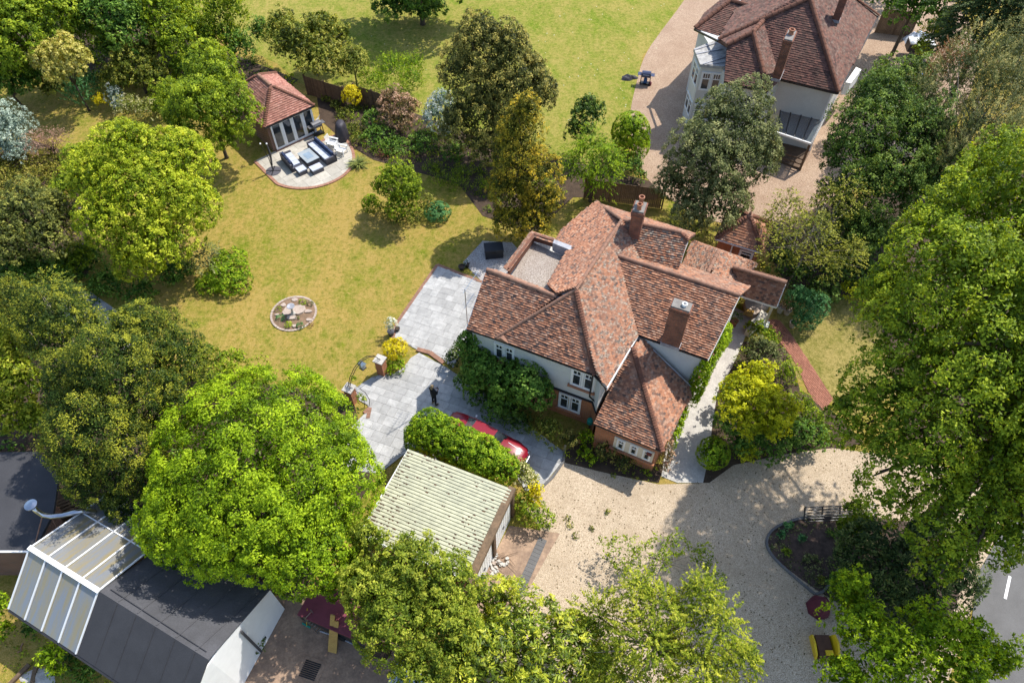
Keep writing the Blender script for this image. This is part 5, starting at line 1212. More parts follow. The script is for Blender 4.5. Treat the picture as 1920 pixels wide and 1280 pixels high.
# --- the lawn island and borders
T('magnolia_tree', 'small rounded tree in the island bed on the lawn', 'tree', [(745, 335, 40, 3.0, 1.3), (765, 360, 34, 2.6, 1.2), (722, 350, 30, 2.6, 1.1), (750, 385, 34, 1.9, 1.0)], 'mid', leaf=.15, dens=110, style='loose')
T('ball_shrub', 'round green shrub at the left end of the island bed', 'shrub', [(696, 382, 18, .7, .7)], 'hedge', leaf=.1, dens=250, trunk=False, style='tight')
T('mound_shrub', 'low blue green mound at the right end of the island bed', 'shrub', [(820, 397, 26, .45, .55)], 'blue', leaf=.09, dens=320, trunk=False, style='tight')
T('low_shrub', 'mixed olive ground cover under the island tree', 'shrub', [(775, 402, 26, .4, .4), (745, 408, 22, .4, .4), (795, 380, 22, .6, .5), (720, 395, 18, .5, .5)], 'olive', leaf=.12, dens=110, trunk=False)
T('holm_oak', 'tall dark evergreen tree at the edge of the upper lawn', 'tree',
  [(905, 85, 52, 8.0, 2.6), (950, 110, 50, 7.2, 2.6), (880, 140, 60, 6.0, 2.8), (960, 170, 66, 5.6, 2.8), (1010, 180, 38, 5.0, 2.2), (900, 210, 62, 4.2, 2.6), (860, 240, 40, 2.6, 2.0), (920, 270, 55, 2.2, 1.8), (1000, 130, 26, 6.4, 1.6)], 'bronze', leaf=.15, dens=165, style='broad')
T('golden_cypress', 'tall narrow conifer with bronze gold foliage behind the flat roof', 'tree',
  [(988, 215, 26, 8.6, 1.6), (975, 245, 44, 7.2, 2.0), (965, 300, 54, 5.6, 2.0), (1000, 330, 50, 4.4, 2.0), (960, 365, 50, 3.2, 2.0), (1015, 385, 42, 2.4, 1.7), (955, 415, 40, 1.7, 1.4), (1000, 425, 34, 1.5, 1.3)], 'gold', leaf=.14, dens=190, style='broad', aspect=.45)
T('cherry_laurel', 'loose dark green shrub standing behind the light green tree', 'shrub', [(1100, 215, 34, 3.2, 1.8), (1085, 245, 28, 2.4, 1.5)], 'dark', leaf=.2, dens=70, trunk=True, style='loose')
T('rowan_tree', 'light green fine leaved tree beside the rear chimney', 'tree', [(1110, 290, 50, 3.6, 1.8), (1140, 310, 38, 3.2, 1.6), (1085, 320, 38, 2.8, 1.6), (1120, 335, 40, 2.2, 1.4)], 'hedge', leaf=.14, dens=120, style='feather', aspect=.35)
T('topiary', 'clipped drum shaped evergreen beside the neighbouring gravel', 'topiary', [(1182, 250, 36, 2.0, 1.6), (1185, 272, 33, 1.2, 1.3)], 'hedge', leaf=.11, dens=280, trunk=False, style='tight')
T('low_shrub', 'blue green shrub below the clipped drum', 'shrub', [(1185, 310, 26, .9, .8), (1200, 330, 16, .6, .5)], 'darkbig', leaf=.14, dens=90, trunk=False, style='loose')
T('back_shrub', 'tall pale leaved shrub behind the summer house roof', 'shrub', [(555, 85, 46, 3.2, 2.2), (605, 60, 42, 3.2, 2.0), (600, 110, 42, 2.4, 1.8), (530, 55, 32, 3.2, 1.8), (640, 70, 20, 2.6, 1.4)], 'olive', leaf=.22, dens=75, style='loose', bark='bark_pale')
T('round_shrub', 'rounded dark shrub between the panel fence and the meadow', 'shrub', [(662, 120, 31, 1.9, 1.6)], 'olive', leaf=.15, dens=120, trunk=True, style='hedge')
T('back_shrub', 'bright green arching shrub behind the brown pink shrub', 'shrub', [(735, 130, 34, 1.8, 1.3), (770, 150, 30, 1.6, 1.2), (700, 155, 30, 1.4, 1.1), (775, 125, 26, 1.6, 1.2)], 'hedge', leaf=.15, dens=100, style='upright', aspect=.3, trunk=False)
T('golden_shrub', 'round bright yellow shrub in front of the panel fence', 'shrub', [(659, 182, 19, 1.0, .95)], 'yellow', leaf=.13, dens=160, trunk=False, style='hedge')
T('photinia', 'rounded shrub with copper pink young leaves', 'shrub', [(735, 190, 28, 1.8, 1.2), (762, 205, 28, 1.6, 1.2), (728, 215, 20, 1.3, 1.0), (755, 225, 24, 1.2, 1.0)], 'photinia', leaf=.15, dens=120, trunk=True, style='loose')
T('white_shrub', 'white blossomed shrub between the copper shrub and the evergreen', 'shrub', [(830, 195, 26, 2.2, 1.2), (815, 220, 28, 1.8, 1.2), (835, 245, 18, 1.3, .9)], 'white', leaf=.14, dens=120, trunk=True, style='loose')
T('border_shrub', 'dark green border planting in the shade below the copper shrub', 'shrub', [(710, 255, 36, .6, .6), (740, 275, 30, .5, .5), (790, 265, 34, .6, .6), (700, 225, 26, .7, .6), (850, 285, 30, .5, .5)], 'darkbig', leaf=.15, dens=75, trunk=False)
T('border_shrub', 'mixed green perennials along the shaded border by the lawn', 'shrub', [(830, 335, 24, .4, .4), (855, 345, 22, .4, .4), (905, 345, 20, .5, .4), (810, 315, 20, .4, .4), (870, 320, 20, .4, .4), (930, 350, 20, .5, .5)], 'mid', leaf=.13, dens=75, trunk=False, style='upright', aspect=.3)
T('border_shrub', 'low mixed plants between the covered barbecue and the yellow shrub', 'shrub', [(630, 195, 14, .3, .3), (645, 215, 16, .4, .3), (660, 240, 18, .4, .4), (612, 185, 12, .3, .3), (668, 262, 14, .3, .3)], 'olive', leaf=.12, dens=90, trunk=False, style='loose')
spiky('spiky_plant', 'green and yellow spiky plant touching the terrace edge', 672, 310, 26, plain('spiky_leaf', (.34, .36, .07), (.14, .18, .03), .6, 3, rndmix=.6), 110)
spiky('spiky_plant', 'bronze tinged spiky plant right of the covered barbecue', 675, 245, 20, plain('bronze_blade', (.26, .20, .08), (.12, .12, .04), .6, 3, rndmix=.5), 80)
spiky('spiky_plant', 'red bronze spiky plant behind the island tree', 724, 290, 22, plain('red_blade', (.36, .13, .06), (.16, .08, .04), .6, 3, rndmix=.5), 70)
# --- top left garden
G_ = 'trees and shrubs along the left boundary'
T('boundary_tree', 'dense bright green tree in the top left corner', 'tree', [(50, 60, 62, 5.5, 2.8), (20, 110, 55, 4, 2.4), (90, 20, 60, 6, 3), (-20, 20, 80, 6, 3.4)], 'mid', leaf=.24, dens=70, group=G_)
T('boundary_tree', 'darker green tree right of the corner tree on the top edge', 'tree', [(190, 10, 62, 5.5, 3), (240, 50, 52, 4.5, 2.6), (150, 40, 38, 4.5, 2.2)], 'darkbig', leaf=.24, dens=65, group=G_)
T('boundary_tree', 'loose olive green tree near the top edge left of the meadow', 'tree', [(300, 30, 52, 4.8, 2.6), (330, 80, 44, 3.4, 2.2), (270, -10, 50, 5.4, 2.6)], 'mid', leaf=.2, dens=65, style='loose', group=G_)
T('boundary_tree', 'upright open shrub tree at the corner of the meadow', 'tree', [(410, 30, 24, 4.4, 2.2), (440, 20, 22, 4.6, 2.2), (425, 70, 36, 2.8, 1.8), (390, 80, 30, 2.6, 1.6)], 'mid', leaf=.17, dens=80, style='upright', group=G_)
T('boundary_tree', 'low green thicket behind the garden room', 'tree', [(450, 90, 34, 2.2, 1.5), (360, 115, 34, 2, 1.5), (490, 60, 26, 2.2, 1.4)], 'darkbig', leaf=.18, dens=70, style='loose', group=G_)
T('elder_tree', 'cream yellow tree standing out in the left boundary', 'tree', [(95, 108, 34, 4.4, 1.5), (140, 110, 36, 4.4, 1.5), (118, 128, 38, 3.8, 1.4)], 'cream', leaf=.17, dens=150)
T('bamboo_clump', 'bright green arching bush behind the cream yellow tree', 'shrub', [(165, 70, 42, 2.6, 1.4), (190, 85, 26, 2.0, 1.2)], 'hedge', leaf=.2, dens=80, style='upright', aspect=.3, trunk=False)
T('blue_shrub', 'blue green shrub below the cream yellow tree', 'shrub', [(150, 170, 34, 1.3, 1.1), (170, 155, 24, 1.3, 1)], 'blue', leaf=.17, dens=90, style='upright', aspect=.3, trunk=False)
T('boundary_shrub', 'wide olive green shrub right of the blue green shrub', 'shrub', [(245, 125, 44, 2.4, 1.6), (285, 140, 36, 2.0, 1.4), (220, 145, 34, 1.8, 1.3), (265, 105, 34, 2.4, 1.5)], 'olive', leaf=.18, dens=85, style='loose', trunk=True)
T('yellow_shrub', 'small yellow flowered shrub in the left border', 'shrub', [(189, 190, 15, .8, .6)], 'yellow', leaf=.14, dens=90, style='loose', trunk=False)
T('blossom_shrub', 'narrow pink white blossoming shrub beside the yellow one', 'shrub', [(215, 182, 16, 1.2, .9), (222, 200, 12, .9, .7)], 'white', leaf=.13, dens=90, style='loose', trunk=False)
T('olive_shrub', 'olive green shrub with a pale flowering side', 'shrub', [(242, 200, 26, 1.1, .9), (275, 205, 24, 1.0, .8)], 'varieg', leaf=.14, dens=85, style='loose', trunk=False)
T('pear_tree', 'broad mid green tree left of the garden room', 'tree', [(400, 150, 56, 5.4, 2.2), (380, 210, 68, 4.4, 2.4), (440, 210, 52, 4.2, 2.2), (350, 230, 46, 3.6, 2.0), (425, 250, 48, 3.0, 1.8), (335, 190, 36, 3.2, 1.6)], 'mid', leaf=.15, dens=170, style='broad')
T('willow_shrub', 'silver grey rounded shrub at the left edge', 'shrub', [(18, 240, 40, 2.4, 1.5), (30, 275, 36, 1.6, 1.2), (-30, 250, 50, 2.2, 1.6)], 'silver', leaf=.15, dens=120, style='loose', trunk=True)
T('tamarisk', 'thin pinkish brown shrub beside the silver one', 'shrub', [(105, 262, 28, 1.8, 1.2), (72, 272, 24, 1.6, 1.1)], 'pink', leaf=.12, dens=70, style='feather', trunk=True, limbs=14, inner=.05, aspect=.3)
T('heath', 'rolling olive heath covering the left bank', 'shrub', [(30, 320, 60, .6, .6), (90, 345, 50, .6, .6), (10, 370, 60, .6, .6), (95, 300, 40, .5, .5), (-60, 340, 80, .7, .7)], 'heath', leaf=.13, dens=90, trunk=False, style='hedge')
T('maple_tree', 'spreading yellow green tree on the left side of the lawn', 'tree',
  [(240, 300, 82, 6.0, 2.4), (330, 310, 78, 5.4, 2.4), (270, 370, 90, 5.2, 2.6), (350, 390, 66, 4.4, 2.2), (215, 420, 66, 4.4, 2.2), (300, 450, 76, 3.6, 2.0), (190, 340, 60, 5.2, 2.2), (260, 490, 46, 2.8, 1.6)], 'lime', leaf=.15, dens=190, style='dome')
T('plum_tree', 'dark leaved tree with purple specks at the left edge', 'tree', [(50, 400, 62, 4.0, 2.0), (90, 450, 46, 3.2, 1.8), (20, 460, 50, 3.2, 1.8), (110, 400, 34, 3.6, 1.6)], 'purple', leaf=.19, dens=95, style='broad')
T('ground_shrub', 'dark undergrowth beneath the spreading yellow green tree', 'shrub', [(150, 490, 50, .7, .6), (200, 530, 40, .7, .6), (60, 510, 50, .7, .6), (330, 510, 40, .6, .6), (260, 545, 34, .5, .5)], 'darkbig', leaf=.18, dens=70, trunk=False, style='loose')
T('mound_shrub', 'rounded green shrub bed bulging into the lawn', 'shrub', [(425, 510, 42, .7, .8), (440, 530, 34, .5, .6), (395, 530, 30, .4, .5), (430, 490, 34, .7, .7)], 'hedge', leaf=.13, dens=150, trunk=False, style='hedge')
T('dead_shrub', 'greyish twiggy shrub between the tree and the round bed', 'shrub', [(385, 485, 34, 1.4, 1.1)], 'grey', leaf=.1, dens=80, trunk=True, style='feather', inner=.05, limbs=10)
T('hedge_shrub', 'loose green hedge at the bottom edge of the lawn', 'shrub', [(390, 665, 26, 1.2, .8), (425, 680, 30, 1.2, .9), (450, 675, 18, 1.0, .7), (360, 680, 30, 1.4, 1), (480, 710, 40, 1.4, .9), (410, 715, 40, 1.4, 1)], 'mid', leaf=.13, dens=110, trunk=False, style='loose')
T('edge_tree', 'light green tree at the left edge beside the conifer', 'tree', [(20, 660, 50, 4.4, 2.2), (40, 720, 48, 3.8, 2), (10, 780, 42, 3.2, 1.8), (70, 790, 34, 2.8, 1.6)], 'feather', leaf=.18, dens=95)
T('edge_shrub', 'yellow olive bush at the left edge above the light green tree', 'shrub', [(20, 560, 45, 1.4, 1.2), (50, 600, 50, 2.0, 1.4), (-20, 600, 50, 2, 1.4)], 'twig', leaf=.14, dens=90, trunk=False, style='hedge')
T('edge_shrub', 'small green bush against the workshop glazing', 'shrub', [(5, 1140, 22, 1.6, 1), (10, 1180, 18, 1, .8)], 'maple', leaf=.14, dens=90, trunk=False, style='loose')
T('sapling', 'bright green sapling below the workshop gutter', 'tree', [(95, 1228, 24, 1.6, .6), (108, 1252, 18, 1.3, .5)], 'maple', leaf=.15, dens=110, style='loose', limbs=3)
T('ground_shrub', 'green undergrowth along the side of the workshop', 'shrub', [(60, 1170, 30, .3, .3), (130, 1230, 34, .3, .3), (160, 1262, 30, .4, .4)], 'darkbig', leaf=.14, dens=60, trunk=False, style='loose')
# --- top edge meadow tree
T('meadow_tree', 'dark weeping tree on the meadow at the top edge', 'tree', [(700, -30, 50, 3.4, 2.2), (780, -20, 55, 3.6, 2.4), (860, -20, 40, 3.0, 2.0), (740, 10, 40, 1.4, 1.2), (800, 15, 36, 1.2, 1.0), (820, -80, 90, 6, 3)], 'darkbig', leaf=.28, dens=55, group=None)
# back of right: keep out-of-frame light honest with a few more trees
T('tree', 'green tree above the top edge behind the neighbouring house', 'tree', [(1560, -120, 80, 6, 3), (1700, -150, 90, 6, 3.4)], 'mid', leaf=.4, dens=20)
# weeds on the gravel
for i, (x, y, r_, lb) in enumerate(((1070, 985, 8, 'weed tuft on the drive nearest the garage corner'), (1080, 1005, 6, 'small weed below the first drive tuft'), (1065, 970, 6, 'weed sprig by the shrub on the drive'), (1110, 990, 5, 'lone weed sprig in the open gravel'), (1140, 960, 6, 'round weed in the middle of the gravel'), (1150, 890, 6, 'weed at the edge of the wing bed'), (1190, 893, 6, 'weed below the brick wing'))):
    T('weed', lb, 'plant', [(x, y, r_, .08, .1)], 'olive', leaf=.09, dens=90, trunk=False, style='loose', inner=0, group='weeds in the drive gravel')
groundcover('undergrowth', 'mixed low green planting filling the border behind the garden room', pix([(640, 185), (720, 200), (900, 270), (1060, 330), (1060, 372), (1000, 430), (910, 395), (862, 345), (780, 305), (690, 290), (660, 255), (622, 215)]), L_['mid'], 90, .4, .12, .32, .12)
groundcover('undergrowth', 'low green cover on the ground under the left boundary trees', pix([(-300, -200), (340, -200), (350, 60), (560, 150), (450, 240), (420, 220), (250, 165), (60, 115), (-300, 80)]), L_['mid'], 26, .5, .24, .6, .1)
groundcover('undergrowth', 'dark leafy cover beneath the trees left of the lawn', pix([(-200, 480), (90, 500), (120, 545), (170, 545), (245, 600), (330, 700), (660, 745), (690, 900), (600, 1080), (540, 1080), (280, 950), (110, 850), (-200, 840)]), L_['darkbig'], 26, .4, .2, .5, .1)
groundcover('undergrowth', 'shaded mixed cover under the right hand trees', pix([(1450, 430), (1700, 380), (2050, 420), (2100, 850), (1640, 830), (1760, 700), (1650, 550), (1480, 540)]), L_['darkbig'], 24, .4, .2, .5, .15)
groundcover('undergrowth', 'straggly green plants along the foot of the brick wing', pix([(1040, 800), (1110, 815), (1240, 880), (1225, 898), (1130, 880), (1060, 862), (1010, 830), (960, 790), (930, 760)]), L_['mid'], 80, .3, .11, .25, .15)
groundcover('undergrowth', 'low plants on the soil beside the concrete path', pix([(1390, 650), (1470, 650), (1500, 735), (1600, 830), (1540, 850), (1400, 868), (1340, 860), (1345, 780), (1360, 700)]), L_['mid'], 70, .3, .12, .3, .12)
groundcover('rough_grass', 'rough grass and weeds in the lower left corner', pix([(-60, 1130), (0, 1135), (140, 1215), (240, 1290), (-60, 1300)]), L_['mid'], 45, .12, .1, .25, .2)
groundcover('bedding', 'sparse small plants scattered over the bark bed', [(p[0], p[1]) for p in bed], L_['grey'], 9, .12, .09, .16, 1.0)
T('boundary_tree', 'low spreading green tree below the corner tree', 'tree', [(40, 150, 40, 2.2, 1.5), (-10, 160, 40, 2.4, 1.6)], 'darkbig', leaf=.22, dens=70, group=G_)
T('boundary_shrub', 'green shrub filling the gap left of the garden room tree', 'shrub', [(315, 175, 30, 1.4, 1.1), (300, 200, 26, 1.0, .8), (340, 130, 30, 1.6, 1.2)], 'mid', leaf=.17, dens=80, style='loose', trunk=False)
T('boundary_shrub', 'dark green shrub behind the cream yellow tree', 'shrub', [(215, 90, 30, 2.2, 1.4), (330, 60, 30, 2, 1.4), (90, 60, 30, 2.6, 1.5)], 'darkbig', leaf=.2, dens=70, trunk=False)
groundcover('undergrowth', 'tangled olive cover between the left edge and the spreading tree', pix([(-250, 285), (60, 275), (135, 300), (170, 360), (160, 520), (-250, 520)]), L_['heath'], 40, .5, .16, .45, 0)
T('boundary_shrub', 'bushy green shrub between the heath and the spreading yellow green tree', 'shrub', [(150, 300, 34, 1.6, 1.2), (130, 350, 34, 1.6, 1.2), (140, 480, 34, 1.4, 1.1)], 'mid', leaf=.17, dens=95, trunk=False)
T('boundary_shrub', 'dark green shrub below the tree with purple specks', 'shrub', [(40, 500, 44, 1.4, 1.2), (100, 510, 36, 1.2, 1.0), (0, 480, 40, 1.6, 1.3)], 'darkbig', leaf=.17, dens=90, trunk=False)
T('boundary_tree', 'mid green tree filling the top edge between the two tall ones', 'tree', [(130, -20, 55, 5, 2.8), (235, -30, 50, 5, 2.8), (340, -20, 36, 4.4, 2.4)], 'mid', leaf=.22, dens=75, group=G_)
T('boundary_tree', 'green tree just above the garden room thicket', 'tree', [(370, 60, 36, 3, 1.9), (350, 20, 34, 3.6, 2), (395, 110, 26, 2.2, 1.4)], 'mid', leaf=.19, dens=80, style='loose', group=G_)
T('boundary_shrub', 'olive shrub at the foot of the dark boundary trees', 'shrub', [(100, 165, 28, 1.3, 1), (60, 150, 26, 1.5, 1.1), (295, 90, 30, 2, 1.3)], 'olive', leaf=.17, dens=90, trunk=False, style='loose')
T('evergreen_tree', 'dark evergreen standing between the bare yard and the crooked pine', 'tree', [(1700, 170, 46, 5, 2.6), (1650, 160, 30, 4, 2)], 'dark', leaf=.17, dens=110, style='loose')
T('island_shrub', 'green shrub at the right end of the bark bed below the plane tree', 'shrub', [(1590, 1000, 30, .9, .8), (1575, 1090, 26, .8, .7), (1600, 1110, 26, .9, .8)], 'darkbig', leaf=.15, dens=110, trunk=False, style='loose')
T('path_shrub', 'low green shrub beside the brick path', 'shrub', [(1478, 700, 24, .7, .6), (1500, 760, 30, .9, .8), (1520, 790, 26, .9, .8)], 'mid', leaf=.13, dens=110, trunk=False, style='loose')
print('plants done', NTRI[0])

# ================================================================== FURNITURE, VEHICLES, SMALL THINGS
def frame(a, b):
    """unit axis along a->b on the ground and its left normal"""
    d = Vector((b[0]-a[0], b[1]-a[1], 0)); L = d.length; d /= L; return d, Vector((-d.y, d.x, 0)), L
Zv = Vector((0, 0, 1))
def sofa(name, label, cpx, ang_pts, L, D, seatside, arms=2, group='rattan lounge set on the round terrace'):
    d, n, _ = frame(gp(*ang_pts[0]), gp(*ang_pts[1])); n = n*seatside; c = gp(*cpx, 0); t = thing(name, c, label, 'sofa', group)
    m = MB(); m.box(c+Zv*.2, d*L/2, n*D/2, Zv*.16); m.box(c-n*(D/2-.06)+Zv*.42, d*L/2, n*.06, Zv*.26)
    m.build('base', MT['rattan'], t)
    for s in ((-1, 1) if arms == 2 else (-1,)):
        m = MB(); m.box(c+d*s*(L/2-.07)+Zv*.34, d*.07, n*D/2*.995, Zv*.24); m.build('arm', MT['rattan'], t)
    k = max(1, round((L-.28)/.62)); w_ = (L-.3)/k
    for i in range(k):
        cc = c+d*(-L/2+.15+w_*(i+.5))
        m = MB(); m.box(cc+n*.08+Zv*.43, d*(w_/2-.01), n*(D/2-.12), Zv*.065); m.build('seat_cushion', MT['cushion'], t)
        m = MB(); m.box(cc-n*(D/2-.19)+Zv*.62, d*(w_/2-.02), n*.07+Zv*.02, Zv*.17-n*.04); m.build('back_cushion', MT['navy'], t)
    for s in (-1, 1):
        for r_ in (-1, 1):
            m = MB(); m.box(c+d*s*(L/2-.08)+n*r_*(D/2-.08)+Zv*.03, d*.03, n*.03, Zv*.03); m.build('foot', MT['black'], t)
    return t
sofa('rattan_sofa', 'long grey rattan sofa with dark blue back cushions', (605, 291), ((583, 262), (628, 302)), 2.75, .85, -1)
sofa('rattan_sofa', 'short rattan two seater nearest the folded parasol frame', (548, 309), ((534, 292), (560, 322)), 1.85, .82, 1, arms=1)
def table_(name, label, cpx, pts, L, D, h, top, cat='table'):
    d, n, _ = frame(gp(*pts[0]), gp(*pts[1])); c = gp(*cpx, 0); t = thing(name, c, label, cat, None)
    m = MB(); m.box(c+Zv*(h-.03), d*L/2, n*D/2, Zv*.025); m.build('top', top, t)
    m = MB(); m.box(c+Zv*(h-.06)/2, d*(L/2-.05), n*(D/2-.05), Zv*((h-.06)/2)); m.build('base', MT['rattan'], t)
    return t, c, d, n
t, c, d, n = table_('coffee_table', 'square glass topped rattan table between the two sofas', (581, 303), ((568, 290), (595, 315)), 1.45, 1.0, .55, plain('grey_glass_top', (.36, .40, .42), (.30, .34, .36), .25, 1.5))
m = MB(); m.box(c+Zv*.553, d*.36, n*.26, Zv*.004); m.build('inset_panel', plain('bluish_glass', (.28, .36, .44), rough=.2), t)
for cx_, lb in (((567, 325), 'left of the two grey footstools at the front of the set'), ((595, 322), 'right of the two grey footstools at the front of the set')):
    c = gp(*cx_, 0); d, n, _ = frame(gp(580, 326), gp(600, 317)); t = thing('footstool', c, lb, 'stool', 'footstools of the rattan set')
    L = .62 if cx_[0] < 570 else .85
    m = MB(); m.box(c+Zv*.19, d*L/2, n*.3, Zv*.17); m.build('base', MT['rattan'], t); m = MB(); m.box(c+Zv*.40, d*L/2, n*.3, Zv*.045); m.build('cushion', MT['cushion'], t)
def armchair(px, lb, ang):
    c = gp(*px, 0); t = thing('garden_armchair', c, lb, 'chair', 'white garden armchairs on the terrace'); d = Vector((math.cos(ang), math.sin(ang), 0)); n = Vector((-d.y, d.x, 0))
    for s in (-1, 1):
        for r_ in (-1, 1):
            m = MB(); m.bar(c+d*s*.3+n*r_*.28, c+d*s*.28+n*r_*.28+Zv*(.64 if s < 0 else .6), .06); m.build('leg', MT['white'], t)
        m = MB(); m.box(c+n*s*.29+Zv*.63, d*.36, n*.055, Zv*.02); m.build('armrest', MT['white'], t)
    for k in range(6):
        m = MB(); m.box(c+d*(-.25+k*.1)+Zv*.4, d*.04, n*.26, Zv*.012); m.build('seat_slat', MT['white'], t)
    for k in range(5):
        y = (k-2)*.11; m = MB(); m.bar(c-d*.28+n*y+Zv*.42, c-d*.44+n*y+Zv*.95, .08, .02); m.build('back_slat', MT['white'], t)
armchair((625, 276), 'white slatted armchair nearer the black cover', -.35); armchair((642, 289), 'white slatted armchair nearer the terrace edge', -.35)
# covered barbecue: draped cover with folds
c = gp(643, 258, 0); m = MB(); n_ = 28; rings = []
for z_r, rr in ((0, .62), (.35, .60), (.8, .52), (1.15, .42), (1.32, .34), (1.36, .12)):
    for k in range(n_):
        a = 2*math.pi*k/n_; f = 1+.11*math.cos(a*7+z_r)*(1-z_r/1.5)+.04*math.cos(a*13)
        m.v.append((c.x+math.cos(a)*rr*f*.8, c.y+math.sin(a)*rr*f*1.25, z_r))
for i in range(5):
    for k in range(n_): m.f.append((i*n_+k, i*n_+(k+1) % n_, (i+1)*n_+(k+1) % n_, (i+1)*n_+k)); m.m.append(0); m.r.append(.5); m.q.append(0)
m.f.append(tuple(5*n_+k for k in range(n_))); m.m.append(0); m.r.append(.5); m.q.append(0)
tag(m.build('covered_grill', MT['cover'], None, c, smooth=True), 'tall black draped cover standing at the terrace edge', 'cover')
def grill(name, px, lb, ang, body, gas=True, hood=True):
    c = gp(*px, 0); t = thing(name, c, lb, 'barbecue'); d = Vector((math.cos(ang), math.sin(ang), 0)); n = Vector((-d.y, d.x, 0))
    m = MB()
    for s in (-1, 1):
        for r_ in (-1, 1): m.bar(c+d*s*.38+n*r_*.2, c+d*s*.36+n*r_*.2+Zv*.75, .05)
    m.box(c+Zv*.12, d*.4, n*.22, Zv*.02); m.build('stand', MT['iron'], t)
    m = MB(); m.box(c+Zv*.82, d*.36, n*.26, Zv*.09); m.build('firebox', body, t)
    m = MB(); pts = [(-.26, .91), (-.22, 1.06), (-.08, 1.14), (.1, 1.13), (.24, 1.0), (.26, .91)]
    vs = [c+d*s*.36+n*y+Zv*z for s in (-1, 1) for y, z in pts]; k = len(pts)
    m.mesh(vs, [(i, i+1, k+i+1, k+i) for i in range(k-1)]+[tuple(range(k)), tuple(range(2*k-1, k-1, -1))]); m.build('hood', body, t)
    for s in (-1, 1):
        m = MB(); m.box(c+d*s*.52+Zv*.88, d*.15, n*.22, Zv*.012); m.build('side_shelf', body, t)
    m = MB(); m.tube([c+d*.25-n*.32+Zv*.98, c-d*.25-n*.32+Zv*.98], .015, 6); m.build('handle', MT['steel'], t)
    if gas:
        m = MB(); m.lathe(c+Zv*.14, [(.13, 0), (.15, .04), (.15, .34), (.1, .42), (.04, .46)], 12); m.build('gas_bottle', MT['blue'], t)
        m = MB(); m.lathe(c+d*.42+n*-.1, [(.1, 0), (.12, .04), (.12, .26), (.05, .34)], 12); m.build('bucket', MT['reddull'], t)
    for s in (-1, 1):
        m = MB(); m.tube([c+d*.36+n*s*.22+Zv*.07, c+d*.36+n*s*.26+Zv*.07], .07, 10); m.build('wheel', MT['rubber'], t)
    return t
grill('barbecue', (597, 252), 'grey trolley barbecue by the corner of the garden room', math.atan2(sd1.y, sd1.x), plain('grey_lid', (.16, .155, .16), (.11, .11, .115), .4, 3), gas=False)
grill('barbecue', (1209, 158), 'open blue black barbecue on the gravel edge with a blue gas bottle', -.2, plain('blue_black_lid', (.05, .07, .14), (.04, .05, .1), .35, 3))
def heap(name, px, lb, cat, r, h, mat, z=0, ar=1.5, ang=0, sub=5):
    c = gp(*px, z); m = MB(); nr, na_ = 7, 22; ph = [random.uniform(0, 6.28) for _ in range(6)]
    for i in range(nr+1):
        f = i/nr
        for k in range(na_):
            a = 2*math.pi*k/na_; q_ = 1+.18*math.cos(2*a+ph[0])+.13*math.cos(3*a+ph[1])+.08*math.cos(5*a+ph[2])
            x = math.cos(a)*r*ar*f*q_; y = math.sin(a)*r*f*q_; zz = h*(1-f*f)*(1+.3*math.cos(x*9+ph[3])*math.cos(y*11+ph[4]))+.01
            m.v.append((c.x+x*math.cos(ang)-y*math.sin(ang), c.y+x*math.sin(ang)+y*math.cos(ang), z+max(.0, zz)))
    for i in range(nr):
        for k in range(na_): m.f.append((i*na_+k, (i+1)*na_+k, (i+1)*na_+(k+1) % na_, i*na_+(k+1) % na_)); m.m.append(0); m.r.append(.5); m.q.append(0)
    return tag(m.build(name, mat, None, c), lb, cat)
heap('cover_heap', (1179, 147), 'crumpled black cover dropped on the lawn beside the barbecue', 'cover', .42, .28, MT['cover'], ang=-.1)
# parasol frame on its round base
c = gp(513, 322, 0); t = thing('parasol_stand', c, 'folded parasol frame with two white tipped poles on a round base', 'parasol')
m = MB(); m.lathe(c, [(.55, 0), (.56, .05), (.52, .09), (.1, .1)], 24); m.build('base', MT['rattan'], t)
m = MB(); m.box(c+Zv*.105, (.5, 0, 0), (0, .03, 0), Zv*.012); m.box(c+Zv*.107, (.03, 0, 0), (0, .5, 0), Zv*.012); m.build('cross_foot', MT['iron'], t)
for s in (-1, 1):
    m = MB(); m.tube([c+Zv*.1, c+Vector((s*.05, .02, 1.2)), c+Vector((s*.22-.1, .05, 2.35))], [.03, .025, .02], 6); po = m.build('pole', MT['iron'], t)
    m = MB(); m.lathe(c+Vector((s*.22-.1, .05, 2.33)), [(.05, 0), (.07, .05), (.03, .1)], 8); m.build('tip', MT['white'], po)
m = MB(); m.tube([c+Vector((.05, .05, .5)), c+Vector((.14, .1, 1.5)), c+Vector((.1, .12, 2.2))], [.02, .07, .03], 8); m.build('folded_canopy', plain('dark_canvas', (.10, .10, .11), rough=.9), t)
# fences
fence('panel_fence', 'brown panel fence behind the garden room', gp(578, 178), gp(650, 200), 1.7)
fence('panel_fence', 'dark fence panel behind the copper pink shrub', gp(668, 192), gp(735, 215), 1.6)
fence('panel_fence', 'boarded fence between the gardens behind the rear chimney', gp(1095, 372), gp(1240, 392), 1.7)
fence('panel_fence', 'tall brown fence behind the parked trailers top right', gp(1640, 62), gp(1705, 70), 2.2)
# black slatted frame in the bed
a = gp(1508, 978); b = gp(1640, 972); d, n, L = frame(a, b); t = thing('slatted_frame', a, 'long black slatted frame at the top of the bark bed', 'frame')
for k in range(5):
    m = MB(); m.bar(a+d*L*k/4, a+d*L*k/4+n*.5+Zv*.55, .06); m.build('support', MT['black'], t)
for k in range(6):
    m = MB(); f = k/5; m.bar(a+n*.5*f+Zv*(.05+.5*f), b+n*.5*f+Zv*(.05+.5*f), .05, .03); m.build('slat', MT['black'], t)
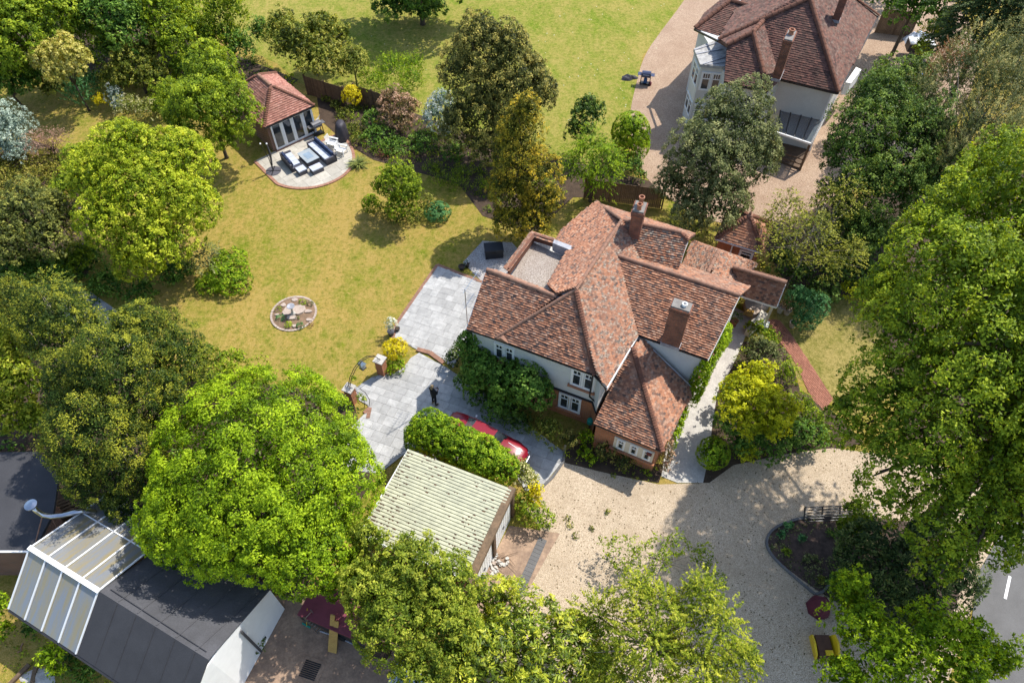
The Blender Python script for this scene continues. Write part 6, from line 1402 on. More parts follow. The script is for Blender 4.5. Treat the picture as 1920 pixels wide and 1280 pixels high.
# rockery
rc = gp(551, 588, 0); rk = thing('rockery', rc, 'round rockery bed with flat stones in the lawn', 'flower bed')
m = MB(); m.lathe(rc, [(1.3, 0), (1.28, .05), (1.0, .09), (.3, .13)], 32); m.build('soil', plain('rockery_soil', (.30, .19, .12), (.18, .12, .07), .95, 6, fine=25), rk)
m = MB()
for k in range(44):
    a_ = 2*math.pi*k/44; e = Vector((math.cos(a_), math.sin(a_), 0)); tt = Vector((-e.y, e.x, 0)); m.box(rc+e*1.33+Zv*.03, tt*.085, e*.06, Zv*(.035+random.uniform(-.01, .01)), 0, random.random())
o = m.build('edging_stone', MT['stone'], rk); o['kind'] = 'stuff'
def stone(c, rx, ry, h, parent, mat=None, ang=0, n=9):
    P = []
    for k in range(n):
        a_ = 2*math.pi*k/n; q_ = random.uniform(.82, 1.12); x = math.cos(a_)*rx*q_; y = math.sin(a_)*ry*q_; P.append((c.x+x*math.cos(ang)-y*math.sin(ang), c.y+x*math.sin(ang)+y*math.cos(ang)))
    m = MB(); m.prism(P, c.z-.02, c.z+h); cc = Vector((c.x, c.y, 0)); b0 = len(m.v)-n
    for i in range(b0, len(m.v)): v_ = Vector(m.v[i]); v_ = cc+(v_-cc)*.93; m.v[i] = (v_.x, v_.y, c.z+h+random.uniform(-.015, .015))
    return m.build('stone', mat or MT['stone'], parent)
for (x, y, rx, ry, h) in ((560, 583, .50, .42, .2), (540, 586, .30, .36, .18), (548, 597, .32, .2, .16), (578, 585, .26, .14, .12), (553, 563, .22, .16, .1), (532, 573, .18, .16, .1), (520, 591, .16, .08, .1), (552, 612, .12, .14, .1), (580, 600, .2, .12, .08)):
    stone(gp(x, y, .05), rx, ry, h, rk)
bb = gp(550, 588, .2); t = thing('bird_bath', bb, 'small grey stone bird bath standing on the rockery', 'bird bath')
m = MB(); m.lathe(bb, [(.16, 0), (.14, .06), (.07, .12), (.06, .5), (.1, .6)], 12); m.build('pedestal', MT['concrete'], t, smooth=True)
m = MB(); m.lathe(bb+Zv*.58, [(.06, 0), (.2, .05), (.24, .12), (.21, .12), (.12, .07)], 16); m.build('bowl', MT['lead'], t, smooth=True)
for (x, y, r_, mt_, lb) in ((525, 596, 9, 'blue', 'grey green cushion plant on the left of the rockery'), (541, 608, 8, 'maple', 'bright green cushion at the bottom of the rockery'), (563, 610, 8, 'blue', 'blue green cushion at the lower right of the rockery'), (567, 566, 8, 'maple', 'yellow green cushion at the top right of the rockery'), (582, 569, 7, 'grey', 'grey cushion at the right edge of the rockery'), (522, 580, 7, 'mid', 'green tuft at the upper left of the rockery'), (557, 596, 5, 'grey', 'tiny grey tuft between the flat stones'), (583, 608, 5, 'photinia', 'small reddish tuft at the lower right edge of the rockery')):
    T('rockery_plant', lb, 'plant', [(x, y, r_, .14, .14)], mt_, leaf=.06, dens=500, trunk=False, style='hedge', inner=0)
# gate pillars with white caps and iron arch
def pillar(px, lb):
    c = gp(*px, 0); t = thing('gate_pillar', c, lb, 'pillar', 'brick gate pillars at the terrace entrance'); u2 = Vector((math.cos(HA), math.sin(HA), 0)); v2 = Vector((-u2.y, u2.x, 0))
    for k in range(16):
        m = MB(); s = random.uniform(-.004, .004); m.box(c+Zv*(.045+k*.078), u2*(.22+s), v2*(.22+s), Zv*.034); m.build('brick_course', MT['brick'], t)
    m = MB(); m.box(c+Zv*.62, u2*.212, v2*.212, Zv*.62); m.build('core', MT['mortar'], t)
    m = MB(); m.box(c+Zv*1.28, u2*.29, v2*.29, Zv*.035); m.build('cap', MT['concrete'], t); return c
pa = pillar((718, 699), 'brick pillar with a white stone cap beside the yellow shrub'); pb = pillar((662, 752), 'brick pillar half hidden by the maple crown')
ar = thing('iron_arch', (pa+pb)/2, 'black wrought iron arch carrying a lantern between the pillars', 'arch')
pk = [(0, 1.3), (.12, 1.9), (.3, 2.3), (.5, 2.45), (.7, 2.3), (.88, 1.9), (1, 1.3)]
for o_ in (-.06, .06):
    d, n, L = frame(pa, pb); m = MB(); m.tube([pa+d*L*f+n*o_+Zv*z for f, z in pk], .02, 6); m.build('hoop', MT['iron'], ar)
m = MB()
for i in range(6):
    for j in range(3): f = (j+.5)/3; p = pa+d*L*(pk[i][0]*(1-f)+pk[i+1][0]*f)+Zv*(pk[i][1]*(1-f)+pk[i+1][1]*f); m.tube([p-n*.06, p+n*.06+Zv*.06*(-1)**j], .01, 4)
m.build('scroll', MT['iron'], ar)
lc = pa+d*L*.5+Zv*2.0; m = MB(); m.box(lc, d*.12, n*.12, Zv*.17); ln_ = m.build('lantern', plain('lantern_glass', (.4, .4, .38), rough=.2), ar)
m = MB(); m.lathe(lc+Zv*.17, [(.26, 0), (.2, .07), (.05, .2), (.02, .3)], 4); m.build('lantern_roof', MT['steel'], ln_)
m = MB(); m.box(lc-Zv*.18, d*.15, n*.15, Zv*.02); m.build('lantern_base', MT['iron'], ln_)
T('climber', 'thin climbing plant on the iron arch by the maple', 'climber', [(676, 748, 8, 1.4, .5), (664, 710, 5, 1.9, .3)], 'mid', leaf=.1, dens=120, trunk=False, style='loose', inner=0)
m = MB()
for k, q_ in enumerate(((0, 0), (.25, .1))):
    p = gp(683, 765, 0)+Vector((q_[0], q_[1], 0)); m.tube([p, p+Vector((.1, .1, .5)), p+Vector((-.1, .3, .95)), p+Vector((-.4, .45, 1.1))], .018, 5)
tag(m.build('gate_scroll', MT['iron'], None, gp(683, 765, 0)), 'curved black iron gate scrolls beside the hidden pillar', 'gate')

# ------------------------------------------------------------------ person on the paved drive
pp = gp(815, 757, .05); face = math.atan2(gp(835, 740)[1]-pp.y, gp(835, 740)[0]-pp.x)
per = thing('person', pp, 'person in black clothes with fair hair standing on the paved drive holding a small controller', 'person')
fx = Vector((math.cos(face), math.sin(face), 0)); lf_ = Vector((-fx.y, fx.x, 0))
def skinned(name, joints, edges, radii, mat, parent, root=0, sub=1):
    me = bpy.data.meshes.new(name); org = ORG[parent.name]
    me.from_pydata([tuple(Vector(j)-org) for j in joints], edges, []); me.materials.append(mat)
    o = bpy.data.objects.new(name, me); COL.objects.link(o); o.parent = parent; ORG[o.name] = org
    md = o.modifiers.new('skin', 'SKIN')
    if not me.skin_vertices: me.skin_vertices.new() if hasattr(me.skin_vertices, 'new') else None
    sv = me.skin_vertices[0].data if me.skin_vertices else None
    if sv:
        for i, r_ in enumerate(radii): sv[i].radius = (r_, r_) if not isinstance(r_, tuple) else r_
        sv[root].use_root = True
    md.use_smooth_shade = True; s_ = o.modifiers.new('sub', 'SUBSURF'); s_.levels = s_.render_levels = sub
    return o
def J(f, l, z): return pp+fx*f+lf_*l+Zv*z
body = [J(0, 0, .96), J(0, 0, 1.15), J(.0, 0, 1.36), J(0, 0, 1.47), J(.01, 0, 1.54),
        J(0, .10, .90), J(.03, .12, .50), J(-.02, .13, .09), J(.16, .15, .05), J(0, -.10, .90), J(.0, -.13, .50), J(-.05, -.14, .09), J(.12, -.18, .05),
        J(0, .19, 1.40), J(.03, .26, 1.13), J(.24, .13, 1.12), J(0, -.19, 1.40), J(.03, -.26, 1.13), J(.24, -.12, 1.12)]
ed = [(0, 1), (1, 2), (2, 3), (3, 4), (0, 5), (5, 6), (6, 7), (7, 8), (0, 9), (9, 10), (10, 11), (11, 12), (2, 13), (13, 14), (14, 15), (2, 16), (16, 17), (17, 18)]
rad_ = [.15, .135, .16, .07, .055, .095, .065, .045, .04, .095, .065, .045, .04, .065, .05, .038, .065, .05, .038]
skinned('body', body, ed, rad_, MT['cloth'], per)
m = MB(); prof = []
hc = J(.02, 0, 1.66)
def ell(mb, c, a, b_, h_, n1=8, n2=12, m_=0, zlo=-1):
    b0 = len(mb.v)
    for i in range(n1+1):
        t_ = -math.pi/2+math.pi*i/n1
        for k in range(n2): q_ = 2*math.pi*k/n2; mb.v.append(tuple(c+fx*math.cos(t_)*math.cos(q_)*a+lf_*math.cos(t_)*math.sin(q_)*b_+Zv*math.sin(t_)*h_))
    for i in range(n1):
        for k in range(n2): mb.f.append((b0+i*n2+k, b0+i*n2+(k+1) % n2, b0+(i+1)*n2+(k+1) % n2, b0+(i+1)*n2+k)); mb.m.append(m_); mb.r.append(.5); mb.q.append(0)
ell(m, hc, .095, .078, .118); ell(m, hc+fx*.095-Zv*.01, .02, .014, .022, 4, 6)
for s in (-1, 1): ell(m, hc+lf_*s*.078, .02, .012, .03, 4, 6)
hd = m.build('head', MT['skin'], per, smooth=True)
m = MB()
for s in (-1, 1): ell(m, hc+fx*.088+lf_*s*.032+Zv*.012, .008, .012, .009, 4, 6)
m.build('eyes', MT['black'], hd); m = MB(); m.box(hc+fx*.092-Zv*.05, fx*.004, lf_*.022, Zv*.005); m.build('mouth', MT['reddull'], hd)
m = MB(); ell(m, hc-fx*.018+Zv*.022, .108, .094, .118); ell(m, hc-fx*.075-Zv*.08, .055, .08, .13); m.build('hair', MT['hair'], hd, smooth=True)
for s in (-1, 1):
    w_ = J(.24, .125*s, 1.12); hb = J(.31, .07*s, 1.13); m = MB(); m.tube([w_, w_.lerp(hb, .5), hb], [.026, .036, .032], 8)
    for k in range(4):
        o_ = Zv*(.025-.017*k); ln2 = (.06, .068, .062, .048)[k]; m.tube([hb+o_, hb+o_+fx*ln2*.6-lf_*s*.01, hb+o_+fx*ln2*.8-lf_*s*.035], [.009, .009, .007], 5)
    m.tube([w_.lerp(hb, .4)+Zv*.02, w_.lerp(hb, .8)+Zv*.05-lf_*s*.02, hb+Zv*.045-lf_*s*.03], [.011, .010, .008], 5); m.build('hand', MT['skin'], per, smooth=True)
    m = MB(); f0 = J(-.02 if s > 0 else -.05, (.13 if s > 0 else -.14), 0); m.box(f0+fx*.07+Zv*.03, fx*.13, lf_*.045, Zv*.03); m.build('shoe', plain('tan_shoe', (.40, .30, .18), rough=.7), per)
m = MB(); cc = J(.35, 0, 1.14); m.box(cc, fx*.035, lf_*.07, Zv*.02); m.tube([cc+fx*.03, cc+fx*.06+Zv*.08], .006, 5); ct = m.build('controller', MT['black'], None, cc); tag(ct, 'small dark remote controller held by the person in black', 'controller')

# ------------------------------------------------------------------ red open sports car
ca0 = gp(838, 790, .4); ca1 = gp(985, 866, .4); d, n, L = frame(ca0, ca1); L = min(4.7, L); c0 = z_((ca0+ca1)/2, 0)+n*-.02
print('car length', L)
car = thing('sports_car', c0, 'low red two door car parked beside the clipped hedge', 'car')
def CP(x, y, z): return c0+d*x*L+n*y+Zv*z    # x from -.5 (tail) to .5 (nose)
st = [(-.5, .55, .35, .60, .62), (-.46, .70, .28, .74, .78), (-.36, .77, .24, .80, .86), (-.22, .79, .22, .82, .88), (-.05, .78, .22, .80, .84), (.10, .77, .22, .80, .86), (.24, .76, .24, .80, .88), (.38, .74, .26, .76, .82), (.46, .68, .30, .68, .72), (.5, .52, .36, .56, .58)]
m = MB(); K_ = 11
for (x, w_, zb, zs, zt) in st:
    for (fy, z) in ((-.9, zb), (-1, (zb+zs)*.5), (-.98, zs-.08), (-.9, zs), (-.5, zt), (0, zt+.015), (.5, zt), (.9, zs), (.98, zs-.08), (1, (zb+zs)*.5), (.9, zb)): m.v.append(tuple(CP(x, fy*w_, z)))
for i in range(len(st)-1):
    for k in range(K_-1):
        m.f.append((i*K_+k, (i+1)*K_+k, (i+1)*K_+k+1, i*K_+k+1)); m.m.append(0); m.r.append(.5); m.q.append(0)
    m.f.append((i*K_+K_-1, (i+1)*K_+K_-1, (i+1)*K_, i*K_)); m.m.append(0); m.r.append(.5); m.q.append(0)
m.f.append(tuple(range(K_))); m.f.append(tuple(range((len(st)-1)*K_+K_-1, (len(st)-1)*K_-1, -1))); m.m += [0, 0]; m.r += [.5, .5]; m.q += [0, 0]
m.build('body', MT['red'], car, smooth=True)
for s in (-1, 1):
    for x in (-.32, .32):
        wc = CP(x, s*.74, .30); m = MB(); m.tube([wc-n*.09, wc+n*.09], .30, 18); wo = m.build('wheel', MT['rubber'], car)
        m = MB(); m.tube([wc+n*s*.085, wc+n*s*.1], .18, 14); m.build('rim', MT['steel'], wo)
    m = MB(); m.tube([CP(.485, s*.5, .55), CP(.502, s*.5, .55)], .085, 12); m.build('headlight', MT['steel'], car)
    m = MB(); m.box(CP(-.495, s*.5, .55), d*.02, n*.09, Zv*.05); m.build('tail_light', MT['reddull'], car)
    m = MB(); m.box(CP(-.13, s*.785, .55), d*L*.085, n*.006, Zv*.2); m.build('door', MT['red'], car)
    m = MB(); m.box(CP(-.22, s*.84, .88), d*.05, n*.07, Zv*.04); m.build('wing_mirror', MT['steel'], car)
gh = [(-.30, .66, .80), (-.17, .56, 1.16), (.10, .55, 1.17), (.22, .64, .80)]
V_ = [CP(x, sgn*w_, z) for x, w_, z in gh for sgn in (-1, 1)]
m = MB(); m.mesh(V_+[CP(-.035, 0, 1.22), CP(-.17, 0, 1.20), CP(.10, 0, 1.21)], [(2, 9, 10, 4), (9, 3, 5, 10)]); m.build('roof', MT['red'], car, smooth=True)
m = MB(); m.poly([V_[1], V_[3], V_[2], V_[0]]); m.build('windscreen', MT['roofglass'], car)
m = MB(); m.poly([V_[4], V_[5], V_[7], V_[6]]); m.build('rear_window', MT['glass'], car)
for s in (0, 1):
    m = MB(); m.poly([V_[0+s], V_[2+s], V_[4+s], V_[6+s]]); m.build('side_window', MT['glass'], car)
    m = MB(); m.bar(V_[s], V_[2+s], .05, .05, r=.3); m.build('pillar', MT['red'], car)
m = MB(); m.tube([CP(.49, -.68, .42), CP(.515, -.4, .44), CP(.52, 0, .44), CP(.515, .4, .44), CP(.49, .68, .42)], .045, 8); m.build('bumper', MT['steel'], car)
m = MB(); m.tube([CP(-.49, -.68, .42), CP(-.515, 0, .44), CP(-.49, .68, .42)], .045, 8); m.build('bumper', MT['steel'], car)
for s in (-.33, .33):
    m = MB(); m.bar(CP(.26, s, .89), CP(.44, s*.85, .79), .022, .014); m.build('boot_trim', MT['steel'], car)
m = MB(); m.box(CP(.508, 0, .52), d*.012, n*.3, Zv*.08); m.build('grille', MT['black'], car)

# ------------------------------------------------------------------ things near the house
def crate(name, px, lb, cat, lx, ly, h, mat, ang, lid=True, z=0):
    c = gp(*px, z); t = thing(name, c, lb, cat); d = Vector((math.cos(ang), math.sin(ang), 0)); n = Vector((-d.y, d.x, 0))
    m = MB(); m.box(c+Zv*h*.45, d*lx/2, n*ly/2, Zv*h*.45); m.build('box', mat, t)
    m = MB(); m.box(c+Zv*(h*.95), d*(lx/2+.03), n*(ly/2+.03), Zv*h*.06); m.build('lid', mat, t)
    m = MB(); m.box(c+Zv*(h*.7)-n*(ly/2+.015), d*.12, n*.015, Zv*.03); m.build('handle', MT['black'], t)
crate('storage_box', (926, 478), 'black garden storage box on the pale gravel', 'storage box', 1.15, .75, .75, plain('dark_storage', (.022, .026, .034), (.016, .019, .026), .5, 3), .13)
def pot(px, lb, r, h, mat, z=0, leaf_=None, lr=.25):
    c = gp(*px, z); t = thing('plant_pot', c, lb, 'plant pot')
    m = MB(); m.lathe(c, [(r*.72, 0), (r, h*.9), (r*1.1, h*.9), (r*1.1, h), (r*.88, h), (r*.85, h*.85)], 14); m.build('pot', mat, t)
    m = MB(); m.lathe(c+Zv*h*.8, [(r*.86, 0), (r*.86, .02)], 12); m.build('soil', MT['soil'], t)
    if leaf_:
        cc_, nn_, ss_, rr_ = crown([(c.x, c.y, h+lr*.7, lr, lr, lr)], .1, 150, 'loose', 0); leaves_mesh('foliage', cc_, nn_, ss_, rr_, L_[leaf_], t)
pot((866, 505), 'low brown pot at the corner of the upper terrace', .2, .3, MT['black']); pot((876, 500), 'small dark pot with pale flowers by the pale gravel', .16, .3, MT['black'], 0, 'white', .18)
pot((746, 620), 'small dark pot behind the white flowering standard', .14, .25, MT['black'])
pot((1461, 585), 'square grey pot beside the porch post', .2, .5, MT['concrete'], 0, 'photinia', .25); pot((1474, 588), 'round stone pot with a leafy plant right of the porch', .22, .42, MT['stone'], 0, 'photinia', .4)
pot((1484, 612), 'pale round pot half hidden by the blue green shrub', .2, .4, MT['stone'])
pot((1374, 610), 'tall terracotta pot with a narrow conifer by the ivy wall', .22, .5, MT['terracotta'], 0, 'darkbig', .35)
c = gp(1104, 806, 0); t = thing('letter_box', c, 'teal green box on a post at the corner of the brick wing', 'box'); m = MB(); m.box(c+Zv*.4, (.03, 0, 0), (0, .03, 0), Zv*.4); m.build('post', MT['wood'], t)
m = MB(); m.lathe(c+Zv*.7, [(.13, 0), (.17, .05), (.17, .32), (.1, .4)], 10); m.build('box', MT['green'], t)
c = gp(1083, 828, 0); m = MB(); m.box(c+Zv*.25, (.12, 0, 0), (0, .12, 0), Zv*.25); tag(m.build('brick_stub', MT['brick'], None, c), 'short brick stub pier among the plants by the drive', 'pier')
c = gp(1058, 850, 0); m = MB(); m.box(c+Zv*.4, (.05, 0, 0), (0, .05, 0), Zv*.4); m.lathe(c+Zv*.8, [(.08, 0), (.02, .08)], 4); tag(m.build('gate_post', MT['steel'], None, c), 'short grey post where the paving meets the gravel', 'post')
# light fittings, wires etc. left out; rubble by the garage
rb = thing('rubble_pile', gp(928, 1065), 'pile of broken grey stones beside the garage doors', 'rubble')
for _ in range(22):
    p = gp(928+random.gauss(0, 9), 1062+random.gauss(0, 12), .02); stone(p, random.uniform(.06, .16), random.uniform(.05, .12), random.uniform(.04, .12), rb, MT['concrete'] if random.random() < .7 else MT['stone'], random.uniform(0, 3), 7)
br = MB()
for k in range(9):
    p = gp(935+random.gauss(0, 12), 1045+random.gauss(0, 12), .05); a_ = random.uniform(-.9, .9); e = Vector((math.cos(a_), math.sin(a_), .1)); br.tube([p, p+e*.3+Zv*.08, p+e*random.uniform(.5, .9)], [.02, .014, .006], 5)
tag(br.build('dead_branches', MT['wood'], None, gp(935, 1045, 0)), 'dead brown branches scattered on the garage apron', 'branches')
# fallen leaves and debris on the drives
m = MB()
for _ in range(1500):
    x, y = random.uniform(1030, 1640), random.uniform(860, 1260); p = gp(x, y, .03)
    if not inside((p.x, p.y), [(q_.x, q_.y) for q_ in pix([(1036, 925), (1070, 875), (1235, 912), (1480, 855), (1640, 860), (1560, 1250), (960, 1250), (1000, 1080)])]): continue
    if inside((p.x, p.y), [(q_[0], q_[1]) for q_ in bed]): continue
    s = random.uniform(.02, .055); a_ = random.uniform(0, 3.1); e = Vector((math.cos(a_)*s, math.sin(a_)*s, random.uniform(-.01, .01))); f_2 = Vector((-math.sin(a_)*s*.6, math.cos(a_)*s*.6, .004))
    m.mesh([p-e, p+f_2, p+e, p-f_2], [(0, 1, 2, 3)], 0, random.random())
tag(m.build('leaf_litter', plain('dry_leaf', (.20, .13, .06), (.09, .08, .03), .9, 4, rndmix=.6), None, gp(1300, 1000, 0)), 'dry leaves scattered over the gravel drive', 'leaf litter', kind='stuff')
m = MB()
for _ in range(170):
    x, y = random.uniform(560, 1280), random.uniform(5, 240); p = gp(x, y, .03)
    if not inside((p.x, p.y), [(q_.x, q_.y) for q_ in pix([(650, 30), (1290, 5), (1190, 170), (1180, 230), (1060, 230), (1000, 60), (850, 40), (820, 200), (660, 90)])]): continue
    s = random.uniform(.035, .06); m.mesh([p-Vector((s, 0, 0)), p+Vector((0, s, .03)), p+Vector((s, 0, .01)), p-Vector((0, s, 0))], [(0, 1, 2, 3)], 0, 0)
tag(m.build('daisies', plain('daisy_white', (.60, .60, .42), (.5, .52, .3), .9, 4), None, gp(1000, 100, 0)), 'pale daisies dotted over the upper meadow lawn', 'flowers', kind='stuff')
# odd things by the road
c = gp(1533, 1140, 0); t = thing('covered_post', c, 'maroon pointed cloth cover standing at the lower end of the bark bed', 'cover'); m = MB(); m.lathe(c, [(.55, 0), (.5, .35), (.28, .85), (.03, 1.1)], 7); m.build('cloth', MT['maroon'], t); m = MB(); m.tube([c, c+Zv*1.15], .03, 6); m.build('pole', MT['wood'], t)
c = gp(1540, 1215, 0); t = thing('builder_bag', c, 'open yellow bag with brown contents on the drive near the bottom', 'bag')
for s in (-1, 1):
    m = MB(); P_ = [c+Vector((s*(.34+.12*math.sin(q_)), y, z)) for y, z, q_ in ((-.5, 0, 0), (.5, 0, 0), (.42, .6, 1), (.05, .72, 1.6), (-.4, .55, 1))]; m.mesh(P_+[p+Vector((s*.09, 0, 0)) for p in P_], [(0, 1, 2, 3, 4), (9, 8, 7, 6, 5)]+[(i, 5+i, 5+(i+1) % 5, (i+1) % 5) for i in range(5)]); m.build('side_panel', MT['yellow'], t)
m = MB(); m.box(c+Zv*.22, (.3, 0, 0), (0, .46, 0), Zv*.2); m.build('contents', MT['brown'], t); m = MB(); m.box(c+Zv*.3+Vector((.12, -.3, .15)), (.16, 0, 0), (0, .1, 0), Zv*.05); m.build('flap', MT['yellow'], t)

# ------------------------------------------------------------------ yard at the bottom
t = thing('flue_pipe', gp(110, 1000, 0), 'bent shiny metal flue with a round cowl above the workshop', 'flue')
fp = [gp(158, 957, 3.9), gp(140, 960, 3.9), gp(118, 966, 3.9), gp(96, 968, 3.95), gp(80, 965, 4.1), gp(68, 957, 4.4), gp(60, 948, 4.7)]
m = MB(); m.tube(fp, .11, 12); m.build('pipe', MT['steel'], t, smooth=True); m = MB(); m.lathe(fp[-1], [(.12, 0), (.14, .03), (.26, .06), (.26, .12), (.1, .16)], 16); m.build('cowl', MT['steel'], t)
m = MB(); m.tube([fp[4], gp(66, 1020, 2.9)], .03, 6); m.build('strut', MT['ridge'], t); m = MB(); m.tube([fp[3], gp(108, 990, 2.9)], .025, 6); m.build('strut', MT['ridge'], t)
m = MB(); m.tube([fp[0], gp(175, 958, 3.6), gp(182, 962, .3)], .11, 8); m.build('lower_pipe', MT['steel'], t)
for k in range(3):
    c = gp(120+k*9, 965-k*6, 0); pl_ = thing('pallet', c, ('bottom', 'middle', 'top')[k]+' grey pallet in the gap behind the workshop glazing', 'pallet', 'pallets behind the workshop')
    e = Vector((.9, .5, 0)).normalized(); f_2 = Vector((-e.y, e.x, 0)); zz = .1+k*.16
    for j in range(6): m = MB(); m.box(c+f_2*(-.5+j*.2)+Zv*zz, e*.6, f_2*.06, Zv*.012, 0, random.random()); m.build('slat', MT['fence'], pl_)
    m = MB()
    for j in (-1, 0, 1): m.box(c+e*j*.5+Zv*(zz-.06), e*.05, f_2*.58, Zv*.045)
    m.build('bearer', MT['fence'], pl_)
def plank(a, b, z0, z1, lb, w_=.2):
    A_ = gp(*a, z0); B_ = gp(*b, z1); m = MB(); m.bar(A_, B_, w_, .05); tag(m.build('plank', MT['pine'], None, z_(A_, z0)), lb, 'plank', 'new yellow planks leaning in the yard')
plank((619, 1221), (624, 1152), .03, 1.6, 'left of the two leaning yellow planks'); plank((627, 1223), (631, 1164), .03, 1.4, 'right of the two leaning yellow planks')
t = thing('trailer', gp(650, 1170, 0), 'dull red flat bodied trailer under the berry tree', 'trailer'); d, n, L = frame(gp(590, 1140), gp(730, 1200)); c = gp(655, 1165, 0); L = 3.8
m = MB(); m.box(c+Zv*1.1, d*L/2, n*.8, Zv*.06); m.build('lid', MT['reddull'], t); m = MB(); m.box(c+Zv*.75, d*L/2*.98, n*.78, Zv*.3); m.build('body', MT['black'], t)
for s in (-1, 1):
    m = MB(); m.tube([c+n*s*.85+Zv*.32, c+n*s*.72+Zv*.32], .32, 16); m.build('wheel', MT['rubber'], t)
m = MB(); m.bar(c+d*L/2+Zv*.5, c+d*(L/2+.8)+Zv*.45, .08); m.build('drawbar', MT['iron'], t)
t = thing('ladder', gp(590, 1170, 0), 'aluminium ladder leaning beside the red trailer', 'ladder'); A_ = gp(602, 1180, .05); B_ = gp(576, 1150, 1.4); dd = (B_-A_).normalized(); nn_ = dd.cross(Zv).normalized()*.2
for s in (-1, 1): m = MB(); m.bar(A_+nn_*s, B_+nn_*s, .05); m.build('stile', MT['steel'], t)
for k in range(7): p = A_.lerp(B_, (k+.5)/7); m = MB(); m.tube([p-nn_, p+nn_], .016, 6); m.build('rung', MT['steel'], t)
t = thing('broom', gp(575, 1173, 0), 'yard broom with a yellow handle and green head', 'broom'); m = MB(); m.tube([gp(575, 1172, .1), gp(576, 1140, 1.3)], .016, 6); m.build('handle', MT['yellow'], t)
m = MB(); m.bar(gp(567, 1168, .06), gp(582, 1176, .06), .07, .09); m.build('head', MT['green'], t)
m = MB(); m.tube([gp(600, 1182, .1), gp(640, 1196, .1), gp(680, 1215, .1)], .04, 8); tag(m.build('pipe', MT['lead'], None, gp(600, 1182, 0)), 'long grey pipe lying in front of the red trailer', 'pipe')
pot((690, 1224), 'blue bucket at the end of the long pipe', .17, .3, MT['blue'])
c = gp(582, 1256, 0); t = thing('drain_cover', c, 'square dark drain cover set in a concrete frame in the yard', 'drain cover'); d, n, _ = frame(gp(570, 1240), gp(600, 1250))
m = MB(); m.box(c+Zv*.03, d*.55, n*.5, Zv*.02); m.build('frame', MT['dirtyconc'], t); m = MB()
for k in range(9): m.box(c+Zv*.056+n*(-.32+k*.08), d*.36, n*.028, Zv*.008)
m.build('grate', MT['iron'], t)
# wheelbarrow
c = gp(480, 1208, 0); t = thing('wheelbarrow', c, 'old wheelbarrow full of dark weeds against the white gable', 'wheelbarrow'); d, n, _ = frame(gp(465, 1225), gp(500, 1190))
m = MB(); vs = [c+d*x+n*y+Zv*z for x, y, z in ((-.35, -.22, .25), (.3, -.2, .22), (.3, .2, .22), (-.35, .22, .25), (-.5, -.34, .55), (.5, -.32, .5), (.5, .32, .5), (-.5, .34, .55))]
m.mesh(vs, [(3, 2, 1, 0), (0, 1, 5, 4), (1, 2, 6, 5), (2, 3, 7, 6), (3, 0, 4, 7), (4, 5, 6, 7)]); m.build('tray', MT['iron'], t)
for s in (-1, 1): m = MB(); m.tube([c+d*.75+n*s*.12+Zv*.2, c+n*s*.25+Zv*.25, c-d*.9+n*s*.3+Zv*.5], .02, 6); m.build('handle', MT['steel'], t)
m = MB(); m.tube([c+d*.75-n*.04+Zv*.2, c+d*.75+n*.04+Zv*.2], .19, 14); m.build('wheel', MT['rubber'], t)
T('weeds', 'dark weeds piled in the wheelbarrow', 'plant', [(480, 1206, 20, .6, .18)], 'dark', leaf=.09, dens=200, trunk=False, style='loose', inner=0)
c = gp(755, 1290, 0); t = thing('tarp', c, 'pale blue white sheet at the bottom edge of the yard', 'sheet'); m = MB(); P_ = [gp(718, 1300, 1.0), gp(748, 1232, 1.1), gp(790, 1262, 1.05), gp(815, 1320, 1.0)]; m.mesh(P_+[z_(p, .05) for p in P_], [(0, 3, 2, 1), (0, 1, 5, 4), (1, 2, 6, 5), (2, 3, 7, 6), (3, 0, 4, 7)]); m.build('sheet', MT['tarp'], t)
heap('debris_heap', (700, 1215), 'brown heap of cuttings beside the trailer', 'heap', .5, .35, MT['soil'], ang=-.5)
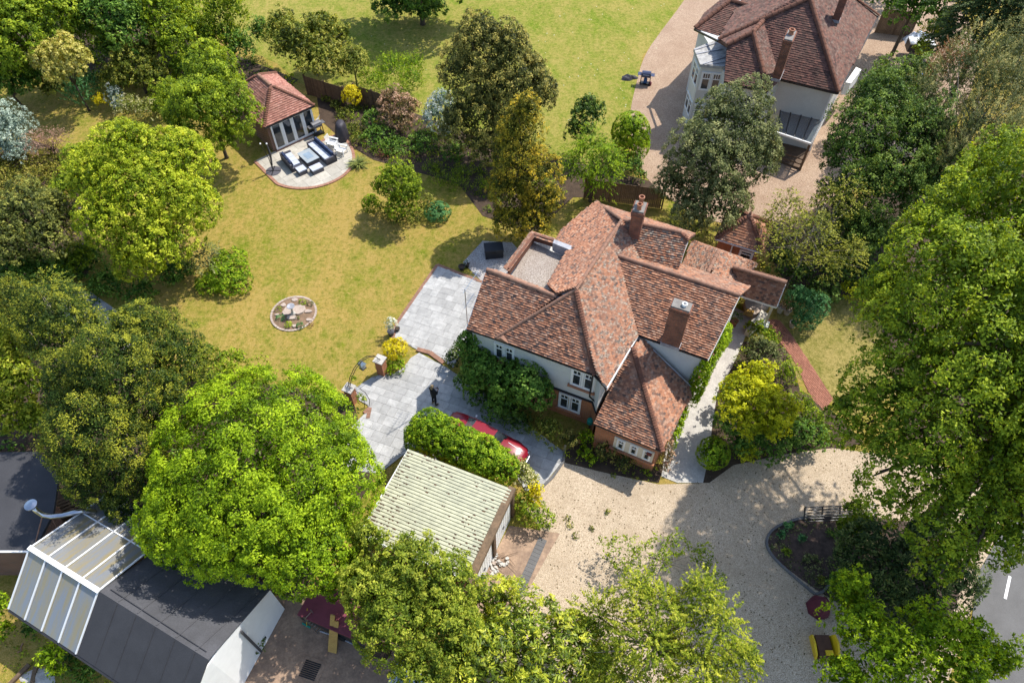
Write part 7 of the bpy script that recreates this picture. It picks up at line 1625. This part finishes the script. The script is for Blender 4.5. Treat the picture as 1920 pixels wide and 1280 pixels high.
# bottom left corner sleepers, hose
for a_, b_, lb in (((18, 1283), (55, 1245), 'weathered timber sleeper edging the lower left bed'), ((60, 1285), (68, 1248), 'second short sleeper beside the paving chips in the lower left')):
    m = MB(); m.bar(gp(*a_, .08), gp(*b_, .08), .16, .16); tag(m.build('sleeper', MT['fence'], None, gp(*a_, 0)), lb, 'sleeper')
m = MB(); m.tube([gp(33, 1222, .05), gp(40, 1219, .05), gp(39, 1212, .05), gp(43, 1205, .05)], .03, 6); tag(m.build('hose', MT['ridge'], None, gp(38, 1215, 0)), 'short curved orange hose lying in the grass', 'hose')
heap('debris_heap', (75, 1270), 'pale stony spoil between the sleepers', 'heap', .45, .1, MT['concrete'])
# parked trailers at the top right
d, n, L = frame(gp(1692, 96), gp(1740, 100)); c = gp(1716, 105, 0)
t = thing('box_trailer', c, 'white topped box trailer parked in the shade top right', 'trailer'); m = MB(); m.box(c+Zv*1.3, d*1.0, n*.55, Zv*.05); m.build('lid', MT['white'], t); m = MB(); m.box(c+Zv*.9, d*1.0, n*.53, Zv*.35); m.build('body', MT['black'], t)
for s in (-1, 1): m = MB(); m.tube([c-n*s*.6+Zv*.3, c-n*s*.5+Zv*.3], .3, 12); m.build('wheel', MT['rubber'], t)
heap('scrap_heap', (1718, 76), 'grey sheets heaped behind the white trailer', 'heap', .8, .7, MT['tarp'], ang=.2)
c = gp(1722, 150, 0); t = thing('open_trailer', c, 'black open trailer with blue bags inside', 'trailer'); m = MB(); m.box(c+Zv*.35, d*.75, n*1.0, Zv*.05); m.build('floor', MT['black'], t)
for s in (-1, 1): m = MB(); m.box(c+d*s*.78+Zv*.7, d*.03, n*1.0, Zv*.35); m.build('side_panel', MT['black'], t); m = MB(); m.box(c+n*s*1.0+Zv*.7, d*.75, n*.03, Zv*.35); m.build('end_panel', MT['black'], t)
m = MB(); ell(m, c-n*.4+Zv*.55, .5, .5, .25); m.build('bag', MT['blue'], t)
print('leaf tris', NTRI[0], 'objects', len(bpy.data.objects))
